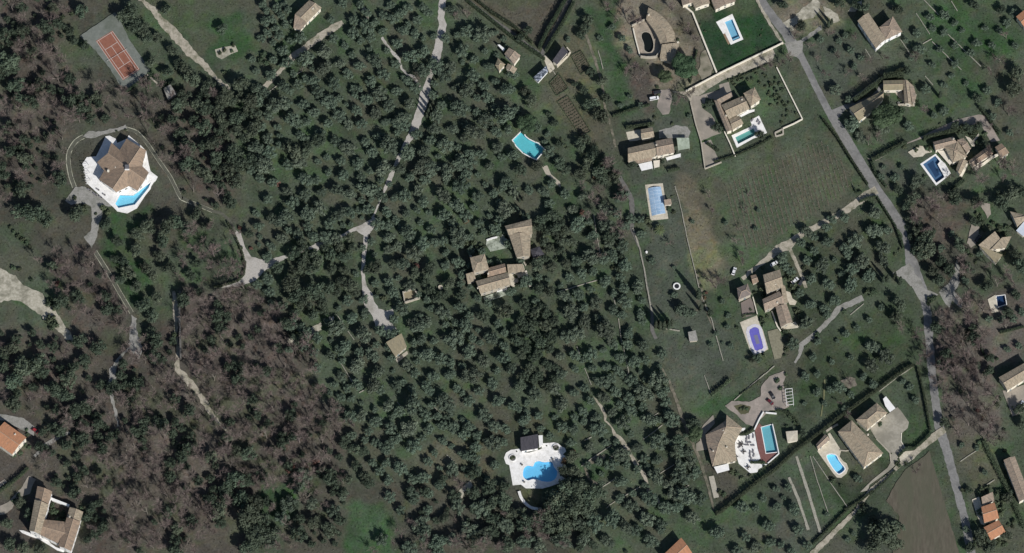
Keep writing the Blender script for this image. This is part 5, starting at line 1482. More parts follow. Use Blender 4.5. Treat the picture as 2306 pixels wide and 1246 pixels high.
RSHRUB = [crown_mesh('shrub', 240 + k, M_RED, 5, 200, (0.10, 0.20), zc=0.45, zr=0.15, spread=0.5, lr=(0.35, 0.5)) for k in range(2)]

# ------------------------------------------------------------------ where the trees stand (photo tiles: dark crown spots and radii)
TS = 4.792
OL = []
def T(ox, oy, lst, s=TS): OL.extend(Z(ox, oy, s, lst))
T(440, 100, [(970,200,55),(1190,140,75),(1370,70,60),(1680,100,45),(1540,190,60),(1380,260,60),(1640,310,50),(1190,360,50),(1090,420,60),(1490,410,75),(1280,400,50),(930,440,70),(1010,490,50),(1320,510,60),(1690,470,45),(720,490,60),(640,460,70),(1440,620,65),(1720,540,45),(880,660,70),(990,630,40),(1150,640,55),(1270,730,65),(770,750,65),(1550,760,60),(1640,860,60),(590,850,60),(690,890,50),(1040,800,55),(1100,850,45),(1190,830,45),(1430,850,45),(1340,930,60),(880,880,45),(760,1010,60),(640,1110,65),(780,1160,60),(900,1080,50),(1120,980,50),(1500,1030,60),(1640,1110,60),(560,650,50),(660,620,50),(1180,1010,40),(900,980,40),(1620,640,30)])
T(800, 100, [(190,170,60),(40,220,60),(300,320,55),(160,390,65),(330,60,45),(580,110,80),(720,80,50),(420,200,50),(640,230,60),(720,280,60),(540,370,60),(860,230,60),(1010,250,70),(940,330,60),(1140,70,60),(1150,180,40),(1280,150,55),(1430,220,60),(1260,330,55),(1370,430,55),(1500,390,50),(1070,450,60),(1190,480,70),(1620,480,70),(1420,570,50),(440,490,55),(250,520,60),(110,590,65),(350,650,60),(580,630,60),(640,470,45),(30,470,45),(920,640,45),(870,770,60),(1120,680,75),(1490,680,55),(1600,760,80),(1400,810,60),(200,740,65),(500,780,60),(60,840,65),(320,830,50),(520,860,60),(430,850,45),(240,970,70),(650,960,65),(850,900,60),(1030,910,60),(1180,860,50),(1270,950,70),(1170,990,60),(110,1050,45),(360,1090,80),(180,1170,45),(720,1140,60),(960,1070,80),(540,1180,65),(1240,1180,50),(1520,1090,70),(1690,1200,50),(1100,1200,40)])
T(440, 360, [(740,70,80),(600,90,60),(680,180,60),(1120,20,70),(990,50,50),(1420,120,50),(1590,150,70),(1560,10,45),(970,320,65),(1180,370,60),(1350,330,60),(1500,310,70),(1640,360,60),(1330,510,70),(1190,580,70),(940,590,90),(830,640,60),(1550,580,65),(1440,680,50),(1660,560,60),(580,810,60),(690,820,35),(920,840,65),(1090,780,70),(800,910,60),(1400,830,60),(1500,830,70),(780,420,45),(1000,760,45),(1250,830,45)])
T(800, 360, [(20,40,50),(160,110,40),(290,80,65),(50,170,60),(450,90,60),(700,70,80),(810,100,70),(970,110,80),(1110,20,60),(1230,30,50),(1440,50,60),(1180,170,50),(570,180,50),(100,310,65),(210,320,50),(270,390,60),(430,380,60),(520,370,50),(660,320,60),(930,360,80),(1120,280,70),(1310,380,60),(1600,250,80),(1560,450,60),(1600,520,70),(1080,490,60),(20,530,45),(120,530,50),(330,540,70),(530,560,60),(790,560,35),(940,600,50),(1040,660,60),(240,690,50),(350,700,40),(480,730,40),(550,780,65),(350,820,65),(720,890,70),(860,880,45),(940,870,50),(1110,810,70),(1090,900,60),(450,920,60),(340,960,60),(620,1010,60),(500,1110,60),(960,1120,50),(1500,760,50),(1390,260,35),(1700,340,60)])
T(1160, 360, [(220,80,65),(50,70,60),(500,60,80),(570,110,70),(900,170,90),(1050,150,60),(380,240,50),(290,330,60),(520,350,50),(720,370,60),(610,510,60),(1130,380,80),(950,510,80),(1070,560,60),(780,660,45),(660,680,60),(950,710,60),(820,820,55),(810,1040,70),(1030,1000,50),(1150,920,70),(940,1050,50),(650,1070,60),(1180,1120,60),(1060,1060,40),(1340,640,45),(1350,790,45),(1100,800,60),(1000,890,60),(1240,620,50),(1180,690,55)])
T(1160, 620, [(530,220,60),(670,200,65),(810,140,45),(960,60,55),(1180,280,65),(1310,110,70),(860,280,60),(720,340,45),(590,400,60),(1040,350,60),(880,450,60),(740,490,70),(970,600,80),(650,620,70),(1210,600,65),(1050,730,60),(940,790,45),(1360,740,70),(800,850,60),(720,910,40),(640,860,45),(1570,840,50),(1270,940,55),(1390,900,50),(980,980,40),(1100,1020,40),(1140,1060,40),(910,1140,65),(1020,1110,45),(1250,1130,50),(1530,1120,70),(540,660,60),(470,860,60),(480,1050,60),(730,1210,50),(1340,400,45),(1350,260,45)])
T(620, 620, [(810,440,65),(960,400,60),(640,560,70),(540,490,45),(930,630,75),(440,650,70),(300,740,65),(720,780,60),(580,860,60),(1040,850,60),(440,990,55),(870,960,65),(1090,1040,65),(710,1080,60),(620,1160,50),(1130,590,55),(1270,180,55),(1350,350,60),(1440,100,60),(1400,940,70),(1040,1190,60),(1120,1220,50),(1300,1190,60),(1500,1050,50),(1620,860,60),(1540,430,50),(140,790,45),(160,520,50),(330,630,45),(1480,720,50),(1470,520,60),(1620,1180,60),(1700,1080,50),(1080,740,35),(1370,1150,45),(260,560,45)])
T(880, 620, [(190,100,55),(100,340,60),(310,440,45),(560,400,65),(390,490,60),(280,540,70),(740,340,60),(830,430,50),(800,530,65),(670,680,70),(1060,650,80),(430,850,80),(640,940,50),(840,810,60),(980,920,60),(1190,880,70),(1290,980,60),(230,1060,60),(500,1100,80),(860,1060,80),(1080,1140,70),(150,940,60),(350,1180,50),(320,680,60),(700,1220,40),(60,1190,45),(460,700,40),(760,960,45)])
T(700, 860, [(240,30,50),(430,170,40),(540,220,30),(750,80,60),(650,30,45),(680,280,45),(820,240,60),(910,90,60),(1090,220,80),(1260,80,60),(1450,230,85),(1570,80,40),(1620,120,30),(1700,200,50),(540,350,65),(420,380,50),(690,410,60),(850,500,50),(1040,470,80),(1260,500,55),(1530,490,65),(1350,370,45),(1640,410,30),(1700,470,50),(1410,620,55),(1100,690,65),(920,610,45),(690,640,50),(430,570,60),(1330,760,40),(1260,850,45),(960,910,85),(820,1040,55),(1520,930,65),(1650,780,60),(1210,1020,55),(1380,1090,65),(1070,1170,60),(1260,1200,50),(660,860,50),(780,700,60),(860,660,50),(250,260,50),(730,950,50)])
T(1000, 840, [(600,90,80),(160,220,50),(440,230,60),(330,330,60),(690,340,70),(980,190,90),(1150,240,80),(1340,190,100),(870,400,70),(950,440,60),(1670,240,70),(1510,400,80),(500,530,80),(350,650,70),(650,680,80),(790,710,70),(100,700,80),(600,900,90),(740,880,60),(240,1050,80),(80,1200,80),(650,1170,70),(1660,700,80),(1520,690,70),(1640,1050,60),(1220,540,60),(1430,560,55)], 5.77)
T(1240, 860, [(340,70,45),(230,110,60),(420,200,50),(30,60,60),(110,230,70),(560,150,70),(690,100,50),(990,110,70),(860,310,55),(650,310,60),(470,370,60),(340,320,45),(770,440,60),(1040,390,70),(260,480,80),(510,500,70),(410,680,70),(1150,620,70),(920,690,60),(1130,830,60),(640,880,60),(760,770,60),(730,1060,80),(1110,1010,70),(1250,1090,60),(1380,920,70),(1450,740,60),(1130,40,50),(1200,110,50),(1230,210,55),(1250,300,55),(1290,370,55),(1290,440,50),(1320,640,50),(1380,720,60),(1500,860,60),(800,890,50),(1330,1180,70),(1010,1110,40)])
GROVE2 = Z(1740, 440, TS, [(620,250,50),(750,220,55),(570,330,50),(360,390,60),(420,440,50),(280,500,50),(580,490,60),(440,590,45),(870,480,75),(770,550,60),(800,620,60),(1080,360,80),(1230,370,50),(1160,550,75),(350,680,55),(520,740,75),(655,685,35),(940,690,75),(850,780,70),(730,840,40),(1180,700,65),(590,940,70),(810,960,80),(1010,860,70),(390,890,60),(1070,170,70),(670,1120,55),(380,1170,50),(550,1210,50),(80,660,60),(120,740,60),(180,820,50),(270,1040,50)])
T(580, 0, [(500,250,35),(560,20,35),(640,130,35),(720,180,35),(720,80,30),(830,200,30),(900,120,35),(950,80,35),(960,200,35),(1000,160,30),(1060,120,35),(1100,40,30),(1130,80,30),(1250,250,30),(1280,60,40),(1390,200,35),(1500,230,40),(1450,250,30),(1350,340,35),(880,30,30),(1000,40,35),(780,140,30),(830,100,30),(630,210,30),(430,330,35),(480,120,30),(680,20,30)], S3)
T(580, 826, [(480,1060,60),(820,1150,40),(1080,1030,50),(950,950,30),(1330,920,45),(1480,930,60),(1040,870,40),(1000,830,40),(600,750,45),(420,700,55),(300,720,50),(200,900,50),(350,900,45),(60,1150,50),(1200,1150,50),(1300,1140,50),(1400,1080,50),(1500,1100,60),(1600,1180,60),(1650,1050,60),(1200,1230,40),(1100,1100,50),(1000,1200,45),(880,860,35),(1130,950,35),(500,960,40),(250,800,45),(150,1000,45),(560,840,40)], S3)
T(1160, 826, [(770,920,45),(880,870,45),(860,1000,50),(960,1050,45),(1130,850,45),(1070,930,40),(1220,880,40),(1100,730,45),(1200,700,40),(1000,930,45),(1330,1090,50),(900,1150,45),(1180,1000,40),(640,1010,50),(520,1030,55),(400,1030,50),(450,1130,50),(300,1150,50),(150,1180,50),(600,1150,50),(800,1080,40),(720,1060,40),(60,1150,50)], S3)
FIELD = Z(1726, 826, S3, [(330,165,28),(60,930,30),(170,940,40),(60,810,25),(140,800,30),(200,1080,35),(600,740,30),(580,1110,20),(540,1150,20),(90,1180,25),(165,1230,25),(30,1170,25),(260,1190,30),(950,130,25),(985,215,25),(900,90,25),(110,870,18),(20,1060,28),(400,980,16)])
FIELD += Z(1160, 826, S3, [(1500,930,40),(1680,1050,35),(1530,1130,30),(1600,1200,40),(1690,1170,25),(1480,1230,35),(1650,870,25),(1600,940,22)])
FIELD += Z(1726, 413, S3, [(680,910,25),(700,1080,45),(780,1150,50),(470,1050,14),(560,1160,20),(690,1210,40),(400,870,30),(440,780,35),(290,800,35),(160,1060,45),(250,930,40),(430,1190,22)])
FIELD += Z(1160, 413, S3, [(1110,840,50),(1410,955,18),(910,510,25),(1305,1075,18),(830,330,22),(1385,1065,10),(1060,740,25)])
FIELD += Z(1726, 0, S3, [(450,590,38),(1080,110,30),(1180,100,35),(1180,210,28),(990,210,35),(1010,320,40),(850,1180,30),(990,1210,45),(1050,590,32),(1330,550,20),(1250,300,22),(540,660,28),(760,850,40),(940,830,38),(620,900,42),(560,820,50),(1110,770,25),(1180,730,35)])
T(580, 0, [(50,60,30),(120,40,32),(90,120,34),(150,100,28),(40,140,34),(110,180,32),(180,160,28),(60,220,32),(140,230,34),(20,250,30),(100,280,26),(200,60,28),(230,130,24),(30,20,28),(170,20,26)], S3)
FIELD += Z(1726, 0, S3, [(1100,180,24),(1250,150,26),(1300,200,22),(1350,350,28),(1150,330,24),(1250,420,26),(1100,430,22),(1180,560,26),(1230,500,22),(1400,280,28),(1450,180,26),(1500,300,24),(1600,150,28),(1650,300,26),(1550,200,24),(1640,80,26),(480,270,22),(350,260,24),(550,330,24),(440,330,22),(580,440,24),(620,380,22),(520,230,22),(920,260,22),(960,380,20),(1460,600,28),(1540,680,30),(1500,780,26),(1620,880,26),(760,1180,24),(900,1110,18),(780,1110,20)])
FIELD += Z(1726, 413, S3, [(330,1050,28),(520,1000,26),(600,960,22),(300,1150,28),(900,820,26),(760,820,22),(1160,430,30),(1230,330,26),(1420,460,26),(1320,640,28),(1600,420,24),(1380,1010,26),(1560,900,28),(1640,900,28),(1480,900,26),(1700,850,26),(1600,1100,24),(1680,1080,26)])
FIELD += Z(1726, 826, S3, [(250,60,32),(420,150,24),(480,130,36),(560,180,24),(640,60,28),(700,110,30),(380,240,20),(520,280,26),(250,240,20),(330,40,24),(1300,520,22),(1450,700,20),(1400,540,18),(1640,600,24),(1690,700,26),(1640,820,24),(1420,960,24),(1330,1080,22)])
FIELD += Z(1160, 0, S3, [(700,250,26),(760,330,24),(640,180,24),(1010,380,20),(760,640,18),(700,700,20),(830,700,22),(1160,770,16),(560,250,22),(350,260,20),(300,380,18)])
FIELD += Z(1160, 413, S3, [(1180,860,24),(1060,560,14),(1340,1000,18),(1420,880,20),(1440,1080,22),(1380,780,18),(1180,250,16),(1600,300,18),(1620,180,16),(1400,260,20)])
EV = []
def E(f, lst): EV.extend(f(lst))
E(lambda p: Z(620, 620, TS, p), [(400,180,110),(300,280,100),(150,100,100),(480,260,90),(220,220,90),(560,120,80),(800,100,80),(650,170,60),(850,180,60),(400,420,70),(200,400,60),(300,340,60),(520,380,55),(60,330,60),(60,500,60),(700,60,70)])
E(lambda p: Z(440, 360, TS, p), [(1150,940,85),(1040,1000,80),(1300,1060,85),(1150,1120,90),(1240,1170,80),(1450,1020,70),(1600,1050,70),(1690,950,60),(880,1160,70),(1050,1190,60),(1540,920,65),(1390,940,60),(1650,840,60),(1460,1170,60),(1600,1190,60)])
E(lambda p: Z(440, 100, TS, p), [(1060,1150,90),(1200,1090,60),(1320,1020,85),(980,1090,70),(1180,1180,60),(420,800,80),(300,870,60),(260,620,80),(380,600,70),(480,560,60),(500,760,70),(440,920,70),(340,980,60),(520,1010,60),(120,640,60),(60,540,60),(560,1000,50)])
E(lambda p: Z(800, 360, TS, p), [(200,1150,80),(780,1170,80),(640,1210,60),(120,1180,60),(400,1130,60)])
E(lambda p: Z(1160, 360, TS, p), [(400,600,80),(280,640,70),(420,720,75),(330,760,60),(500,860,70),(600,880,60),(390,1150,65),(220,1120,80),(360,950,60),(480,980,55),(560,760,60),(300,870,60),(440,800,60),(250,720,50),(540,1120,60),(480,680,55),(320,1060,50)])
E(lambda p: Z(880, 620, TS, p), [(980,430,80),(1220,370,90),(1400,850,60),(1350,700,65),(1500,620,70),(1400,480,65),(1650,540,65),(1500,1000,65),(1680,960,60),(1600,730,65),(1380,1190,70),(1540,400,65),(1640,340,60),(1450,740,60),(1560,860,60),(1700,640,60),(1700,780,60),(1480,540,55),(1330,600,60),(1430,1080,60),(1590,1080,60),(620,80,70),(760,200,60),(480,240,60),(350,60,60),(420,160,55),(560,200,55)])
E(lambda p: Z(1160, 620, TS, p), [(360,160,65),(240,140,60),(80,290,60),(130,350,60),(400,480,70),(330,560,65),(230,660,60),(60,720,60),(100,790,60),(330,940,60),(190,1000,60),(60,1190,60),(330,1190,70),(200,500,55),(80,540,60),(250,820,60),(380,700,60),(200,380,55),(320,420,55),(420,620,50),(330,800,55),(170,900,50),(430,990,50),(400,1120,55),(200,1120,55)])
E(lambda p: Z(700, 860, TS, p), [(560,750,60),(450,720,70),(350,650,70),(570,1020,70),(380,1040,65),(480,900,60),(200,980,70),(100,960,60),(620,1100,60),(260,1100,60)])
E(t22, [(300,860,85),(380,900,80),(250,960,85),(330,780,60),(430,800,65),(480,870,65),(550,820,60),(330,700,50),(370,600,45),(60,1050,60),(200,1060,65),(300,1030,60),(130,990,45),(450,940,60),(20,970,40),(1180,370,50),(1100,480,45),(1060,570,45),(400,700,45),(230,860,55)])
E(t12, [(1460,690,40),(1640,900,60),(1560,900,50),(1700,970,50),(470,1080,60),(370,1040,50),(100,1100,50),(1240,1000,40),(1560,1000,50),(1650,1180,60),(1420,1190,50)])
E(t00, [(540,70,50),(350,50,40),(490,270,35),(870,70,55),(830,110,60),(900,170,55),(960,200,50),(980,250,45),(1000,410,42),(1110,480,40),(1150,340,40),(1230,470,50),(1190,430,40),(1280,520,60),(1380,580,60),(1220,650,60),(1180,700,50),(1310,700,50),(1480,190,40),(1600,560,60),(1660,680,60),(1500,640,60),(1400,660,60),(1450,750,60),(1600,800,60),(1540,700,50),(1700,760,50),(1350,850,60),(1420,950,60),(1250,980,60),(1480,860,55),(1560,1000,60),(1650,930,60),(1250,1100,60),(1350,1150,60),(1500,1130,60),(1600,1100,60),(1560,1200,60),(60,400,70),(200,350,50),(100,560,60),(150,200,50),(250,560,55),(160,1050,60),(60,1000,50),(130,650,50),(640,640,40),(700,790,35),(560,300,35),(60,850,50),(460,200,40),(1050,250,40),(1100,60,40),(1680,860,60),(1440,1060,50),(1700,1060,55)])
E(t01, [(210,200,70),(290,230,60),(500,200,60),(130,180,55),(700,260,45),(980,280,60),(920,330,50),(1100,290,60),(1160,250,50),(1060,480,45),(1120,560,50),(850,590,50),(820,520,40),(900,680,45),(950,800,55),(1010,880,50),(1000,990,45),(340,550,40),(160,1210,80),(260,1180,60),(560,1180,50),(60,1100,55),(1080,380,50),(780,380,40),(800,640,40),(1040,760,40),(960,560,40),(1150,1050,30),(1660,330,35),(900,440,45),(1010,600,45),(760,500,35),(1300,200,45),(1240,300,50),(1380,280,45)])
E(t02, [(90,80,70),(170,40,60),(350,140,60),(420,180,60),(450,80,60),(80,240,60),(880,430,40),(200,980,45),(130,905,38),(40,1040,40),(60,1180,50),(150,1205,45),(260,1210,40),(1510,470,40),(1560,560,50),(1650,570,60),(1400,600,50),(1560,750,70),(1500,830,60),(1650,1000,80),(1680,1100,80),(1650,1200,60),(1450,950,60),(1280,1030,45),(1120,970,40),(860,1140,35),(610,930,40),(1600,880,60),(1700,900,60),(570,1000,40),(1300,190,18),(280,30,50),(1180,1080,40),(540,380,35)])
E(t30, [(1560,60,35),(1380,30,35),(100,30,35),(480,20,40),(640,50,40),(930,470,35),(870,60,38),(1400,650,35),(1400,840,35),(1340,850,35),(1450,960,35),(1640,590,60),(1660,480,50),(1250,840,28),(220,170,42),(590,30,35)])
E(t31, [(970,100,45),(870,40,35),(1050,430,70),(1100,580,42),(1210,560,35),(1060,340,50),(860,890,42),(1400,120,50),(1380,250,40),(1560,130,50),(1650,480,45),(1280,410,50),(980,430,40),(1340,560,45),(1140,640,45),(1480,1160,35),(1660,740,35),(1620,60,60),(1700,560,60),(1460,680,45),(880,800,45),(1240,60,45),(1600,850,40)])
E(t32, [(760,1090,95),(700,1180,60),(830,1150,70),(860,1060,50),(700,1030,45),(1180,370,38),(1340,820,25),(1420,1130,60),(1350,1200,40),(1480,1190,50),(1600,870,40),(1680,280,40),(1700,380,40),(1480,20,35),(1590,1120,40),(650,950,30),(240,440,28)])
E(t20, [(460,180,38),(430,230,35),(480,130,40),(500,480,35),(390,560,25),(450,600,32),(570,540,40),(600,650,38),(560,770,60),(500,700,50),(430,970,40),(460,930,40),(510,1020,50),(100,670,45),(130,850,45),(90,800,45),(30,1130,45),(140,1110,40),(290,1090,45),(330,1130,40),(560,1150,60),(650,1180,50),(600,1090,50),(480,1100,45),(430,1160,45),(1290,690,32),(1340,850,38),(1630,900,38),(780,1100,32),(80,200,35),(20,250,35),(980,1080,18),(290,960,32),(260,820,28),(220,760,22),(60,600,40)])
E(t21, [(1300,860,22)])
BARE = []
def Bt(f, lst): BARE.extend(f(lst))
Bt(t30, [(280,310,45),(410,230,45),(600,250,35),(480,380,35),(340,400,30),(390,495,35),(530,490,40),(640,520,35),(690,400,35),(780,385,35),(1000,400,50),(1560,400,60),(1500,470,50),(1600,250,45),(680,960,45),(740,930,45),(160,400,45),(90,420,40),(190,250,35),(1480,1060,60),(1560,1100,60),(1400,1150,60),(1650,1120,50),(1620,760,50),(820,640,25),(1230,1180,40),(1500,860,40),(900,770,35),(1060,740,35)])
Bt(t31, [(1300,800,80),(1380,730,90),(1600,600,60),(1350,880,80),(1200,1030,70),(1300,1080,70),(1150,1200,60),(1250,1180,60),(1050,1060,50),(1000,1000,50),(1100,150,70),(1000,230,60),(1030,320,60),(1150,900,60),(1450,1000,60),(1150,260,50),(960,120,40),(1260,930,60),(1450,840,70),(1540,680,60),(1600,960,50),(1080,1150,50),(1340,1180,60),(1420,1100,60),(1650,660,60),(1180,100,50),(1500,560,50),(900,960,40),(1020,1200,50)])
Bt(t32, [(1150,100,70),(1250,60,60),(1300,130,70),(1200,170,60),(1350,250,60),(1250,330,60),(1350,380,60),(1450,300,60),(1500,380,60),(1550,220,50),(1450,130,60),(1180,20,60),(1380,60,60),(1450,470,50),(1350,160,50),(540,330,30),(1000,700,50),(560,100,35),(1500,500,45),(1280,440,45),(1420,380,55),(1560,460,45),(480,230,30)])
Bt(t20, [(730,80,55),(690,130,45),(760,150,45),(820,150,40),(1150,200,45),(1200,260,40),(1130,650,60),(1080,690,45),(820,530,55),(780,440,50),(860,480,40),(740,500,40),(1170,640,50),(1700,420,50),(1640,450,40),(1540,560,0),(620,60,40),(1050,60,40)])
Bt(t21, [(1300,80,35),(1320,190,28),(1540,170,35),(1480,390,35),(1500,300,25),(1340,690,60),(1380,640,45),(1040,400,40),(1280,640,35),(1520,540,40),(1500,470,28),(1560,70,22)])
Bt(t10, [(1400,110,45),(1320,120,40),(330,330,30),(1080,520,50),(300,460,30)])

def dedupe(lst, dmin, existing=()):
    out = []
    for p in lst:
        if p[2] <= 0: continue
        if all(math.hypot(p[0] - q[0], p[1] - q[1]) > dmin * (p[2] + q[2]) for q in out) and all(math.hypot(p[0] - q[0], p[1] - q[1]) > dmin * (p[2] + q[2]) for q in existing):
            out.append(p)
    return out
def rad(lst, lo=5, hi=40):
    return lst
def conv(lst, s):     # radii were read in enlarged pixels
    return [(x, y, r) for x, y, r in lst]
POND = list(POOLS.values())
DECKS = AVOID
def blocked(x, y, polys, m=0):
    return any(min(q[0] for q in p) - m < x < max(q[0] for q in p) + m and min(q[1] for q in p) - m < y < max(q[1] for q in p) + m and bool(inside(np.array([x]), np.array([y]), p)[0]) for p in polys)
# ------------------------------------------------------------------ naming each tree by what stands next to it
LAND = [((893, 777), 'the square tiled garage'), ((925, 668), 'the roofless stone ruin'), ((1190, 332), 'the curved turquoise pool'), ((1209, 1060), 'the cloud shaped pool'),
        ((1192, 998), 'the dark slate pavilion'), ((822, 505), 'the upper bulge of the winding gravel drive'), ((862, 715), 'the wide turning place of the gravel drive'), ((818, 590), 'the narrow stretch of the gravel drive'),
        ((957, 210), 'the wide bay of the white lane'), ((985, 118), 'the broad top stretch of the white lane'), ((937, 278), 'the middle stretch of the white lane'), ((877, 405), 'the lower end of the white lane'),
        ((905, 340), 'the narrow stretch of the white lane'), ((995, 15), 'the top end of the white lane'), ((1078, 595), 'the tower roof of the old stone house'), ((1172, 550), 'the upper wing of the old stone house'),
        ((1110, 640), 'the long lower wing of the old stone house'), ((1210, 570), 'the dark slate shed'), ((565, 595), 'the pale gravel fork'), ((540, 540), 'the upper arm of the gravel fork'),
        ((625, 582), 'the east tip of the gravel fork'), ((383, 207), 'the flat grey shed'), ((258, 124), 'the red tennis court'), ((285, 380), 'the star roofed villa'), ((205, 440), 'the gravel forecourt of the star roofed villa'),
        ((700, 30), 'the tiled house on the green bank'), ((1140, 137), 'the three roofed cottage'), ((1262, 125), 'the slate roofed barn'), ((1217, 167), 'the streaked greenhouse'), ((1260, 190), 'the upper kitchen garden bed'),
        ((1295, 260), 'the long kitchen garden bed'), ((1490, 80), 'the curved roof house'), ((1648, 68), 'the lawn pool'), ((1660, 245), 'the long roofed villa'), ((1680, 308), 'the long green pool'),
        ((1465, 335), 'the farmhouse with white canopies'), ((1480, 455), 'the ribbed pool enclosure'), ((1524, 645), 'the white ringed trampoline'), ((1560, 757), 'the pale roofed field shed'), ((1700, 760), 'the violet covered pool'),
        ((1745, 650), 'the stepped roof farmhouse'), ((1765, 715), 'the south wing of the stepped roof farmhouse'), ((1675, 655), 'the grey roofed barn'), ((1783, 982), 'the small square garden hut'), ((1630, 1000), 'the fan shaped villa'),
        ((1730, 990), 'the teal pool'), ((1778, 895), 'the white pergola frame'), ((1880, 1040), 'the round ended pool'), ((1940, 1000), 'the hipped roof house'), ((2010, 960), 'the grey paved court'),
        ((1945, 250), 'the mossy roofed house'), ((2010, 215), 'the east wing of the mossy roofed house'), ((1980, 70), 'the pair of joined ochre roofs'), ((2106, 382), 'the navy pool'), ((2150, 330), 'the navy pool villa'),
        ((2215, 350), 'the long brown garage'), ((2256, 338), 'the small square garage'), ((2235, 555), 'the tiled house with a pale gable'), ((2190, 525), 'the gravel drive of that gabled house'), ((2255, 678), 'the small navy pool'),
        ((2270, 850), 'the patio house'), ((2228, 1155), 'the upper orange roof'), ((2240, 1200), 'the lower orange roof'), ((2285, 1080), 'the long pinkish roof'), ((25, 985), 'the orange roofed villa'),
        ((125, 1160), 'the courtyard villa'), ((295, 650), 'the straight kerbed drive'), ((258, 625), 'the middle of the straight kerbed drive'), ((395, 720), 'the pale path by the retaining wall'), ((430, 860), 'the sloping sandy track'),
        ((40, 660), 'the wide pale earth track'), ((1525, 1245), 'the orange roof at the bottom edge'), ((1190, 1130), 'the curved white bench'), ((1395, 990), 'the upper bend of the beige footpath'), ((1437, 1060), 'the straight run of the beige footpath'),
        ((1475, 1130), 'the lower end of the beige footpath'), ((1360, 1120), 'the longest terrace wall'), ((430, 100), 'the broad sandy track'), ((640, 125), 'the sandy drive below the green bank'), ((507, 118), 'the broken pale terrace'),
        ((1780, 95), 'the upper crossroads'), ((1885, 262), 'the black hedge driveway mouth'), ((2060, 640), 'the grey junction'), ((2150, 640), 'the curving gravel drive'), ((1900, 470), 'the top of the beige gravel drive'), ((1770, 550), 'the fork of the beige gravel drive'),
        ((1800, 610), 'the beige side path'), ((1880, 715), 'the grey brown track'), ((2060, 1160), 'the ploughed field'), ((1900, 1180), 'the sandy lane'), ((1340, 700), 'the long terrace wall'), ((1345, 520), 'the short upright terrace wall'),
        ((785, 860), 'the thin wall on the slope'), ((720, 735), 'the bare earth patches'), ((1243, 390), 'the pale stepped path'), ((870, 110), 'the thin broken path')]
DIRS = ['east', 'north-east', 'north', 'north-west', 'west', 'south-west', 'south', 'south-east']
REG = [((250, 930), 'above the grey bend in the lower west wood'), ((430, 1010), 'below the end of the sloping sandy track'), ((330, 880), 'between the two pale tracks of the lower wood'), ((250, 1120), 'just east of the courtyard villa'), ((650, 920), 'on the east rim of the leafless wood'), ((480, 1150), 'at the foot of the leafless wood'), ((400, 250), 'south of the flat grey shed'), ((620, 1180), 'left of the bright meadow at the lower middle'), ((60, 100), 'in the upper west corner wood'), ((150, 700), 'between the pale earth track and straight drive'), ((960, 900), 'in the middle rows of the lower grove'),
       ((300, 60), 'around the tennis court'), ((60, 250), 'in the wood at the upper west edge'), ((430, 330), 'in the wood between tennis court and grove'), ((250, 620), 'on the slope below the star roofed villa'),
       ((560, 420), 'on the upper edge of the western wood'), ((520, 760), 'in the leafless wood below the gravel fork'), ((330, 1000), 'in the leafless wood at the lower west'), ((100, 800), 'in the dark wood by the west edge'),
       ((660, 250), 'in the grove west of the white lane'), ((800, 200), 'in the rows just west of the white lane'), ((1070, 230), 'in the grove east of the white lane'), ((1050, 430), 'in the open grove above the old stone house'),
       ((700, 600), 'in the thicket west of the gravel drive'), ((780, 830), 'on the grassy slope below the garage'), ((1100, 760), 'in the dense grove south of the old stone house'), ((1340, 700), 'in the neat rows beside the long field'),
       ((1330, 480), 'in the scrub west of the ribbed pool'), ((900, 1000), 'in the lower grove west of the white pool terrace'), ((700, 1120), 'in the thicket at the lower middle'), ((1150, 900), 'in the rows above the white pool terrace'),
       ((1400, 1000), 'among the pale terrace walls'), ((1250, 1160), 'in the dark wood below the white pool terrace'), ((1480, 1150), 'in the scrub at the bottom edge'), ((1300, 300), 'around the kitchen garden'),
       ((1460, 120), 'west of the curved roof house'), ((1540, 620), 'in the long field'), ((1900, 560), 'in the small grove by the junction'), ((1850, 130), 'in the meadow below the joined ochre roofs'),
       ((2130, 150), 'on the green bank at the upper east'), ((2230, 470), 'in the gardens at the east edge'), ((2150, 640), 'around the curving gravel drive'), ((2170, 860), 'in the leafless strip beside the lower road'),
       ((1880, 840), 'in the meadow above the long hedge'), ((1800, 1130), 'in the meadow below the long hedge'), ((2000, 1180), 'beside the ploughed field'), ((1000, 60), 'at the top end of the white lane'), ((2200, 1150), 'around the orange roofs')]
WORDS = {'olive_tree': ('grey olive tree', 'tree'), 'evergreen_tree': ('dark evergreen tree', 'tree'), 'bare_tree': ('leafless tree', 'tree'), 'cypress_tree': ('narrow cypress', 'tree'),
         'umbrella_pine': ('round umbrella pine', 'tree'), 'shrub': ('round shrub', 'shrub')}
PLUR = {'olive_tree': 'olive trees', 'evergreen_tree': 'dark evergreen trees', 'bare_tree': 'leafless trees', 'cypress_tree': 'cypresses', 'umbrella_pine': 'umbrella pines', 'shrub': 'shrubs'}
def size_word(kind, r, rs):
    return ''
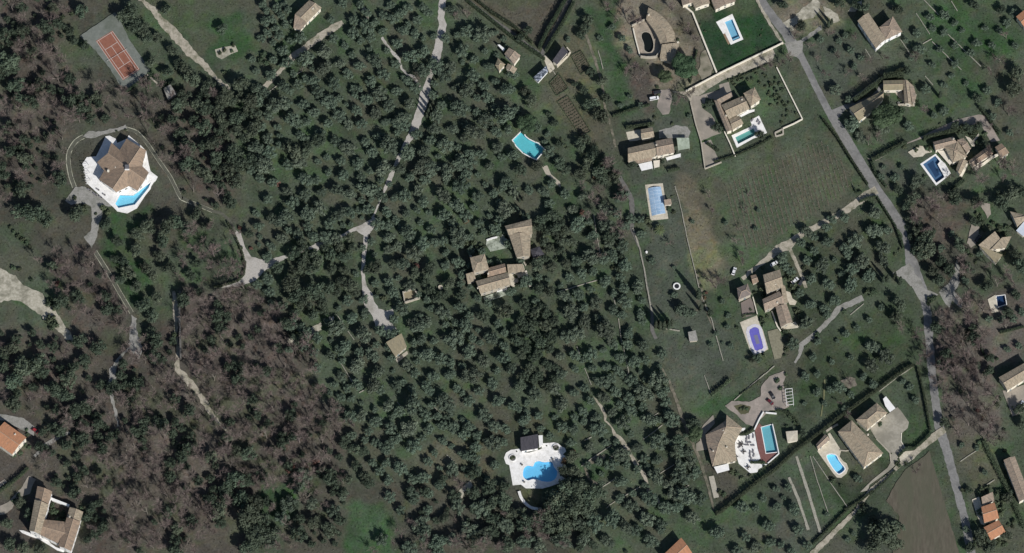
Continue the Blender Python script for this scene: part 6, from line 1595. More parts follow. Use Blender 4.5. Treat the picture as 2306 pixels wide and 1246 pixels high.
def label_all(items):
    """items: kind, px, py, r, object"""
    best = {}
    for it in items:
        k, x, y, r, o = it
        for (lx, ly), nm in LAND:
            d = math.hypot(x - lx, y - ly)
            if d > 120 or d < 6: continue
            s = DIRS[int(((math.degrees(math.atan2(ly - y, x - lx)) + 382.5) % 360) // 45)]
            best.setdefault((k, nm, s), []).append((d, it))
    used, taken = {}, {}
    for lst in best.values(): lst.sort(key=lambda q: q[0])
    for d, key, it in sorted(((v[0], k, v[1]) for k, lst in best.items() for v in lst[:6]), key=lambda q: q[0]):
        oid = it[4].name
        rank = taken.get(key, 0)
        if oid in used or rank >= 3: continue
        used[oid] = (key, rank); taken[key] = rank + 1
    left = {}
    for k, x, y, r, o in items:
        w, cat = WORDS[k]
        reg = min(REG, key=lambda q: (q[0][0] - x) ** 2 + (q[0][1] - y) ** 2)[1]
        o['category'] = cat
        o['group'] = f'{PLUR[k]} {reg}'
        if o.name in used:
            (kk, nm, s), rank = used[o.name]
            o['label'] = f"{['', 'second ', 'third '][rank]}{w.replace('dark evergreen tree', 'evergreen tree')} {s} of {nm}"
        else:
            left.setdefault((k, reg), []).append((x, y, r, o))
    for (k, reg), lst in left.items():
        w = WORDS[k][0]
        pl = PLUR[k].replace('dark ', '')
        for word, key in (('largest', lambda q: -q[2]), ('northernmost', lambda q: q[1]), ('southernmost', lambda q: -q[1]), ('easternmost', lambda q: -q[0]), ('westernmost', lambda q: q[0]), ('smallest', lambda q: q[2])):
            if not lst: break
            q = min(lst, key=key); lst.remove(q)
            q[3]['label'] = f'{word} of the {pl} {reg}'
        for x, y, r, o in lst: o['label'] = f'{w} {reg}, one among many'

# ------------------------------------------------------------------ planting
rnd = random.Random(7)
rs0 = np.random.RandomState(5)
STUFF = {'olive_tree': [], 'evergreen_tree': [], 'bare_tree': []}
ITEMS = []
COUNT = {}
def plant(kind, x, y, r, hk=1.0, rz=None):
    """Photo spot of the stem and crown radius in photo pixels."""
    k = COUNT.get(kind, 0)
    COUNT[kind] = k + 1
    var = KIND[kind]
    cm, tm = var[rnd.randrange(len(var))]
    R_ = r * SPAN / 2306
    loc = W(x, y)
    if k >= 300:
        STUFF[kind].append((cm, loc, R_, rnd.uniform(0, 6.28), hk)); return None
    o = bpy.data.objects.new(kind, None); COL.objects.link(o)
    o.empty_display_size = 0.3
    o.location = (loc.x, loc.y, 0); o.rotation_euler = (0, 0, rnd.uniform(0, 6.28) if rz is None else rz)
    sx_ = rnd.uniform(0.84, 1.2) if kind != 'cypress_tree' else 1.0
    o.scale = (R_ * sx_, R_ / sx_, R_ * hk)
    c = bpy.data.objects.new('crown' if kind != 'bare_tree' else 'twigs', cm); c.parent = o; COL.objects.link(c)
    t = bpy.data.objects.new('trunk', tm); t.parent = o; COL.objects.link(t)
    ITEMS.append((kind, x, y, r, o))
    return o
SOLID = FOOT + POND
def stem(p, fx=0.25, fy=0.6, k=0.92):
    return p[0] + fx * p[2], p[1] + fy * p[2], p[2] * k
ev = dedupe(EV, 0.42)
ol = dedupe(OL, 0.44, ev)
for p in GROVE2 + FIELD: 
    if p[2] > 0: ol.append(p)
ol = [p for p in ol if not blocked(p[0], p[1] + 0.5 * p[2], SOLID)]
GROVE = [(560, 130), (700, 70), (1130, 60), (1200, 230), (1300, 400), (1390, 500), (1420, 620), (1480, 800), (1530, 960), (1570, 1130), (1320, 1130), (1290, 1000), (1130, 960), (1100, 1080), (900, 1080), (790, 1000), (720, 850), (660, 740), (570, 640), (550, 520), (600, 420), (540, 280)]
for _ in range(5000):
    x, y = rnd.uniform(500, 1580), rnd.uniform(60, 1140)
    if not blocked(x, y, [GROVE]) or blocked(x, y, SOLID) or blocked(x, y + 6, AVOID): continue
    r = rnd.uniform(6.5, 12)
    if all((x - p[0]) ** 2 + (y - p[1]) ** 2 > (r + p[2] + 3.2) ** 2 for p in ol) and all((x - p[0]) ** 2 + (y - p[1]) ** 2 > (r + p[2] + 1.5) ** 2 for p in ev):
        ol.append((x, y, r))
ol.sort(key=lambda p: -p[2])
for p in ol:
    x, y, r = stem(p)
    if blocked(x, y, SOLID): continue
    plant('olive_tree', x, y, max(r, 3.2) * (rnd.choice((1.15, 1.3, 1.45, 1.6, 1.78)) if blocked(x, y, [GROVE]) else rnd.uniform(1.2, 1.45)) * rnd.uniform(.95, 1.05), rnd.uniform(0.72, 1.05))
ev = [p for p in ev if not blocked(p[0], p[1] + 0.5 * p[2], SOLID)]
ev.sort(key=lambda p: -p[2])
WOODS = [
    ([(0, 0), (120, 0), (170, 60), (120, 100), (180, 200), (260, 245), (150, 290), (140, 420), (60, 430), (0, 470)], 15, 0.35),
    ([(190, 210), (330, 190), (340, 270), (270, 285), (200, 280)], 22, 0.3),
    ([(330, 180), (470, 200), (525, 300), (520, 480), (440, 465), (370, 380), (320, 300)], 17, 0.4),
    ([(115, 560), (200, 560), (285, 700), (290, 750), (200, 740), (140, 690), (90, 600)], 17, 0.15),
    ([(0, 740), (130, 740), (230, 780), (230, 900), (160, 960), (70, 930), (0, 900)], 20, 0.6),
    ([(90, 960), (250, 890), (300, 760), (390, 770), (400, 850), (480, 960), (560, 1010), (600, 1090), (520, 1160), (440, 1246), (200, 1246), (190, 1140), (100, 1070)], 15.5, 0.30),
    ([(410, 660), (560, 655), (660, 715), (705, 800), (725, 880), (795, 960), (770, 1040), (660, 1060), (560, 1010), (470, 920), (420, 830)], 15, 0.22),
    ([(400, 500), (520, 510), (555, 560), (550, 620), (470, 650), (400, 640)], 17, 0.1),
    ([(600, 1050), (760, 1050), (790, 1130), (760, 1246), (520, 1246), (560, 1150)], 19, 0.75),
    ([(2110, 740), (2200, 720), (2230, 790), (2220, 860), (2240, 950), (2140, 960), (2110, 860)], 17, 0.0),
    ([(2060, 440), (2150, 450), (2200, 470), (2180, 620), (2080, 620), (2050, 540)], 24, 0.35),
    ([(2200, 390), (2306, 400), (2306, 460), (2220, 430)], 22, 0.4),
    ([(1000, 1060), (1130, 1080), (1160, 1150), (1330, 1180), (1420, 1246), (830, 1246), (900, 1180)], 24, 0.75),
    ([(1300, 400), (1400, 380), (1430, 540), (1380, 640), (1330, 560)], 22, 0.5),
]
extra_bare, extra_ev = [], []
for poly, sp, fe in WOODS:
    sp *= 1.16; fe = fe * 0.9 + 0.15
    x0, x1 = min(p[0] for p in poly), max(p[0] for p in poly); y0, y1 = min(p[1] for p in poly), max(p[1] for p in poly)
    pts = []
    for _ in range(int((x1 - x0) * (y1 - y0) / sp / sp * 14)):
        x, y = rnd.uniform(x0, x1), rnd.uniform(y0, y1)
        if not blocked(x, y, [poly]) or any((x - a) ** 2 + (y - b) ** 2 < sp * sp for a, b in pts): continue
        if blocked(x, y, SOLID, 0) or blocked(x, y + 3, AVOID): continue
        pts.append((x, y))
    for x, y in pts:
        if any((x - p[0]) ** 2 + (y - p[1]) ** 2 < (p[2] * 0.8) ** 2 for p in ev): continue
        q = float(vnoise(np.array([x]), np.array([y]), 70, 31)[0] * 0.6 + vnoise(np.array([x]), np.array([y]), 28, 32)[0] * 0.4)
        if rnd.random() < fe * 3.6 * max(0, q - 0.3): extra_ev.append((x, y, rnd.choice((6, 9, 12, 15, 19)) * rnd.uniform(.85, 1.15)))
        elif rnd.random() < 0.92 - 0.5 * max(0, 0.45 - q): extra_bare.append((x, y, rnd.uniform(11, 21)))
for x, y, r, hk in ((1262, 1126, 24, 1.25), (1292, 1106, 24, 1.25), (1240, 1152, 22, 1.2), (1284, 1148, 28, 1.2), (1218, 1178, 22, 1.2), (1262, 1184, 24, 1.2)):
    plant('evergreen_tree', x, y, r, hk)
for x, y, r in ((1705, 812, 12), (1693, 815, 8), (2040, 470, 12), (2052, 500, 13), (2066, 528, 16), (2078, 550, 18), (2074, 580, 15), (2092, 565, 16)):
    plant('evergreen_tree', x, y, r, 1.1)
for p in ev:
    x, y, r = stem(p, 0.2, 0.5)
    if blocked(x, y, SOLID): continue
    plant('evergreen_tree', x, y, r * 1.2, rnd.uniform(0.8, 1.1))
for p in extra_ev:
    plant('evergreen_tree', p[0], p[1], p[2], rnd.uniform(0.8, 1.2))
bare = [p for p in BARE if p[2] > 0]
for p in bare:
    if blocked(p[0], p[1], SOLID): continue
    plant('bare_tree', p[0], p[1] + 4, max(p[2], 6) * 1.0, rnd.uniform(0.9, 1.15))
rnd.shuffle(extra_bare)
for p in extra_bare:
    plant('bare_tree', p[0], p[1], p[2], rnd.uniform(0.95, 1.6))
# umbrella pines
for x, y, r, hk in [(1541, 160, 33, 0.7), (1996, 272, 38, 0.85), (1497, 180, 18, 0.9), (1566, 985, 20, 0.8), (1187, 288, 26, 0.7)]:
    if r: plant('umbrella_pine', x, y, r, hk)
# cypresses: stems, height in metres
CYP = [(987, 217, 6), (975, 236, 7.5), (969, 247, 8), (965, 257, 8), (961, 265, 7.5), (972, 252, 6), (1477, 738, 10), (1486, 741, 11), (1495, 742, 12), (1506, 740, 11.5), (1513, 734, 10), (1482, 731, 9), (1500, 731, 9),
       (1573, 672, 15), (1577, 700, 9), (1988, 637, 10), (1997, 634, 10), (2014, 628, 10), (2026, 640, 11), (1865, 62, 9), (1872, 55, 8), (2116, 220, 9), (1212, 430, 0), (1178, 452, 7), (1170, 455, 6), (2018, 720, 9), (2010, 714, 7), (1186, 492, 8), (1172, 486, 7)]
for x, y, hgt in CYP:
    if hgt:
        o = plant('cypress_tree', x, y, hgt * 2306 / SPAN)
label_all(ITEMS)
print('COUNTS', COUNT, len(ITEMS))
# the trees beyond the nearest three hundred of a kind, one mass per kind
def mass(name, lst, label):
    if not lst: return
    VV, FF, off = [], [], 0
    mt = lst[0][0].materials[0]
    cache = {}
    for me, loc, R_, rz, hk in lst:
        if me.name not in cache:
            v = np.empty(len(me.vertices) * 3, np.float32); me.vertices.foreach_get('co', v)
            f = np.empty(len(me.loops), np.int32); me.loops.foreach_get('vertex_index', f)
            cache[me.name] = (v.reshape(-1, 3), f.reshape(-1, 4))
        v, f = cache[me.name]
        c, s = math.cos(rz), math.sin(rz)
        q = np.stack([(v[:, 0] * c - v[:, 1] * s) * R_ + loc.x, (v[:, 0] * s + v[:, 1] * c) * R_ + loc.y, v[:, 2] * R_ * hk], 1)
        VV.append(q); FF.append(f + off); off += len(q)
    tag(add(name, npmesh(name, np.concatenate(VV), np.concatenate(FF), mt)), label, kind='stuff')
mass('orchard_canopy', STUFF['olive_tree'], 'the smaller olive crowns beyond the counted trees of the grove')
mass('evergreen_wood', STUFF['evergreen_tree'], 'dark evergreen understorey of the woods')
mass('leafless_wood', STUFF['bare_tree'], 'tangled leafless twigs of the woods that read as one mass')

# palm south of the ribbed pool enclosure
pr = root('palm_tree', W(1485, 522), 'palm with a star of long fronds at the south end of the ribbed pool enclosure', 'tree')
mb = MB(); mb.tube((0, 0, 0), (0.1, 0.1, 3.2), 0.32, 0.26, 8); mb.build('trunk', M_TRUNK, pr)
for k in range(22):
    a = 6.283 * k / 22 + rnd.uniform(-.1, .1); el = rnd.uniform(-.1, .75)
    d = Vector((math.cos(a), math.sin(a), 0)); n = Vector((-d.y, d.x, 0)); L = rnd.uniform(3.0, 3.9)
    mb = MB(); pv = None
    for j in range(7):
        t = j / 6
        c = Vector((0.1, 0.1, 3.2)) + d * (L * t * math.cos(el * (1 - t * .5))) + Vector((0, 0, L * (math.sin(el) * t - 0.55 * t * t)))
        w = 0.34 * math.sin(math.pi * min(0.97, t * .9 + .08))
        cur = (c - n * w - Vector((0, 0, w * .5)), c, c + n * w - Vector((0, 0, w * .5)))
        if pv: mb.poly([pv[0], cur[0], cur[1], pv[1]]); mb.poly([pv[1], cur[1], cur[2], pv[2]])
        pv = cur
    mb.build('frond', M_PALM, pr)

# shrubs in beds and gardens
SHR = []
def S(f, lst): SHR.extend(f(lst))
S(t20, [(1320,670,16),(1275,720,18),(950,580,18),(960,630,14),(1050,830,14),(1090,270,14),(930,780,18),(300,950,14),(330,975,14),(310,930,12),(345,990,12),(1235,170,12),(1270,210,10),(1100,440,16),(890,430,8),(950,440,8),(1560,700,16),(1590,760,14),(1640,240,10),(1430,540,14),(1460,520,12),(1500,500,12),(1650,200,8)])
S(t30, [(30,560,22),(60,640,20),(110,600,18),(30,700,18),(140,740,18),(90,560,14),(60,560,14),(150,690,14),(20,620,16),(200,760,14),(170,640,12),(80,700,14),(110,780,12),(1300,870,40),(1380,900,30),(1440,950,30),(1000,1000,20),(1090,1000,18),(1460,890,22),(920,1100,0),(1060,1180,20),(1160,640,18),(1010,390,14),(1075,380,10)])
S(zB4, [(1030,140,34),(1160,160,34),(940,220,34),(1020,270,30),(1090,280,30),(1080,350,32),(1150,310,34),(1190,350,34),(1250,320,34),(1200,400,30),(1230,430,32),(1270,500,36),(1290,540,32),(1330,620,34),(1320,690,32),(1250,780,34),(1060,400,28),(1100,420,30),(1170,480,30),(1220,250,34),(870,60,30),(900,100,30),(780,180,36),(700,170,36),(560,220,32),(590,260,30),(640,200,30),(840,170,34),(1000,120,30),(1310,560,30),(1210,470,30)])
S(zB7, [(620,100,40),(660,110,30),(580,120,25),(1180,200,35),(1230,240,30),(1150,320,30),(1270,300,25),(840,780,22),(800,770,20),(760,770,20),(720,770,22),(870,820,25),(930,800,22),(480,880,50),(540,900,45),(700,920,30),(600,950,40),(380,1150,50),(330,1120,40),(1080,780,30)])
S(zB8, [(960,440,45),(800,560,20),(660,1150,55),(640,1190,40),(330,1180,45),(300,1170,30),(250,600,18),(1110,840,14),(1210,920,20),(1180,1000,18),(980,380,16)])
S(zB9, [(430,400,50),(440,470,40),(350,440,30),(430,740,45),(490,710,30),(450,800,40),(640,40,45),(700,60,40),(640,100,40),(720,150,50),(740,220,45),(700,280,40),(790,460,40),(820,640,50),(850,700,50),(900,760,50),(690,880,45),(760,960,50),(800,1010,45),(720,1010,40),(700,1080,40),(400,1150,45),(460,1140,40),(330,1160,30),(230,700,30),(300,640,22),(150,830,30),(435,160,28),(30,820,30),(680,1140,30)])
S(zB6, [(225,400,24),(258,382,22),(240,375,18),(740,255,20),(770,285,22),(795,265,18),(755,275,14),(290,310,8),(655,240,8),(590,268,10),(730,405,8),(355,475,8),(380,685,8),(560,960,20),(590,990,20)])
S(zB16, [(470,880,50),(540,900,45),(500,960,40),(450,830,35),(560,960,40),(130,790,40),(160,740,30),(230,180,22),(240,220,24),(220,310,22),(250,330,26),(180,380,30),(60,350,40),(30,330,30),(120,400,30),(110,1180,20),(700,850,22),(380,700,0),(690,770,26)])
S(zB10, [(400,480,45),(350,450,40),(300,500,50),(350,540,40),(600,330,35),(680,360,30),(820,740,30),(800,860,40),(860,900,45),(880,950,40),(820,960,40),(1000,440,40),(960,520,0),(900,1000,45),(980,640,35),(1060,660,40),(950,840,20),(260,500,35),(480,330,30)])
S(zB12, [(1110,290,26),(1520,300,40),(1560,360,34),(1290,660,30),(1320,700,30),(1640,690,45),(280,600,0),(250,640,60),(230,720,45),(1480,560,18),(1450,600,16),(880,180,26)])
S(zB11, [(350,580,45),(400,560,40),(840,280,60),(920,300,50),(1000,360,50),(1060,340,45),(900,350,50),(780,220,35),(1090,480,60),(1150,450,50),(1060,500,45),(740,640,0),(690,830,26),(230,560,30),(540,250,24),(40,560,50)])
S(zB13, [(300,430,60),(330,500,55),(250,380,45),(350,590,50),(430,560,45),(470,500,45),(560,620,60),(620,600,55),(680,560,50),(650,650,50),(560,560,50),(800,590,30),(520,660,24),(120,900,50),(160,960,45),(230,1060,40),(640,960,30)])
S(zB14, [(230,470,40),(290,480,45),(260,430,35),(560,980,20),(580,1020,22),(100,60,30)])
S(zB15, [(260,620,40),(290,630,30),(400,610,45),(450,590,40),(370,650,40),(540,760,45),(600,800,50),(580,860,40),(340,1070,40),(400,1090,50),(480,1160,60),(560,1130,50),(620,1150,45),(320,1150,40),(370,150,35),(360,200,25),(560,640,50),(660,960,24),(700,980,24),(640,240,12)])
S(t00, [(1100,565,36),(1010,490,28),(990,520,18),(960,260,0),(640,1020,0),(840,870,12),(780,880,10),(1500,330,22),(1470,350,20),(1550,340,18),(1500,480,22),(1560,300,20),(420,110,24),(480,90,24)])
S(t01, [(500,95,22),(560,160,40),(520,190,45),(640,200,16),(120,350,24),(150,370,24),(180,395,24),(90,320,22),(70,290,20),(200,420,20),(690,160,30),(720,190,30),(130,570,22),(90,560,24),(210,640,20),(330,790,40),(370,820,40),(340,900,50),(360,940,45),(1170,1010,28),(1150,1060,26),(1610,430,20),(1630,520,22),(1600,620,20)])
S(t11, [(1440,390,35),(1400,400,35),(1490,330,30),(840,760,30),(800,720,25),(880,800,25),(760,750,0)])
S(t10, [(640,340,20),(40,360,36),(100,390,36),(20,400,30),(150,430,26),(60,420,26)])
S(t31, [(170,620,40),(180,690,35),(860,480,14),(890,450,14),(1090,770,30),(1120,760,28),(670,720,30),(720,720,30),(700,740,25),(740,660,0),(250,560,24),(620,130,0),(1080,800,20),(500,1240,0),(1510,1180,20),(1540,1170,18),(520,850,24),(340,1010,30)])
S(t32, [(870,640,20),(890,660,18),(930,640,18),(640,920,30),(660,940,26),(620,970,30),(1600,760,20),(1600,700,20),(1590,620,22),(1590,560,20),(1570,480,22),(1590,420,18),(1540,250,22),(1560,210,20),(500,790,18),(440,760,26),(1480,820,24),(1540,850,20),(60,60,0),(130,50,18),(70,90,26),(90,140,22),(160,330,24),(190,370,20),(150,310,14),(1310,820,24),(1580,900,24),(1400,900,0),(1650,1030,26)])
S(t21, [(1220,600,12),(1230,640,12),(1245,690,14),(1260,740,14),(1270,800,16),(1290,860,14),(880,240,40),(830,250,26),(900,280,22),(1050,90,10),(1030,170,26),(1060,190,22),(250,420,26),(280,500,26),(380,420,24),(460,500,0),(890,500,16),(1080,740,20),(1300,880,18),(500,300,24),(700,350,28),(640,300,24),(700,540,26),(650,560,22)])
RED = [(625, 415, 9), (690, 1055, 10), (712, 1040, 11), (660, 1050, 8), (540, 515, 7), (565, 560, 6), (1590, 660, 5), (1587, 672, 5), (128, 640, 9), (590, 980, 7), (1310, 480, 8), (1340, 400, 9), (1290, 1020, 9), (1270, 1040, 9), (650, 1060, 9), (480, 560, 8), (940, 600, 8), (1050, 500, 9), (2198, 905, 7), (2203, 925, 8), (2210, 945, 7)]
SH_OBJ = []
shl = [p for p in SHR if p[2] > 0]
def shrub(me, x, y, r, lab, grp):
    loc = W(x, y); R_ = max(r, 2.2) * SPAN / 2306
    o = bpy.data.objects.new('shrub', me); COL.objects.link(o)
    o.location = (loc.x, loc.y, 0); o.rotation_euler = (0, 0, rnd.uniform(0, 6.28)); o.scale = (R_, R_, R_ * rnd.uniform(0.8, 1.1))
    SH_OBJ.append(('shrub', x, y, r, o))
    return o
shl.sort(key=lambda p: -p[2])
for x, y, r in shl[:278]:
    if blocked(x, y, SOLID): continue
    shrub(SHRUB[rnd.randrange(5)], x, y + 0.3 * r, r * 0.9, '', '')
label_all(SH_OBJ)
SH_OBJ = []
for x, y, r in RED:
    if not blocked(x, y, SOLID): shrub(RSHRUB[rnd.randrange(2)], x, y, r, '', '')
WORDS['shrub'] = ('russet brown shrub', 'shrub')
label_all(SH_OBJ)
for q in SH_OBJ: q[4]['group'] = 'russet shrubs'
STUFF_S = [(SHRUB[rnd.randrange(5)], W(x, y), max(r, 2.2) * SPAN / 2306, rnd.uniform(0, 6.28), 1.0) for x, y, r in shl[278:] if not blocked(x, y, SOLID)]
mass('low_plants', STUFF_S, 'small low plants dotted through the beds')

# ------------------------------------------------------------------ hedges
def hedge(px, w, hgt, label, m=None, dens=26, cat='hedge', closed=False, name='hedge'):
    if hgt > 1.1: hgt, w = hgt * 1.25, w * 1.12
    rs = np.random.RandomState(abs(hash(label)) % 1000 if False else len(label) * 7 + int(px[0][0]))
    P = WL(px)
    if closed: P = P + [P[0]]
    o = root(name, P[0], label, cat)
    Q = local(P, o)
    mb = MB(); VV, FF, off = [], [], 0
    for a, b in zip(Q[:-1], Q[1:]):
        d = b - a; L = d.length
        if L < 0.05: continue
        u = d / L; nn = Vector((-u.y, u.x, 0))
        k = max(1, int(L / 1.6))
        for j in range(k):
            c = a + d * ((j + .5) / k)
            hh = hgt * rs.uniform(0.72, 0.92)
            mb.box(c.x, c.y, hh / 2, L / k * 1.04, w * rs.uniform(0.62, 0.85), hh, math.atan2(u.y, u.x), 0.8)
        n = int(L * dens * (0.5 + 0.3 * w + 0.2 * hgt))
        t = rs.uniform(0, 1, (n, 1)); s = rs.uniform(-1, 1, (n, 1)); z = rs.uniform(0.05, 1.0, (n, 1)) ** 0.6
        top = rs.rand(n, 1) < 0.55
        s = np.where(top, s * 0.95, np.sign(s) * rs.uniform(0.85, 1.12, (n, 1))); z = np.where(top, rs.uniform(0.86, 1.06, (n, 1)), z)
        av, dv, nv = np.array(a), np.array(d), np.array(nn)
        cen = av + dv * t + nv * s * (w / 2) + np.array([0, 0, hgt]) * z
        nrm = unit(np.where(top, np.array([[0, 0, 1.0]]), nv[None] * np.sign(s)) + rs.normal(size=(n, 3)) * 0.6)
        V, F = leaf_quads(rs, cen, nrm, rs.uniform(0.12, 0.28, n))
        VV.append(V); FF.append(F + off); off += len(V)
    mat_ = m or M_HEDGE
    mb.build('branches', mat_, o)
    add('foliage', npmesh('foliage', np.concatenate(VV), np.concatenate(FF), mat_), o)
    return o
hedge(t32([(985, -5), (930, 22), (700, 190), (560, 290), (300, 490), (200, 562), (60, 692), (0, 732)]) + t22([(1640, 760), (1560, 825), (1380, 970), (1340, 992)]), 1.3, 2.4, 'very long dark hedge running diagonally above the hipped roof house')
hedge(t32([(1010, 10), (1050, 180), (1095, 430)]), 0.9, 1.6, 'straight dark hedge on the west side of the lower road')
hedge(t32([(1100, 445), (1060, 490), (990, 550), (935, 548), (880, 605)]), 1.0, 1.8, 'short dark hedge along the mouth of the sandy lane')
hedge(t30([(375, 800), (480, 935), (560, 1065), (675, 1240)]), 1.0, 2.0, 'dark hedge between vineyard and asphalt lane')
hedge(t31([(735, 92), (790, 180), (860, 290), (895, 380), (912, 440)]), 0.9, 1.7, 'curving dark hedge between grove and asphalt lane')
hedge(t31([(618, 128), (680, 100), (733, 94)]), 0.9, 1.6, 'short dark hedge at the corner of the grove')
hedge(t31([(585, 30), (600, 68), (640, 60)]), 0.7, 1.3, 'tiny hedge at the corner of the vineyard')
hedge(zB12([(375, 715), (560, 590), (700, 470), (960, 285)]), 2.0, 3.4, 'black clipped hedge beside the grey driveway', dens=30)
hedge(zB12([(965, 250), (1180, 215), (1380, 235)]), 2.6, 3.6, 'thick black hedge behind the mossy roofed house', dens=30)  # dark strip put where the house only casts its shadow northwards
hedge(zB12([(1200, 140), (1380, 75), (1440, 60)]), 1.2, 2.6, 'thin dark hedge continuing east from the clipped black hedge')
hedge(zB11([(300, 470), (440, 430), (600, 390), (780, 340)]), 1.7, 2.6, 'dark hedge between the pinkish driveway and the navy pool villa', dens=30)
hedge(t30([(700, 1078), (830, 1012), (935, 955)]), 1.6, 2.4, 'dark hedge along the lower part of the pinkish driveway')
hedge(t30([(700, 1085), (725, 1160), (800, 1255)]), 1.2, 1.8, 'dark hedge at the corner by the asphalt lane')
hedge(zB11([(1090, 20), (1180, 130), (1260, 240), (1375, 395)]), 1.4, 2.4, 'dark hedge closing the pinkish driveway on the east')
hedge(zB11([(700, 1160), (800, 1100), (880, 1040)]), 1.5, 1.6, 'dark hedge south east of the navy pool')
hedge(t10([(1395, 10), (1520, 110), (1721, 272), (1920, 402)]), 1.3, 2.4, 'dark hedge on the south side of the western hedged lane')
hedge(t10([(1440, -10), (1560, 88), (1721, 190), (1835, 292)]), 1.2, 2.2, 'dark hedge on the north side of the western hedged lane')
hedge(t20([(345, -10), (275, 112), (215, 212), (160, 330)]), 1.5, 2.6, 'dark hedge on the west side of the straight hedged lane')
hedge(t20([(395, 20), (320, 160), (255, 265), (205, 350)]), 1.3, 2.4, 'dark hedge on the east side of the straight hedged lane')
hedge(t31([(1300, 1012), (1400, 962)]), 1.0, 1.6, 'short dark hedge among the eastern leafless trees')
hedge(t31([(1560, 1002), (1721, 962)]), 1.0, 1.5, 'dark hedge reaching the east edge below the small navy pool')
hedge(t31([(1420, 1060), (1440, 1120), (1460, 1160)]), 0.8, 1.2, 'green hedge beside the brown eastern garden')
hedge(t32([(520, 962), (600, 915), (650, 882), (710, 830)]), 0.9, 1.2, 'low hedge between the paved drive and the sandy lane')
hedge(t32([(545, 955), (440, 1060), (310, 1190)]), 0.9, 1.4, 'dark hedge on the upper side of the sandy lane')
hedge(t32([(690, 860), (780, 780), (860, 695)]), 0.8, 1.2, 'low dark hedge between the two lower lanes')
hedge(t01([(1520, 262), (1560, 330), (1592, 400), (1620, 470), (1640, 545), (1630, 615), (1590, 655), (1480, 690), (1425, 690)]), 0.9, 1.3, 'green hedge curving round the inside of the gravel fork', M_BUSH)
hedge(t02([(190, 680), (130, 740), (60, 795), (-20, 850)]), 1.2, 2.0, 'dark hedge above the pale driveway of the courtyard villa')
hedge(t00([(825, 632), (900, 580), (985, 522)]), 0.8, 2.2, 'dark hedge closing the south east end of the tennis court')
hedge(t20([(650, 782), (760, 745), (900, 705)]), 0.9, 1.8, 'thin dark hedge north of the farmhouse with white canopies')
hedge(t20([(740, 862), (830, 850), (930, 835)]), 1.4, 2.2, 'dark hedge behind the cream back terrace', dens=30)
hedge(t20([(1170, 560), (1185, 480), (1215, 340)]), 0.7, 1.4, 'dark upright hedge east of the big umbrella pine')
hedge(zB15([(415, 150), (470, 280), (560, 450), (640, 610), (720, 780), (815, 1010)]), 2.2, 1.6, 'broad dark green hedge beside the long pinkish roof', M_BUSH)
hedge(zB7([(560, 432), (640, 425), (690, 400), (745, 350)]), 0.8, 1.2, 'short clipped hedge at the top of the white curved terrace')
hedge(zB7([(700, 772), (780, 772), (880, 770)]), 0.9, 1.2, 'dark clipped hedge below the red deck')
hedge(zB7([(1020, 135), (1100, 150), (1180, 190), (1250, 240), (1290, 310)]), 1.0, 1.6, 'dark curved hedge behind the small garden hut')
hedge(zB9([(230, 700), (300, 690), (370, 690)]), 0.8, 1.0, 'low hedge at the head of the violet covered pool')
hedge(t22([(1310, 195), (1370, 150), (1440, 90)]), 1.5, 1.8, 'bushy hedge at the foot of the long field', M_BUSH)
hedge(t22([(1500, 190), (1560, 150), (1640, 90)]), 0.5, 0.8, 'thin low hedge beside the pinkish forecourt', M_BUSH)
hedge(t20([(1020, 1150), (1060, 1140), (1100, 1130)]), 1.2, 2.0, 'dark hedge stub south of the farmhouse with white canopies')
hedge(t20([(1330, 1085), (1480, 1040), (1600, 990), (1721, 920)]), 0.8, 1.2, 'low dark hedge along the top of the vineyard')
hedge(t20([(1280, 960), (1350, 1010), (1360, 1000)]), 1.4, 1.6, 'dark hedge in the lower court of the long roofed villa')
hedge(t20([(1430, 545), (1520, 510), (1600, 475), (1690, 430)]), 0.6, 1.0, 'thin hedge along the south side of the sandy shared drive')
for k, (bed, lb) in enumerate([([(228, 560), (290, 492), (356, 592), (276, 642)], 'low clipped border of the upper kitchen garden bed'),
                               ([(282, 682), (352, 640), (505, 880), (440, 915)], 'low clipped border of the long kitchen garden bed'),
                               ([(372, 372), (440, 340), (500, 440), (440, 500)], 'low clipped border of the brown kitchen garden plot')]):
    hedge(t20(bed), 0.35, 0.5, lb, M_BUSH, dens=18, closed=True)
    q = WL(t20(bed)); o = add('garden_bed', slab_mesh('garden_bed', q, [], 0.05 + 0.004 * k, None, mat('bed_soil', (0.075, 0.065, 0.045), (0.115, 0.10, 0.07), 1.5)))
    tag(o, lb.replace('low clipped border of the', 'bare soil inside the'), kind='structure')
    # rows of small plants in the bed
    c = q; VV = []
    for i in range(1, 9):
        for j in range(1, 14 if k == 1 else 9):
            u, v = i / 9, j / (14 if k == 1 else 9)
            p = (c[0] * (1 - u) + c[1] * u) * (1 - v) + (c[3] * (1 - u) + c[2] * u) * v
            VV.append((SHRUB[(i + j) % 5], p + Vector((rnd.uniform(-.2, .2), rnd.uniform(-.2, .2), 0)), rnd.uniform(0.22, 0.42), i * 1.1, 1.0))
    mass('vegetables', VV, lb.replace('low clipped border of', 'rows of small plants in'))
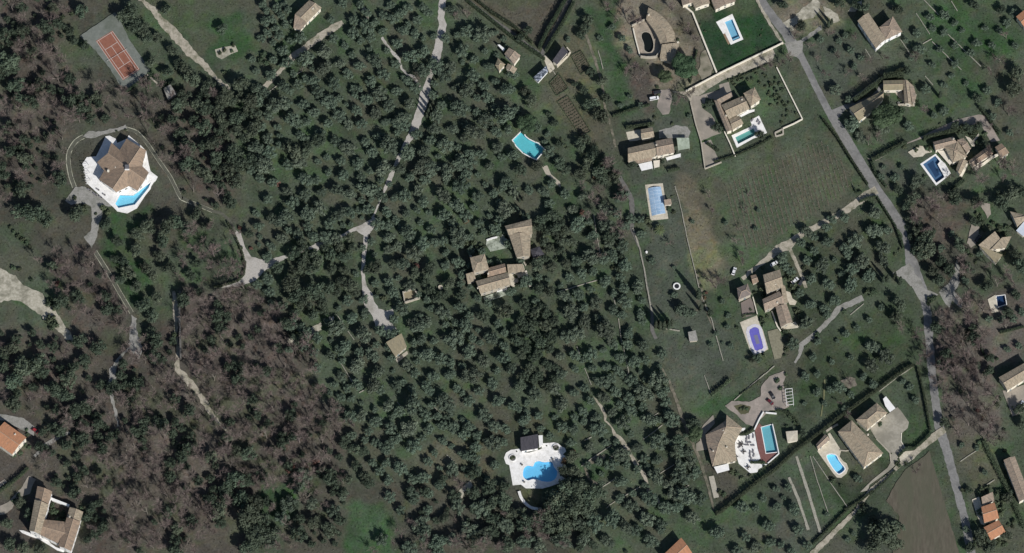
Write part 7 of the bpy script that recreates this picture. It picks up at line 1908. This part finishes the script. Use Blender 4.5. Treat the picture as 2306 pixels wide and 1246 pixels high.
# ------------------------------------------------------------------ walls and kerbs
def wall(px, w, hgt, m, label, name='garden_wall', cat='wall', seed=0, rough=0.0):
    rs = random.Random(seed + len(px))
    P = WL(px)
    o = root(name, P[0], label, cat)
    Q = local(P, o)
    mb, cap = MB(), MB()
    for i, (a, b) in enumerate(zip(Q[:-1], Q[1:])):
        d = b - a
        k = max(1, int(d.length / 3.0)) if rough else 1
        for j in range(k):
            c = a + d * ((j + .5) / k)
            hh = hgt * (1 + rough * rs.uniform(-1, 1))
            off = rough * rs.uniform(-.3, .3)
            rz = math.atan2(d.y, d.x)
            mb.box(c.x - math.sin(rz) * off, c.y + math.cos(rz) * off, hh / 2, d.length / k + 0.02 + 0.01 * (i % 2), w * (1 + rough * rs.uniform(-.6, .6)), hh, rz)
            if not rough: cap.box(c.x, c.y, hh + 0.04 + 0.003 * i, d.length / k + 0.06, w + 0.12, 0.09, rz)
    mb.build('wall', m, o)
    if not rough: cap.build('coping', m, o)
    return o
wall(t20([(1130, 45), (1185, 90), (1265, 290), (1345, 488)]), 0.7, 1.3, M_CREAM, 'pale garden wall on the west side of the dark mown lawn')
wall(t20([(1140, 614), (1372, 491), (1560, 400), (1738, 316)]) + t30([(110, 290)]), 0.5, 1.2, M_CREAM, 'cream wall along the north side of the sandy shared drive')
wall(t30([(68, 455), (160, 640), (240, 800), (180, 832), (110, 862)]), 0.45, 1.0, M_CREAM, 'cream boundary wall round the garden of the long green pool')
wall(t30([(110, 868), (112, 900), (62, 915), (58, 890), (108, 866)]), 0.6, 0.7, M_STONE, 'small pale stone block at the corner of the vineyard', 'stone_block', 'block')
wall(t20([(1398, 885), (1436, 965), (1470, 1048)]), 0.45, 1.1, M_CREAM, 'thin cream wall south of the long roofed villa')
wall(t20([(1172, 690), (1205, 830), (1242, 950), (1268, 1132), (1378, 1088)]), 0.4, 1.0, M_STONE, 'stone wall round the lower paved court')
wall(zB2([(262, 485), (300, 650), (340, 800), (372, 925)]), 0.5, 1.1, M_CREAM, 'pale wall on the west edge of the round edged terrace')
wall(zB2([(385, 955), (480, 968), (560, 968), (640, 958), (700, 880), (728, 800), (735, 740)]), 0.5, 2.4, M_STONE, 'high curved wall added to shade the round edged terrace')  # added wall, made high to cast the dark band on the terrace edge
wall(zB2([(240, 440), (330, 395), (460, 335)]), 0.5, 1.6, M_STONE, 'short stone wall north of the round edged terrace')
wall(t21([(1068, 20), (1100, 130), (1150, 370), (1200, 580), (1240, 745), (1310, 905), (1390, 1185)]), 0.4, 0.6, M_WALLST, 'long thin stone boundary between the two fields', rough=0.3)
wall(t21([(785, 300), (830, 430), (860, 560), (885, 720), (912, 860)]), 0.6, 0.6, M_WALLST, 'low stone wall along the orchard boundary', rough=0.3)
wall(t21([(960, 965), (1100, 988)]), 0.5, 0.7, M_WALLST, 'short stone wall at the foot of the cypress clump', rough=0.2)
wall(t01([(1205, 735), (1200, 880), (1205, 1020), (1210, 1180)]), 0.8, 3.2, M_DARKST, 'long dark retaining wall beside the pale path', 'retaining_wall', rough=0.06)
T5 = lambda l: Z(1240, 860, TS, l)
T6 = lambda l: Z(1160, 620, TS, l)
for pts, lb in [(T5([(330, 912), (430, 840), (540, 765), (655, 685)]), 'pale terrace wall nearest the white pool terrace'), (T5([(632, 830), (700, 780)]), 'short pale terrace wall below the beige footpath bend'),
                (T5([(540, 1146), (640, 1085), (718, 1030)]), 'pale terrace wall above the longest one'), (T5([(770, 1250), (870, 1190), (965, 1135)]), 'upper part of the longest pale terrace wall'),
                (T5([(700, 1290), (640, 1330)]) + t22([(612, 945)]), 'lower end of the longest pale terrace wall'), (T5([(1000, 622), (1110, 545), (1205, 468)]), 'pale terrace wall east of the footpath'),
                (T5([(940, 862), (1050, 792)]), 'pale terrace wall touching the east side of the footpath'), (T5([(1150, 1012), (1240, 955), (1335, 898)]), 'pale terrace wall near the fan shaped villa boundary'),
                (T5([(368, 634), (440, 598)]), 'short pale wall north east of the white pool terrace'), (T5([(1445, 1152), (1492, 1118)]), 'tiny pale wall in the lower scrub'), (T5([(1105, 372), (1162, 338)]), 'tiny pale wall beside the dark tree row'),
                (T6([(450, 185), (560, 155), (700, 112), (885, 55)]), 'pale wall running across the grove below the old stone house'), (T6([(1058, 230), (1085, 340)]), 'upper end of the long terrace wall'),
                (T6([(1115, 470), (1135, 620), (1150, 740)]), 'middle of the long terrace wall'), (T6([(1165, 770), (1200, 910), (1225, 1040), (1190, 1130)]), 'lower end of the long terrace wall'),
                (T6([(665, 770), (705, 870)]), 'short terrace wall between two olive trees'), (T6([(750, 1005), (785, 1090), (822, 1185)]), 'terrace wall at the lower end of the neat rows'),
                (Z(1160, 360, TS, [(850, 595), (870, 760), (895, 900), (918, 1020)]), 'short upright terrace wall west of the ribbed pool'),
                (Z(620, 620, TS, [(662, 425), (740, 540)]), 'thin pale wall above the slope west of the garage'), (Z(620, 620, TS, [(782, 605), (850, 700)]), 'thin pale wall beside a dark olive west of the garage'),
                (Z(620, 620, TS, [(672, 892), (770, 1050), (872, 1232)]) + Z(700, 860, TS, [(500, 98)]), 'long thin pale wall down the grassy slope'),
                (Z(700, 860, TS, [(520, 120), (585, 85)]), 'tiny pale wall at the end of the long thin one'), (Z(700, 860, TS, [(930, 220), (990, 285)]), 'thin pale wall in the middle of the lower grove'),
                (Z(700, 860, TS, [(1300, 240), (1362, 305)]), 'thin pale wall east of the big dark lower olive'), (Z(700, 860, TS, [(1465, 790), (1572, 890)]), 'thin pale wall west of the bare earth patch'),
                (t30([(1050, 0), (1150, 102)]), 'pale wall on the upper green bank'), (t30([(1000, 90), (1090, 230)]), 'thin wall below the upper pale wall of the bank'), (t30([(1045, 295), (1105, 262)]), 'short cross wall on the green bank'),
                (t30([(1105, 280), (1210, 380), (1302, 468)]), 'long pale wall across the middle of the green bank'), (t30([(1212, 230), (1330, 345), (1432, 445)]), 'easternmost pale wall on the green bank'),
                (t30([(1060, 510), (1112, 570)]), 'short pale wall near the pale flagged terrace'), (t30([(1235, 10), (1275, 75)]), 'short pale wall at the top of the green bank'), (t30([(660, 330), (695, 385)]), 'tiny pale wall below the joined ochre roofs'),
                (t30([(890, 260), (965, 370)]), 'thin wall east of the small brown plot'),
                (t32([(200, 600), (240, 720), (285, 860), (360, 1112)]), 'broad pale stone bank across the sloping meadow'), (t32([(150, 740), (210, 880), (280, 1090)]), 'thin wall west of the broad stone bank'),
                (t32([(292, 600), (345, 780), (418, 995)]), 'thin wall below the cream pool deck'), (t32([(310, 600), (440, 795), (545, 945)]), 'long thin wall running down to the paved drive'),
                (t10([(225, 518), (300, 478)]), 'short pale ledge in the upper grove'), (t10([(70, 620), (110, 590), (150, 560)]), 'short pale ledge at the edge of the upper wood'), (t20([(555, 340), (588, 462)]), 'short pale strip of wall beside the worn track'),
                (t20([(240, 460), (270, 500)]), 'tiny wall at the kitchen garden gate'), (zB15([(185, 348), (260, 295), (355, 235)]), 'pale wall at the head of the enclosed meadow'), (zB15([(440, 580), (520, 528)]), 'pale wall at the foot of the enclosed meadow'),
                (t31([(460, 1025), (560, 880), (650, 805)])[1:], 'pale wall beside the grey brown track'), (t22([(1265, 60), (1310, 190)]), 'thin stone wall in the lower long field'), ([(1744, 825), (1690, 870), (1653, 902)], 'straight pale wall north of the pinkish forecourt'), ([(2058, 825), (2018, 852), (1980, 882)], 'thin pale wall beside the upper end of the long hedge')]:
    broad = 'broad' in lb
    wall(pts, 1.4 if broad else 0.36, 0.3 if broad else 0.45, M_WALLST, lb, 'terrace_wall', 'wall', len(lb), 0.25)
wall(zB7([(862, 160), (812, 245), (752, 372)]), 0.5, 1.2, M_WHITE, 'white wall stepping down to the red deck')
wall(zB7([(888, 165), (960, 172), (1022, 178)]), 0.5, 1.0, M_WHITE, 'white wall north of the teal pool')
wall(zB7([(972, 305), (1012, 480), (1050, 665), (915, 782)]), 0.35, 0.8, M_WHITE, 'white rim wall round the east side of the teal pool')
wall(zB8([(240, 550), (310, 500), (395, 455)]), 0.8, 0.8, M_STONE, 'pale wall between the pool house and the long hedge')
wall(zB8([(425, 800), (500, 808), (555, 800)]), 0.5, 0.4, M_STONE, 'low pale wall between deck and hipped roof house')
wall(zB8([(1245, 570), (1240, 680), (1290, 772)]), 0.35, 0.5, M_CREAM, 'curved pale edge wall of the grey paved court')
wall(zB8([(910, 650), (1090, 830), (1105, 960)]), 0.35, 0.4, M_STONE, 'curved low edge beside the hipped roof house')
wall(zB9([(540, 660), (600, 830), (635, 880)]), 0.5, 1.0, M_CREAM, 'pale wall between lawn and south wing of the stepped farmhouse')
wall(zB9([(325, 500), (375, 690)]), 0.3, 0.9, M_CREAM, 'thin white fence wall east of the barn yard')
wall(zB10([(200, 550), (235, 640)]), 0.9, 1.6, M_STONE, 'pale stub of wall west of the tower roof')
wall(zB10([(880, 650), (930, 730)]), 0.7, 1.2, M_STONE, 'pale curved stub of wall by the dark slate shed')
wall(zB10([(930, 800), (960, 920), (985, 1000)]), 0.8, 0.8, M_CREAM, 'pale steps of wall descending east of the old stone house')
wall(zB10([(1110, 640), (1168, 590)]), 0.6, 0.8, M_CREAM, 'short pale wall at the corner of the slate shed')
wall(zB10([(430, 410), (500, 385), (565, 370)]), 0.7, 0.8, M_WHITE, 'short white wall in the lichen green courtyard')
wall(zB10([(560, 1060), (640, 1045), (690, 1030)]), 0.7, 0.8, M_WHITE, 'white parapet on the pale green south terrace')
wall(zB11([(830, 985), (880, 890), (918, 800)]), 1.4, 1.0, M_CREAM, 'cream retaining wall south of the navy pool villa')
wall(zB11([(1030, 880), (1150, 815), (1250, 735), (1360, 680)]), 1.0, 1.4, M_CREAM, 'cream wall below the long brown garage')
wall(zB12([(1262, 775), (1420, 772), (1580, 785)]), 0.5, 1.2, M_STONE, 'low wall on the south side of the pale flagged terrace')
for x, y, lb in ((1280, 740, 'round white pot at the west end of the flagged terrace wall'), (1510, 738, 'round white pot in the middle of the flagged terrace wall')):
    o = root('flower_pot', W(*zB12([(x, y)])[0]), lb, 'pot'); mb = MB(); mb.tube((0, 0, 0), (0, 0, .7), .4, .6, 12); mb.build('pot', M_WHITE, o); mb = MB(); mb.disc(0, 0, .7, .74, .5, 12); mb.build('soil', M_DARKST, o)
wall(t00([(985, 500), (1050, 560)]), 0.7, 0.25, M_STONE, 'pale kerb leading from tennis court to grey shed')
# the curved white bench and steps below the white pool terrace
wall(smooth_loop(zB6([(318, 800), (345, 880), (405, 955), (470, 1000), (548, 1018)]), 3, False), 1.3, 0.9, M_DECKW, 'curved white bench wall below the cloud shaped pool', 'bench', 'bench')
st_ = root('garden_steps', W(*zB6([(580, 1000)])[0]), 'grey stone steps at the end of the curved white bench', 'steps')
a, b = local(WL(zB6([(575, 1000), (590, 1150)])), st_)
for k in range(8):
    c = a.lerp(b, (k + .5) / 8); mb = MB(); mb.box(c.x, c.y, 0.55 - 0.06 * k, 2.0 - 0.1 * (k % 2), 0.62, 1.1 - 0.12 * k); mb.build('step', M_STONE, st_)
# planter rings on the white terrace
for x, y, lb in ((240, 390, 'western'), (768, 266, 'eastern')):
    o = root('planter', W(*zB6([(x, y)])[0]), f'round planter with low plants in the {lb} lobe of the white terrace', 'planter')
    mb = MB()
    for k in range(16):
        t = 6.283 * k / 16
        mb.box(math.cos(t) * 1.7, math.sin(t) * 1.7, 0.35, 0.3, 0.7, 0.55, t)
    mb.build('rim', M_WHITE, o); mb = MB(); mb.disc(0, 0, .2, .45, 1.6, 16); mb.build('soil', M_DARKST, o)
def kerbs(line, w, label):
    for sgn in (0, 1):
        Lf, Rt = ribbon(line, w)
        q = Lf if sgn == 0 else Rt
        A, B = ribbon(q, 1.7, 3, 0.15, 5.0)
        va, vb = WL(A, 0.12), WL(B, 0.12)
        n = len(va); v = va + vb; f = []
        for i in range(n - 1):
            k = [i, i + 1, n + i + 1, n + i]
            nn = (v[k[1]] - v[k[0]]).cross(v[k[3]] - v[k[0]]).z
            f.append(k if nn > 0 else k[::-1])
        lo = [Vector((p.x, p.y, 0)) for p in v]
        v2 = v + lo; m2 = 2 * n
        for i in range(n - 1):
            f += [[i, i + 1, m2 + i + 1, m2 + i], [n + i + 1, n + i, m2 + n + i, m2 + n + i + 1]]
        tag(add('kerb', mesh('kerb', v2, f, M_KERB)), f'{"one" if sgn else "other"} pale kerb of the {label}', kind='structure')
kerbs(smooth_loop(zA([(330, 213), (235, 270), (150, 400), (135, 540), (165, 720), (215, 860)]), 4, False), 8.5, 'looping path west of the star roofed villa')
kerbs(smooth_loop(zA([(870, 110), (1010, 160), (1140, 300), (1290, 520), (1430, 720), (1550, 960), (1590, 1010)]) + t01([(1290, 132), (1420, 185)]), 4, False), 6.5, 'path curving away east of the star roofed villa')
kerbs(t01([(635, 455), (720, 590), (800, 730), (880, 865)]), 8, 'straight drive south of the star roofed villa')

# ------------------------------------------------------------------ tennis net
net = root('tennis_net', W(*t00([(782, 373)])[0]), 'dark tennis net across the middle of the red court', 'net')
a, b = local(WL(t00([(712, 416), (852, 330)])), net)
mb = MB(); d = b - a
for k in range(25):
    p = a.lerp(b, k / 24); mb.tube((p.x, p.y, .05), (p.x, p.y, .95), .015, .015, 3)
for z in (0.08, 0.3, 0.5, 0.7): mb.tube((a.x, a.y, z), (b.x, b.y, z), .015, .015, 3)
mb.build('net', M_METAL, net)
mb = MB(); mb.box(0, 0, 0.98, d.length, 0.07, 0.1, math.atan2(d.y, d.x)); mb.build('tape', M_WHITE, net)
for p in (a, b):
    mb = MB(); mb.tube((p.x, p.y, 0), (p.x, p.y, 1.1), .06, .06, 8); mb.build('post', M_METAL, net)

# ------------------------------------------------------------------ cars
def car(px, py, ang, col, label, van=False, k=1.0):
    o = root('car' if not van else 'van', W(px, py), label, 'van' if van else 'car', None)
    o.rotation_euler = (0, 0, R(ang)); o.scale = (k, k, k)
    pm = mat('car_paint_' + '_'.join(f'{c:.2f}' for c in col), col, rough=0.3, spec=0.5)
    prof = [(-2.1, .35), (-2.12, .75), (-1.95, .95), (-1.0, 1.0), (1.1, .98), (1.95, .82), (2.1, .6), (2.08, .35)]
    if van: prof = [(-2.4, .35), (-2.42, 1.1), (-2.3, 1.2), (0, 1.2), (1.4, 1.15), (2.2, .95), (2.4, .7), (2.35, .35)]
    n = len(prof); mb = MB()
    for s, wv in ((-1, .84), (1, .84)): mb.v += [(x, s * (wv if 0.4 < z < 1.0 else wv - .05), z) for x, z in prof]
    mb.f = [list(range(n))[::-1], list(range(n, 2 * n))] + [[i, (i + 1) % n, n + (i + 1) % n, n + i] for i in range(n)]
    mb.build('body', pm, o)
    if van: lo, hi, zt, z0 = (-2.3, 1.5), (-2.2, 0.8), 1.95, 1.19
    else: lo, hi, zt, z0 = (-1.75, 1.15), (-1.25, 0.45), 1.45, 0.985
    mb = MB()
    for (x0, x1), w, z in ((lo, .78, z0), (hi, .62, zt)): mb.v += [(x0, -w, z), (x1, -w, z), (x1, w, z), (x0, w, z)]
    mb.f = [[0, 1, 5, 4], [1, 2, 6, 5], [2, 3, 7, 6], [3, 0, 4, 7]]
    mb.build('windows', M_GLASS, o)
    mb = MB(); mb.box((hi[0] + hi[1]) / 2, 0, zt + 0.025, hi[1] - hi[0] + 0.04, 1.28, 0.06); mb.build('roof', pm, o)
    for x in (-1.3, 1.3):
        for y in (-.8, .8):
            mb = MB(); mb.tube((x, y - .1, .32), (x, y + .1, .32), .32, .32, 12); w = mb.build('wheel', M_METAL, o)
            mb = MB(); mb.tube((x, y - .115, .32), (x, y + .115, .32), .18, .18, 8); mb.build('rim', M_FRAME, w)
    for y in (-.6, .6):
        e = 2.3 if van else 2.03
        mb = MB(); mb.box(e, y, .72, .12, .3, .14); mb.build('headlight', M_WHITE, o)
        mb = MB(); mb.box(-(e + .07), y, .78, .1, .26, .14); mb.build('tail_light', mat('lamp_red', (.25, .02, .02), rough=.3), o)
    return o
car(1473, 223, 12, (.75, .75, .75), 'white van parked on the gravel patch north of the farmhouse', True)
car(1480, 209, 10, (.03, .03, .035), 'black car parked just above the white van')
car(1790, 633, 40, (.72, .72, .72), 'white car beside the stepped roof farmhouse')
car(1804, 636, 60, (.035, .037, .04), 'dark car next to the white one at the stepped roof farmhouse')
car(1743, 595, 30, (.75, .75, .74), 'white car half under the trees north of the stepped roof farmhouse')
car(1734, 906, -42, (.10, .018, .024), 'maroon car on the pinkish forecourt of the fan shaped villa')
car(1739, 892, -60, (.022, .022, .025), 'black car on the pinkish forecourt of the fan shaped villa')
car(2202, 538, 55, (.025, .026, .03), 'black car on the pale gravel drive of the eastern tiled house')
car(80, 971, -35, (.28, .03, .035), 'red car in the grey yard of the orange roofed villa')
car(2301, 912, 65, (.42, .46, .52), 'pale blue car on the grey patio at the east edge')
car(1653, 612, 70, (.7, .7, .7), 'white car beside the track north of the barn')

# ------------------------------------------------------------------ terrace furniture
M_WOODF = mat('dark_furniture', (0.045, 0.04, 0.038), (0.07, 0.062, 0.055), 3.0)
M_CUSH = mat('grey_cushion', (0.16, 0.15, 0.16), (0.22, 0.21, 0.22), 3.0)
def lounger(px, py, ang, label, group, frame=None, z=0.2):
    o = root('sun_lounger', W(px, py, z), label, 'sun lounger', group, R(ang))
    fm = frame or M_WOODF
    mb = MB(); mb.box(0, 0, .3, 1.95, .68, .07); mb.build('frame', fm, o)
    for x in (-.85, .85):
        for y in (-.28, .28):
            mb = MB(); mb.box(x, y, .14, .06, .06, .28); mb.build('leg', fm, o)
    mb = MB(); mb.box(-.3, 0, .38, 1.3, .62, .09); mb.build('cushion', M_CUSH, o)
    b = MB(); b.box(0, 0, 0, .72, .62, .08); q = b.build('backrest', M_CUSH, o, (.64, 0, .55), (0, -R(32), 0))
    return o
def table_set(px, py, n, base, r=0.75, z=0.2, rect=False):
    o = root('patio_table', W(px, py, z), f'dark patio table {base}', 'table', 'tables on the white curved terrace')
    mb = MB()
    if rect: mb.box(0, 0, .73, 1.9, 1.0, .06)
    else: mb.disc(0, 0, .7, .76, r, 14)
    mb.build('tabletop', M_WOODF, o)
    for k in range(4):
        t = math.pi / 4 + k * math.pi / 2; mb = MB(); mb.tube((math.cos(t) * .5, math.sin(t) * .5, 0), (math.cos(t) * .45, math.sin(t) * .45, .7), .035, .035, 5); mb.build('leg', M_WOODF, o)
    words = ['east', 'north', 'west', 'south'] if n == 4 else ['east', 'north-east', 'north-west', 'west', 'south-west', 'south-east']
    for k in range(n):
        t = 2 * math.pi * k / n
        p = W(px, py, z)
        c = root('patio_chair', p + Vector((math.cos(t) * (r + .45), math.sin(t) * (r + .45), 0)), f'dark {words[k]} chair of the table {base}', 'chair', 'chairs on the white curved terrace', t)
        mb = MB(); mb.box(0, 0, .45, .48, .5, .06); mb.build('seat', M_WOODF, c)
        mb = MB(); mb.box(.24, 0, .72, .06, .5, .5); mb.build('backrest', M_WOODF, c)
        for x in (-.2, .2):
            for y in (-.2, .2):
                mb = MB(); mb.box(x, y, .22, .04, .04, .44); mb.build('leg', M_WOODF, c)
f7 = lambda x, y: zB7([(x, y)])[0]
table_set(*f7(590, 550), 6, 'nearest the roof of the fan shaped villa', 0.85)
table_set(*f7(622, 640), 4, 'in the middle of the curved terrace', 0.6)
table_set(*f7(675, 830), 4, 'at the south point of the curved terrace', 0.6)
table_set(*f7(525, 700), 4, 'tucked under the eaves of the fan shaped villa', 0.5)
for k, (x, y, a, lb) in enumerate([(660, 470, 80, 'westernmost lounger of the upper pair rows'), (690, 465, 80, 'second lounger from the west in the upper row'), (740, 450, 80, 'easternmost lounger of the upper row'), (655, 510, 80, 'west lounger of the middle row'),
                                   (690, 525, 5, 'lounger lying crosswise above the middle'), (730, 560, 0, 'lounger lying crosswise near the red deck'), (660, 555, 0, 'lounger lying crosswise west of the other one'), (700, 650, 75, 'west lounger of the lower group'), (735, 635, 75, 'lounger of the lower group nearest the red deck'),
                                   (700, 690, 75, 'lounger left of the clipped hedge'), (745, 680, 75, 'upper east lounger by the clipped hedge'), (715, 730, 85, 'lounger just above the clipped hedge'), (570, 580, 40, 'lone lounger under the eaves')]):
    lounger(*f7(x, y), a, f'dark {lb} on the white curved terrace', 'sun loungers on the white curved terrace')
f4 = lambda x, y: zB4([(x, y)])[0]
for x, y, a, lb in ((835, 755, 60, 'western dark lounger on the white paving of the green pool'), (912, 765, 60, 'middle dark lounger on the white paving of the green pool'), (935, 800, 60, 'eastern dark lounger on the white paving of the green pool')):
    lounger(*f4(x, y), a, lb, 'sun loungers by the long green pool', z=0.05)
fA = lambda x, y: zA([(x, y)])[0]
for i, (x, y) in enumerate([(400, 895), (470, 945), (510, 890), (545, 985), (590, 955), (480, 960)]):
    lounger(*fA(x, y), -35, ['first dark lounger from the west on the white villa terrace', 'dark lounger by the forecourt edge of the white villa terrace', 'dark lounger closest to the south west wing of the star roofed villa', 'dark lounger second from the pool end of the white villa terrace', 'dark lounger nearest the wedge shaped pool', 'dark lounger beside the one at the forecourt edge'][i], 'sun loungers on the white villa terrace', z=0.36)
f6 = lambda x, y: zB6([(x, y)])[0]
for x, y, lb in ((355, 475, 'small dark urn west of the cloud shaped pool'), (728, 405, 'small dark urn north east of the cloud shaped pool'), (382, 685, 'small dark urn south west of the cloud shaped pool')):
    o = root('urn', W(*f6(x, y), 0.2), lb, 'urn', 'urns round the cloud shaped pool')
    mb = MB(); mb.tube((0, 0, 0), (0, 0, .2), .28, .2, 10); mb.build('foot', M_DARKST, o)
    mb = MB(); mb.tube((0, 0, .2), (0, 0, .75), .2, .5, 10); mb.tube((0, 0, .75), (0, 0, .85), .55, .5, 10); mb.build('bowl', M_DARKST, o)
# trampoline
o = root('trampoline', W(1524, 646), 'round trampoline with a white padded ring in the long field', 'trampoline')
mb = MB()
for k in range(20):
    a0, a1 = 6.283 * k / 20, 6.283 * (k + 1) / 20
    q = [(math.cos(t) * r, math.sin(t) * r, .85) for t, r in ((a0, 1.25), (a0, 1.9), (a1, 1.9), (a1, 1.25))]
    mb.poly(q); mb.poly([q[1], (q[1][0], q[1][1], .75), (q[2][0], q[2][1], .75), q[2]])
mb.build('pad', M_WHITE, o)
mb = MB(); mb.disc(0, 0, .78, .80, 1.3, 20); mb.build('mat', M_METAL, o)
for k in range(6):
    t = 6.283 * k / 6; mb = MB(); mb.tube((math.cos(t) * 1.75, math.sin(t) * 1.75, 0), (math.cos(t) * 1.75, math.sin(t) * 1.75, .78), .04, .04, 6); mb.build('leg', M_METAL, o)
o = root('drum', W(1456, 569), 'small white drum standing alone in the field south of the palm', 'drum')
mb = MB(); mb.disc(0, 0, 0, .9, .55, 14); mb.build('body', M_WHITE, o); mb = MB(); mb.disc(0, 0, .9, .96, .58, 14); mb.build('lid', M_WHITE, o)
o = root('well', W(992, 648), 'small round pale well head between ruin and old stone house', 'well')
mb = MB()
for k in range(12):
    t = 6.283 * k / 12; mb.box(math.cos(t) * .95, math.sin(t) * .95, .4, .4, .55, .8, t)
mb.build('rim', M_DECKC, o); mb = MB(); mb.disc(0, 0, .55, .6, .8, 12); mb.build('cover', M_STONE, o)
# ------------------------------------------------------------------ vineyard rows
VP = [(1632, 418), (1700, 385), (1850, 318), (1888, 350), (1928, 420), (1862, 470), (1795, 506), (1725, 555), (1690, 590), (1660, 520)]
M_VINE = mat('vine_wood', (0.105, 0.07, 0.05), (0.16, 0.11, 0.08), 2.0)
k = 0
VR = []
for i in range(-14, 24):
    pts = []
    for t in range(0, 260, 2):
        x, y = 1690 + i * 11 + t * 0.27, 300 + t
        if blocked(x, y, [VP]): pts.append((x, y))
    if len(pts) < 8: continue
    a, b = W(*pts[0]), W(*pts[-1]); L = (b - a).length
    VR.append(root('vine_row', a, 'row of bare brown vines in the vineyard', 'vine row', 'rows of vines in the vineyard')); o = VR[-1]
    mb = MB(); d = (b - a) / L
    for j in range(int(L / 1.1)):
        p = d * (j * 1.1 + rnd.uniform(-.1, .1))
        mb.tube((p.x, p.y, 0), (p.x + rnd.uniform(-.1, .1), p.y, .55), .05, .04, 4)
        for s in (-1, 1):
            e = p + d * (s * rnd.uniform(.35, .6))
            mb.tube((p.x, p.y, .55), (e.x + rnd.uniform(-.2, .2), e.y + rnd.uniform(-.2, .2), .75 + rnd.uniform(-.1, .15)), .04, .02, 3)
    mb.build('vines', M_VINE, o)
    sd = Vector((-d.y, d.x, 0)) * 0.42; mb = MB(); e_ = d * L; zz_ = Vector((0, 0, 0.018))
    mb.poly(ccw([zz_ + sd, zz_ + e_ + sd, zz_ + e_ - sd, zz_ - sd])); mb.build('soil_strip', mat('vine_soil', (0.088, 0.079, 0.056), (0.118, 0.11, 0.08), 0.8, c3=(0.06, 0.08, 0.047), scale3=0.35, f3=0.5), o)
    mb = MB()
    for j in range(int(L / 5) + 1): p = d * min(L, j * 5.0); mb.box(p.x, p.y, .6, .08, .08, 1.2)
    mb.build('posts', M_FRAME, o)
    k += 1
ORD = 'first second third fourth fifth sixth seventh eighth ninth tenth eleventh twelfth thirteenth fourteenth fifteenth sixteenth seventeenth eighteenth'.split()
VR.sort(key=lambda q: q.location.x - 0.27 * -q.location.y)
for q, o in enumerate(VR):
    side, m = ('west', q) if q < len(VR) / 2 else ('east', len(VR) - 1 - q)
    o['label'] = f'row of bare brown vines, {ORD[min(m, 17)]} from the {side} side of the vineyard'
# ------------------------------------------------------------------ rough grass and undergrowth
N = 46000
rs = np.random.RandomState(3)
X = rs.uniform(-265, 265, N); Y = rs.uniform(-155, 165, N)
px, py = to_px(X, Y)
ok = np.ones(N, bool)
for p in FOOT + POND + AVOID + [COURT]:
    ok &= ~inside(px, py, p)
X, Y = X[ok], Y[ok]
n = len(X)
ii = np.clip(np.searchsorted(gx, X), 1, len(gx) - 1); jj = np.clip(np.searchsorted(gy, Y), 1, len(gy) - 1)
colr = C[jj, ii] * rs.uniform(0.7, 1.35, (n, 1))
cen = np.stack([X, Y, np.full(n, 0.12)], 1)
V, F = leaf_quads(rs, cen, unit(np.stack([rs.normal(size=n) * .8, rs.normal(size=n) * .8, np.ones(n)], 1)), rs.uniform(0.15, 0.45, n))
V[:, 2] = np.maximum(V[:, 2], 0.012)
me = npmesh('grass', V, F, gm)
cc_ = me.color_attributes.new('cover', 'FLOAT_COLOR', 'POINT')
c4 = np.ones((len(V), 4), np.float32); c4[:, :3] = np.repeat(colr, 4, 0)
cc_.data.foreach_set('color', c4.reshape(-1))
tag(add('grass', me), 'rough tufts of grass and leaf litter over the ground', kind='stuff')
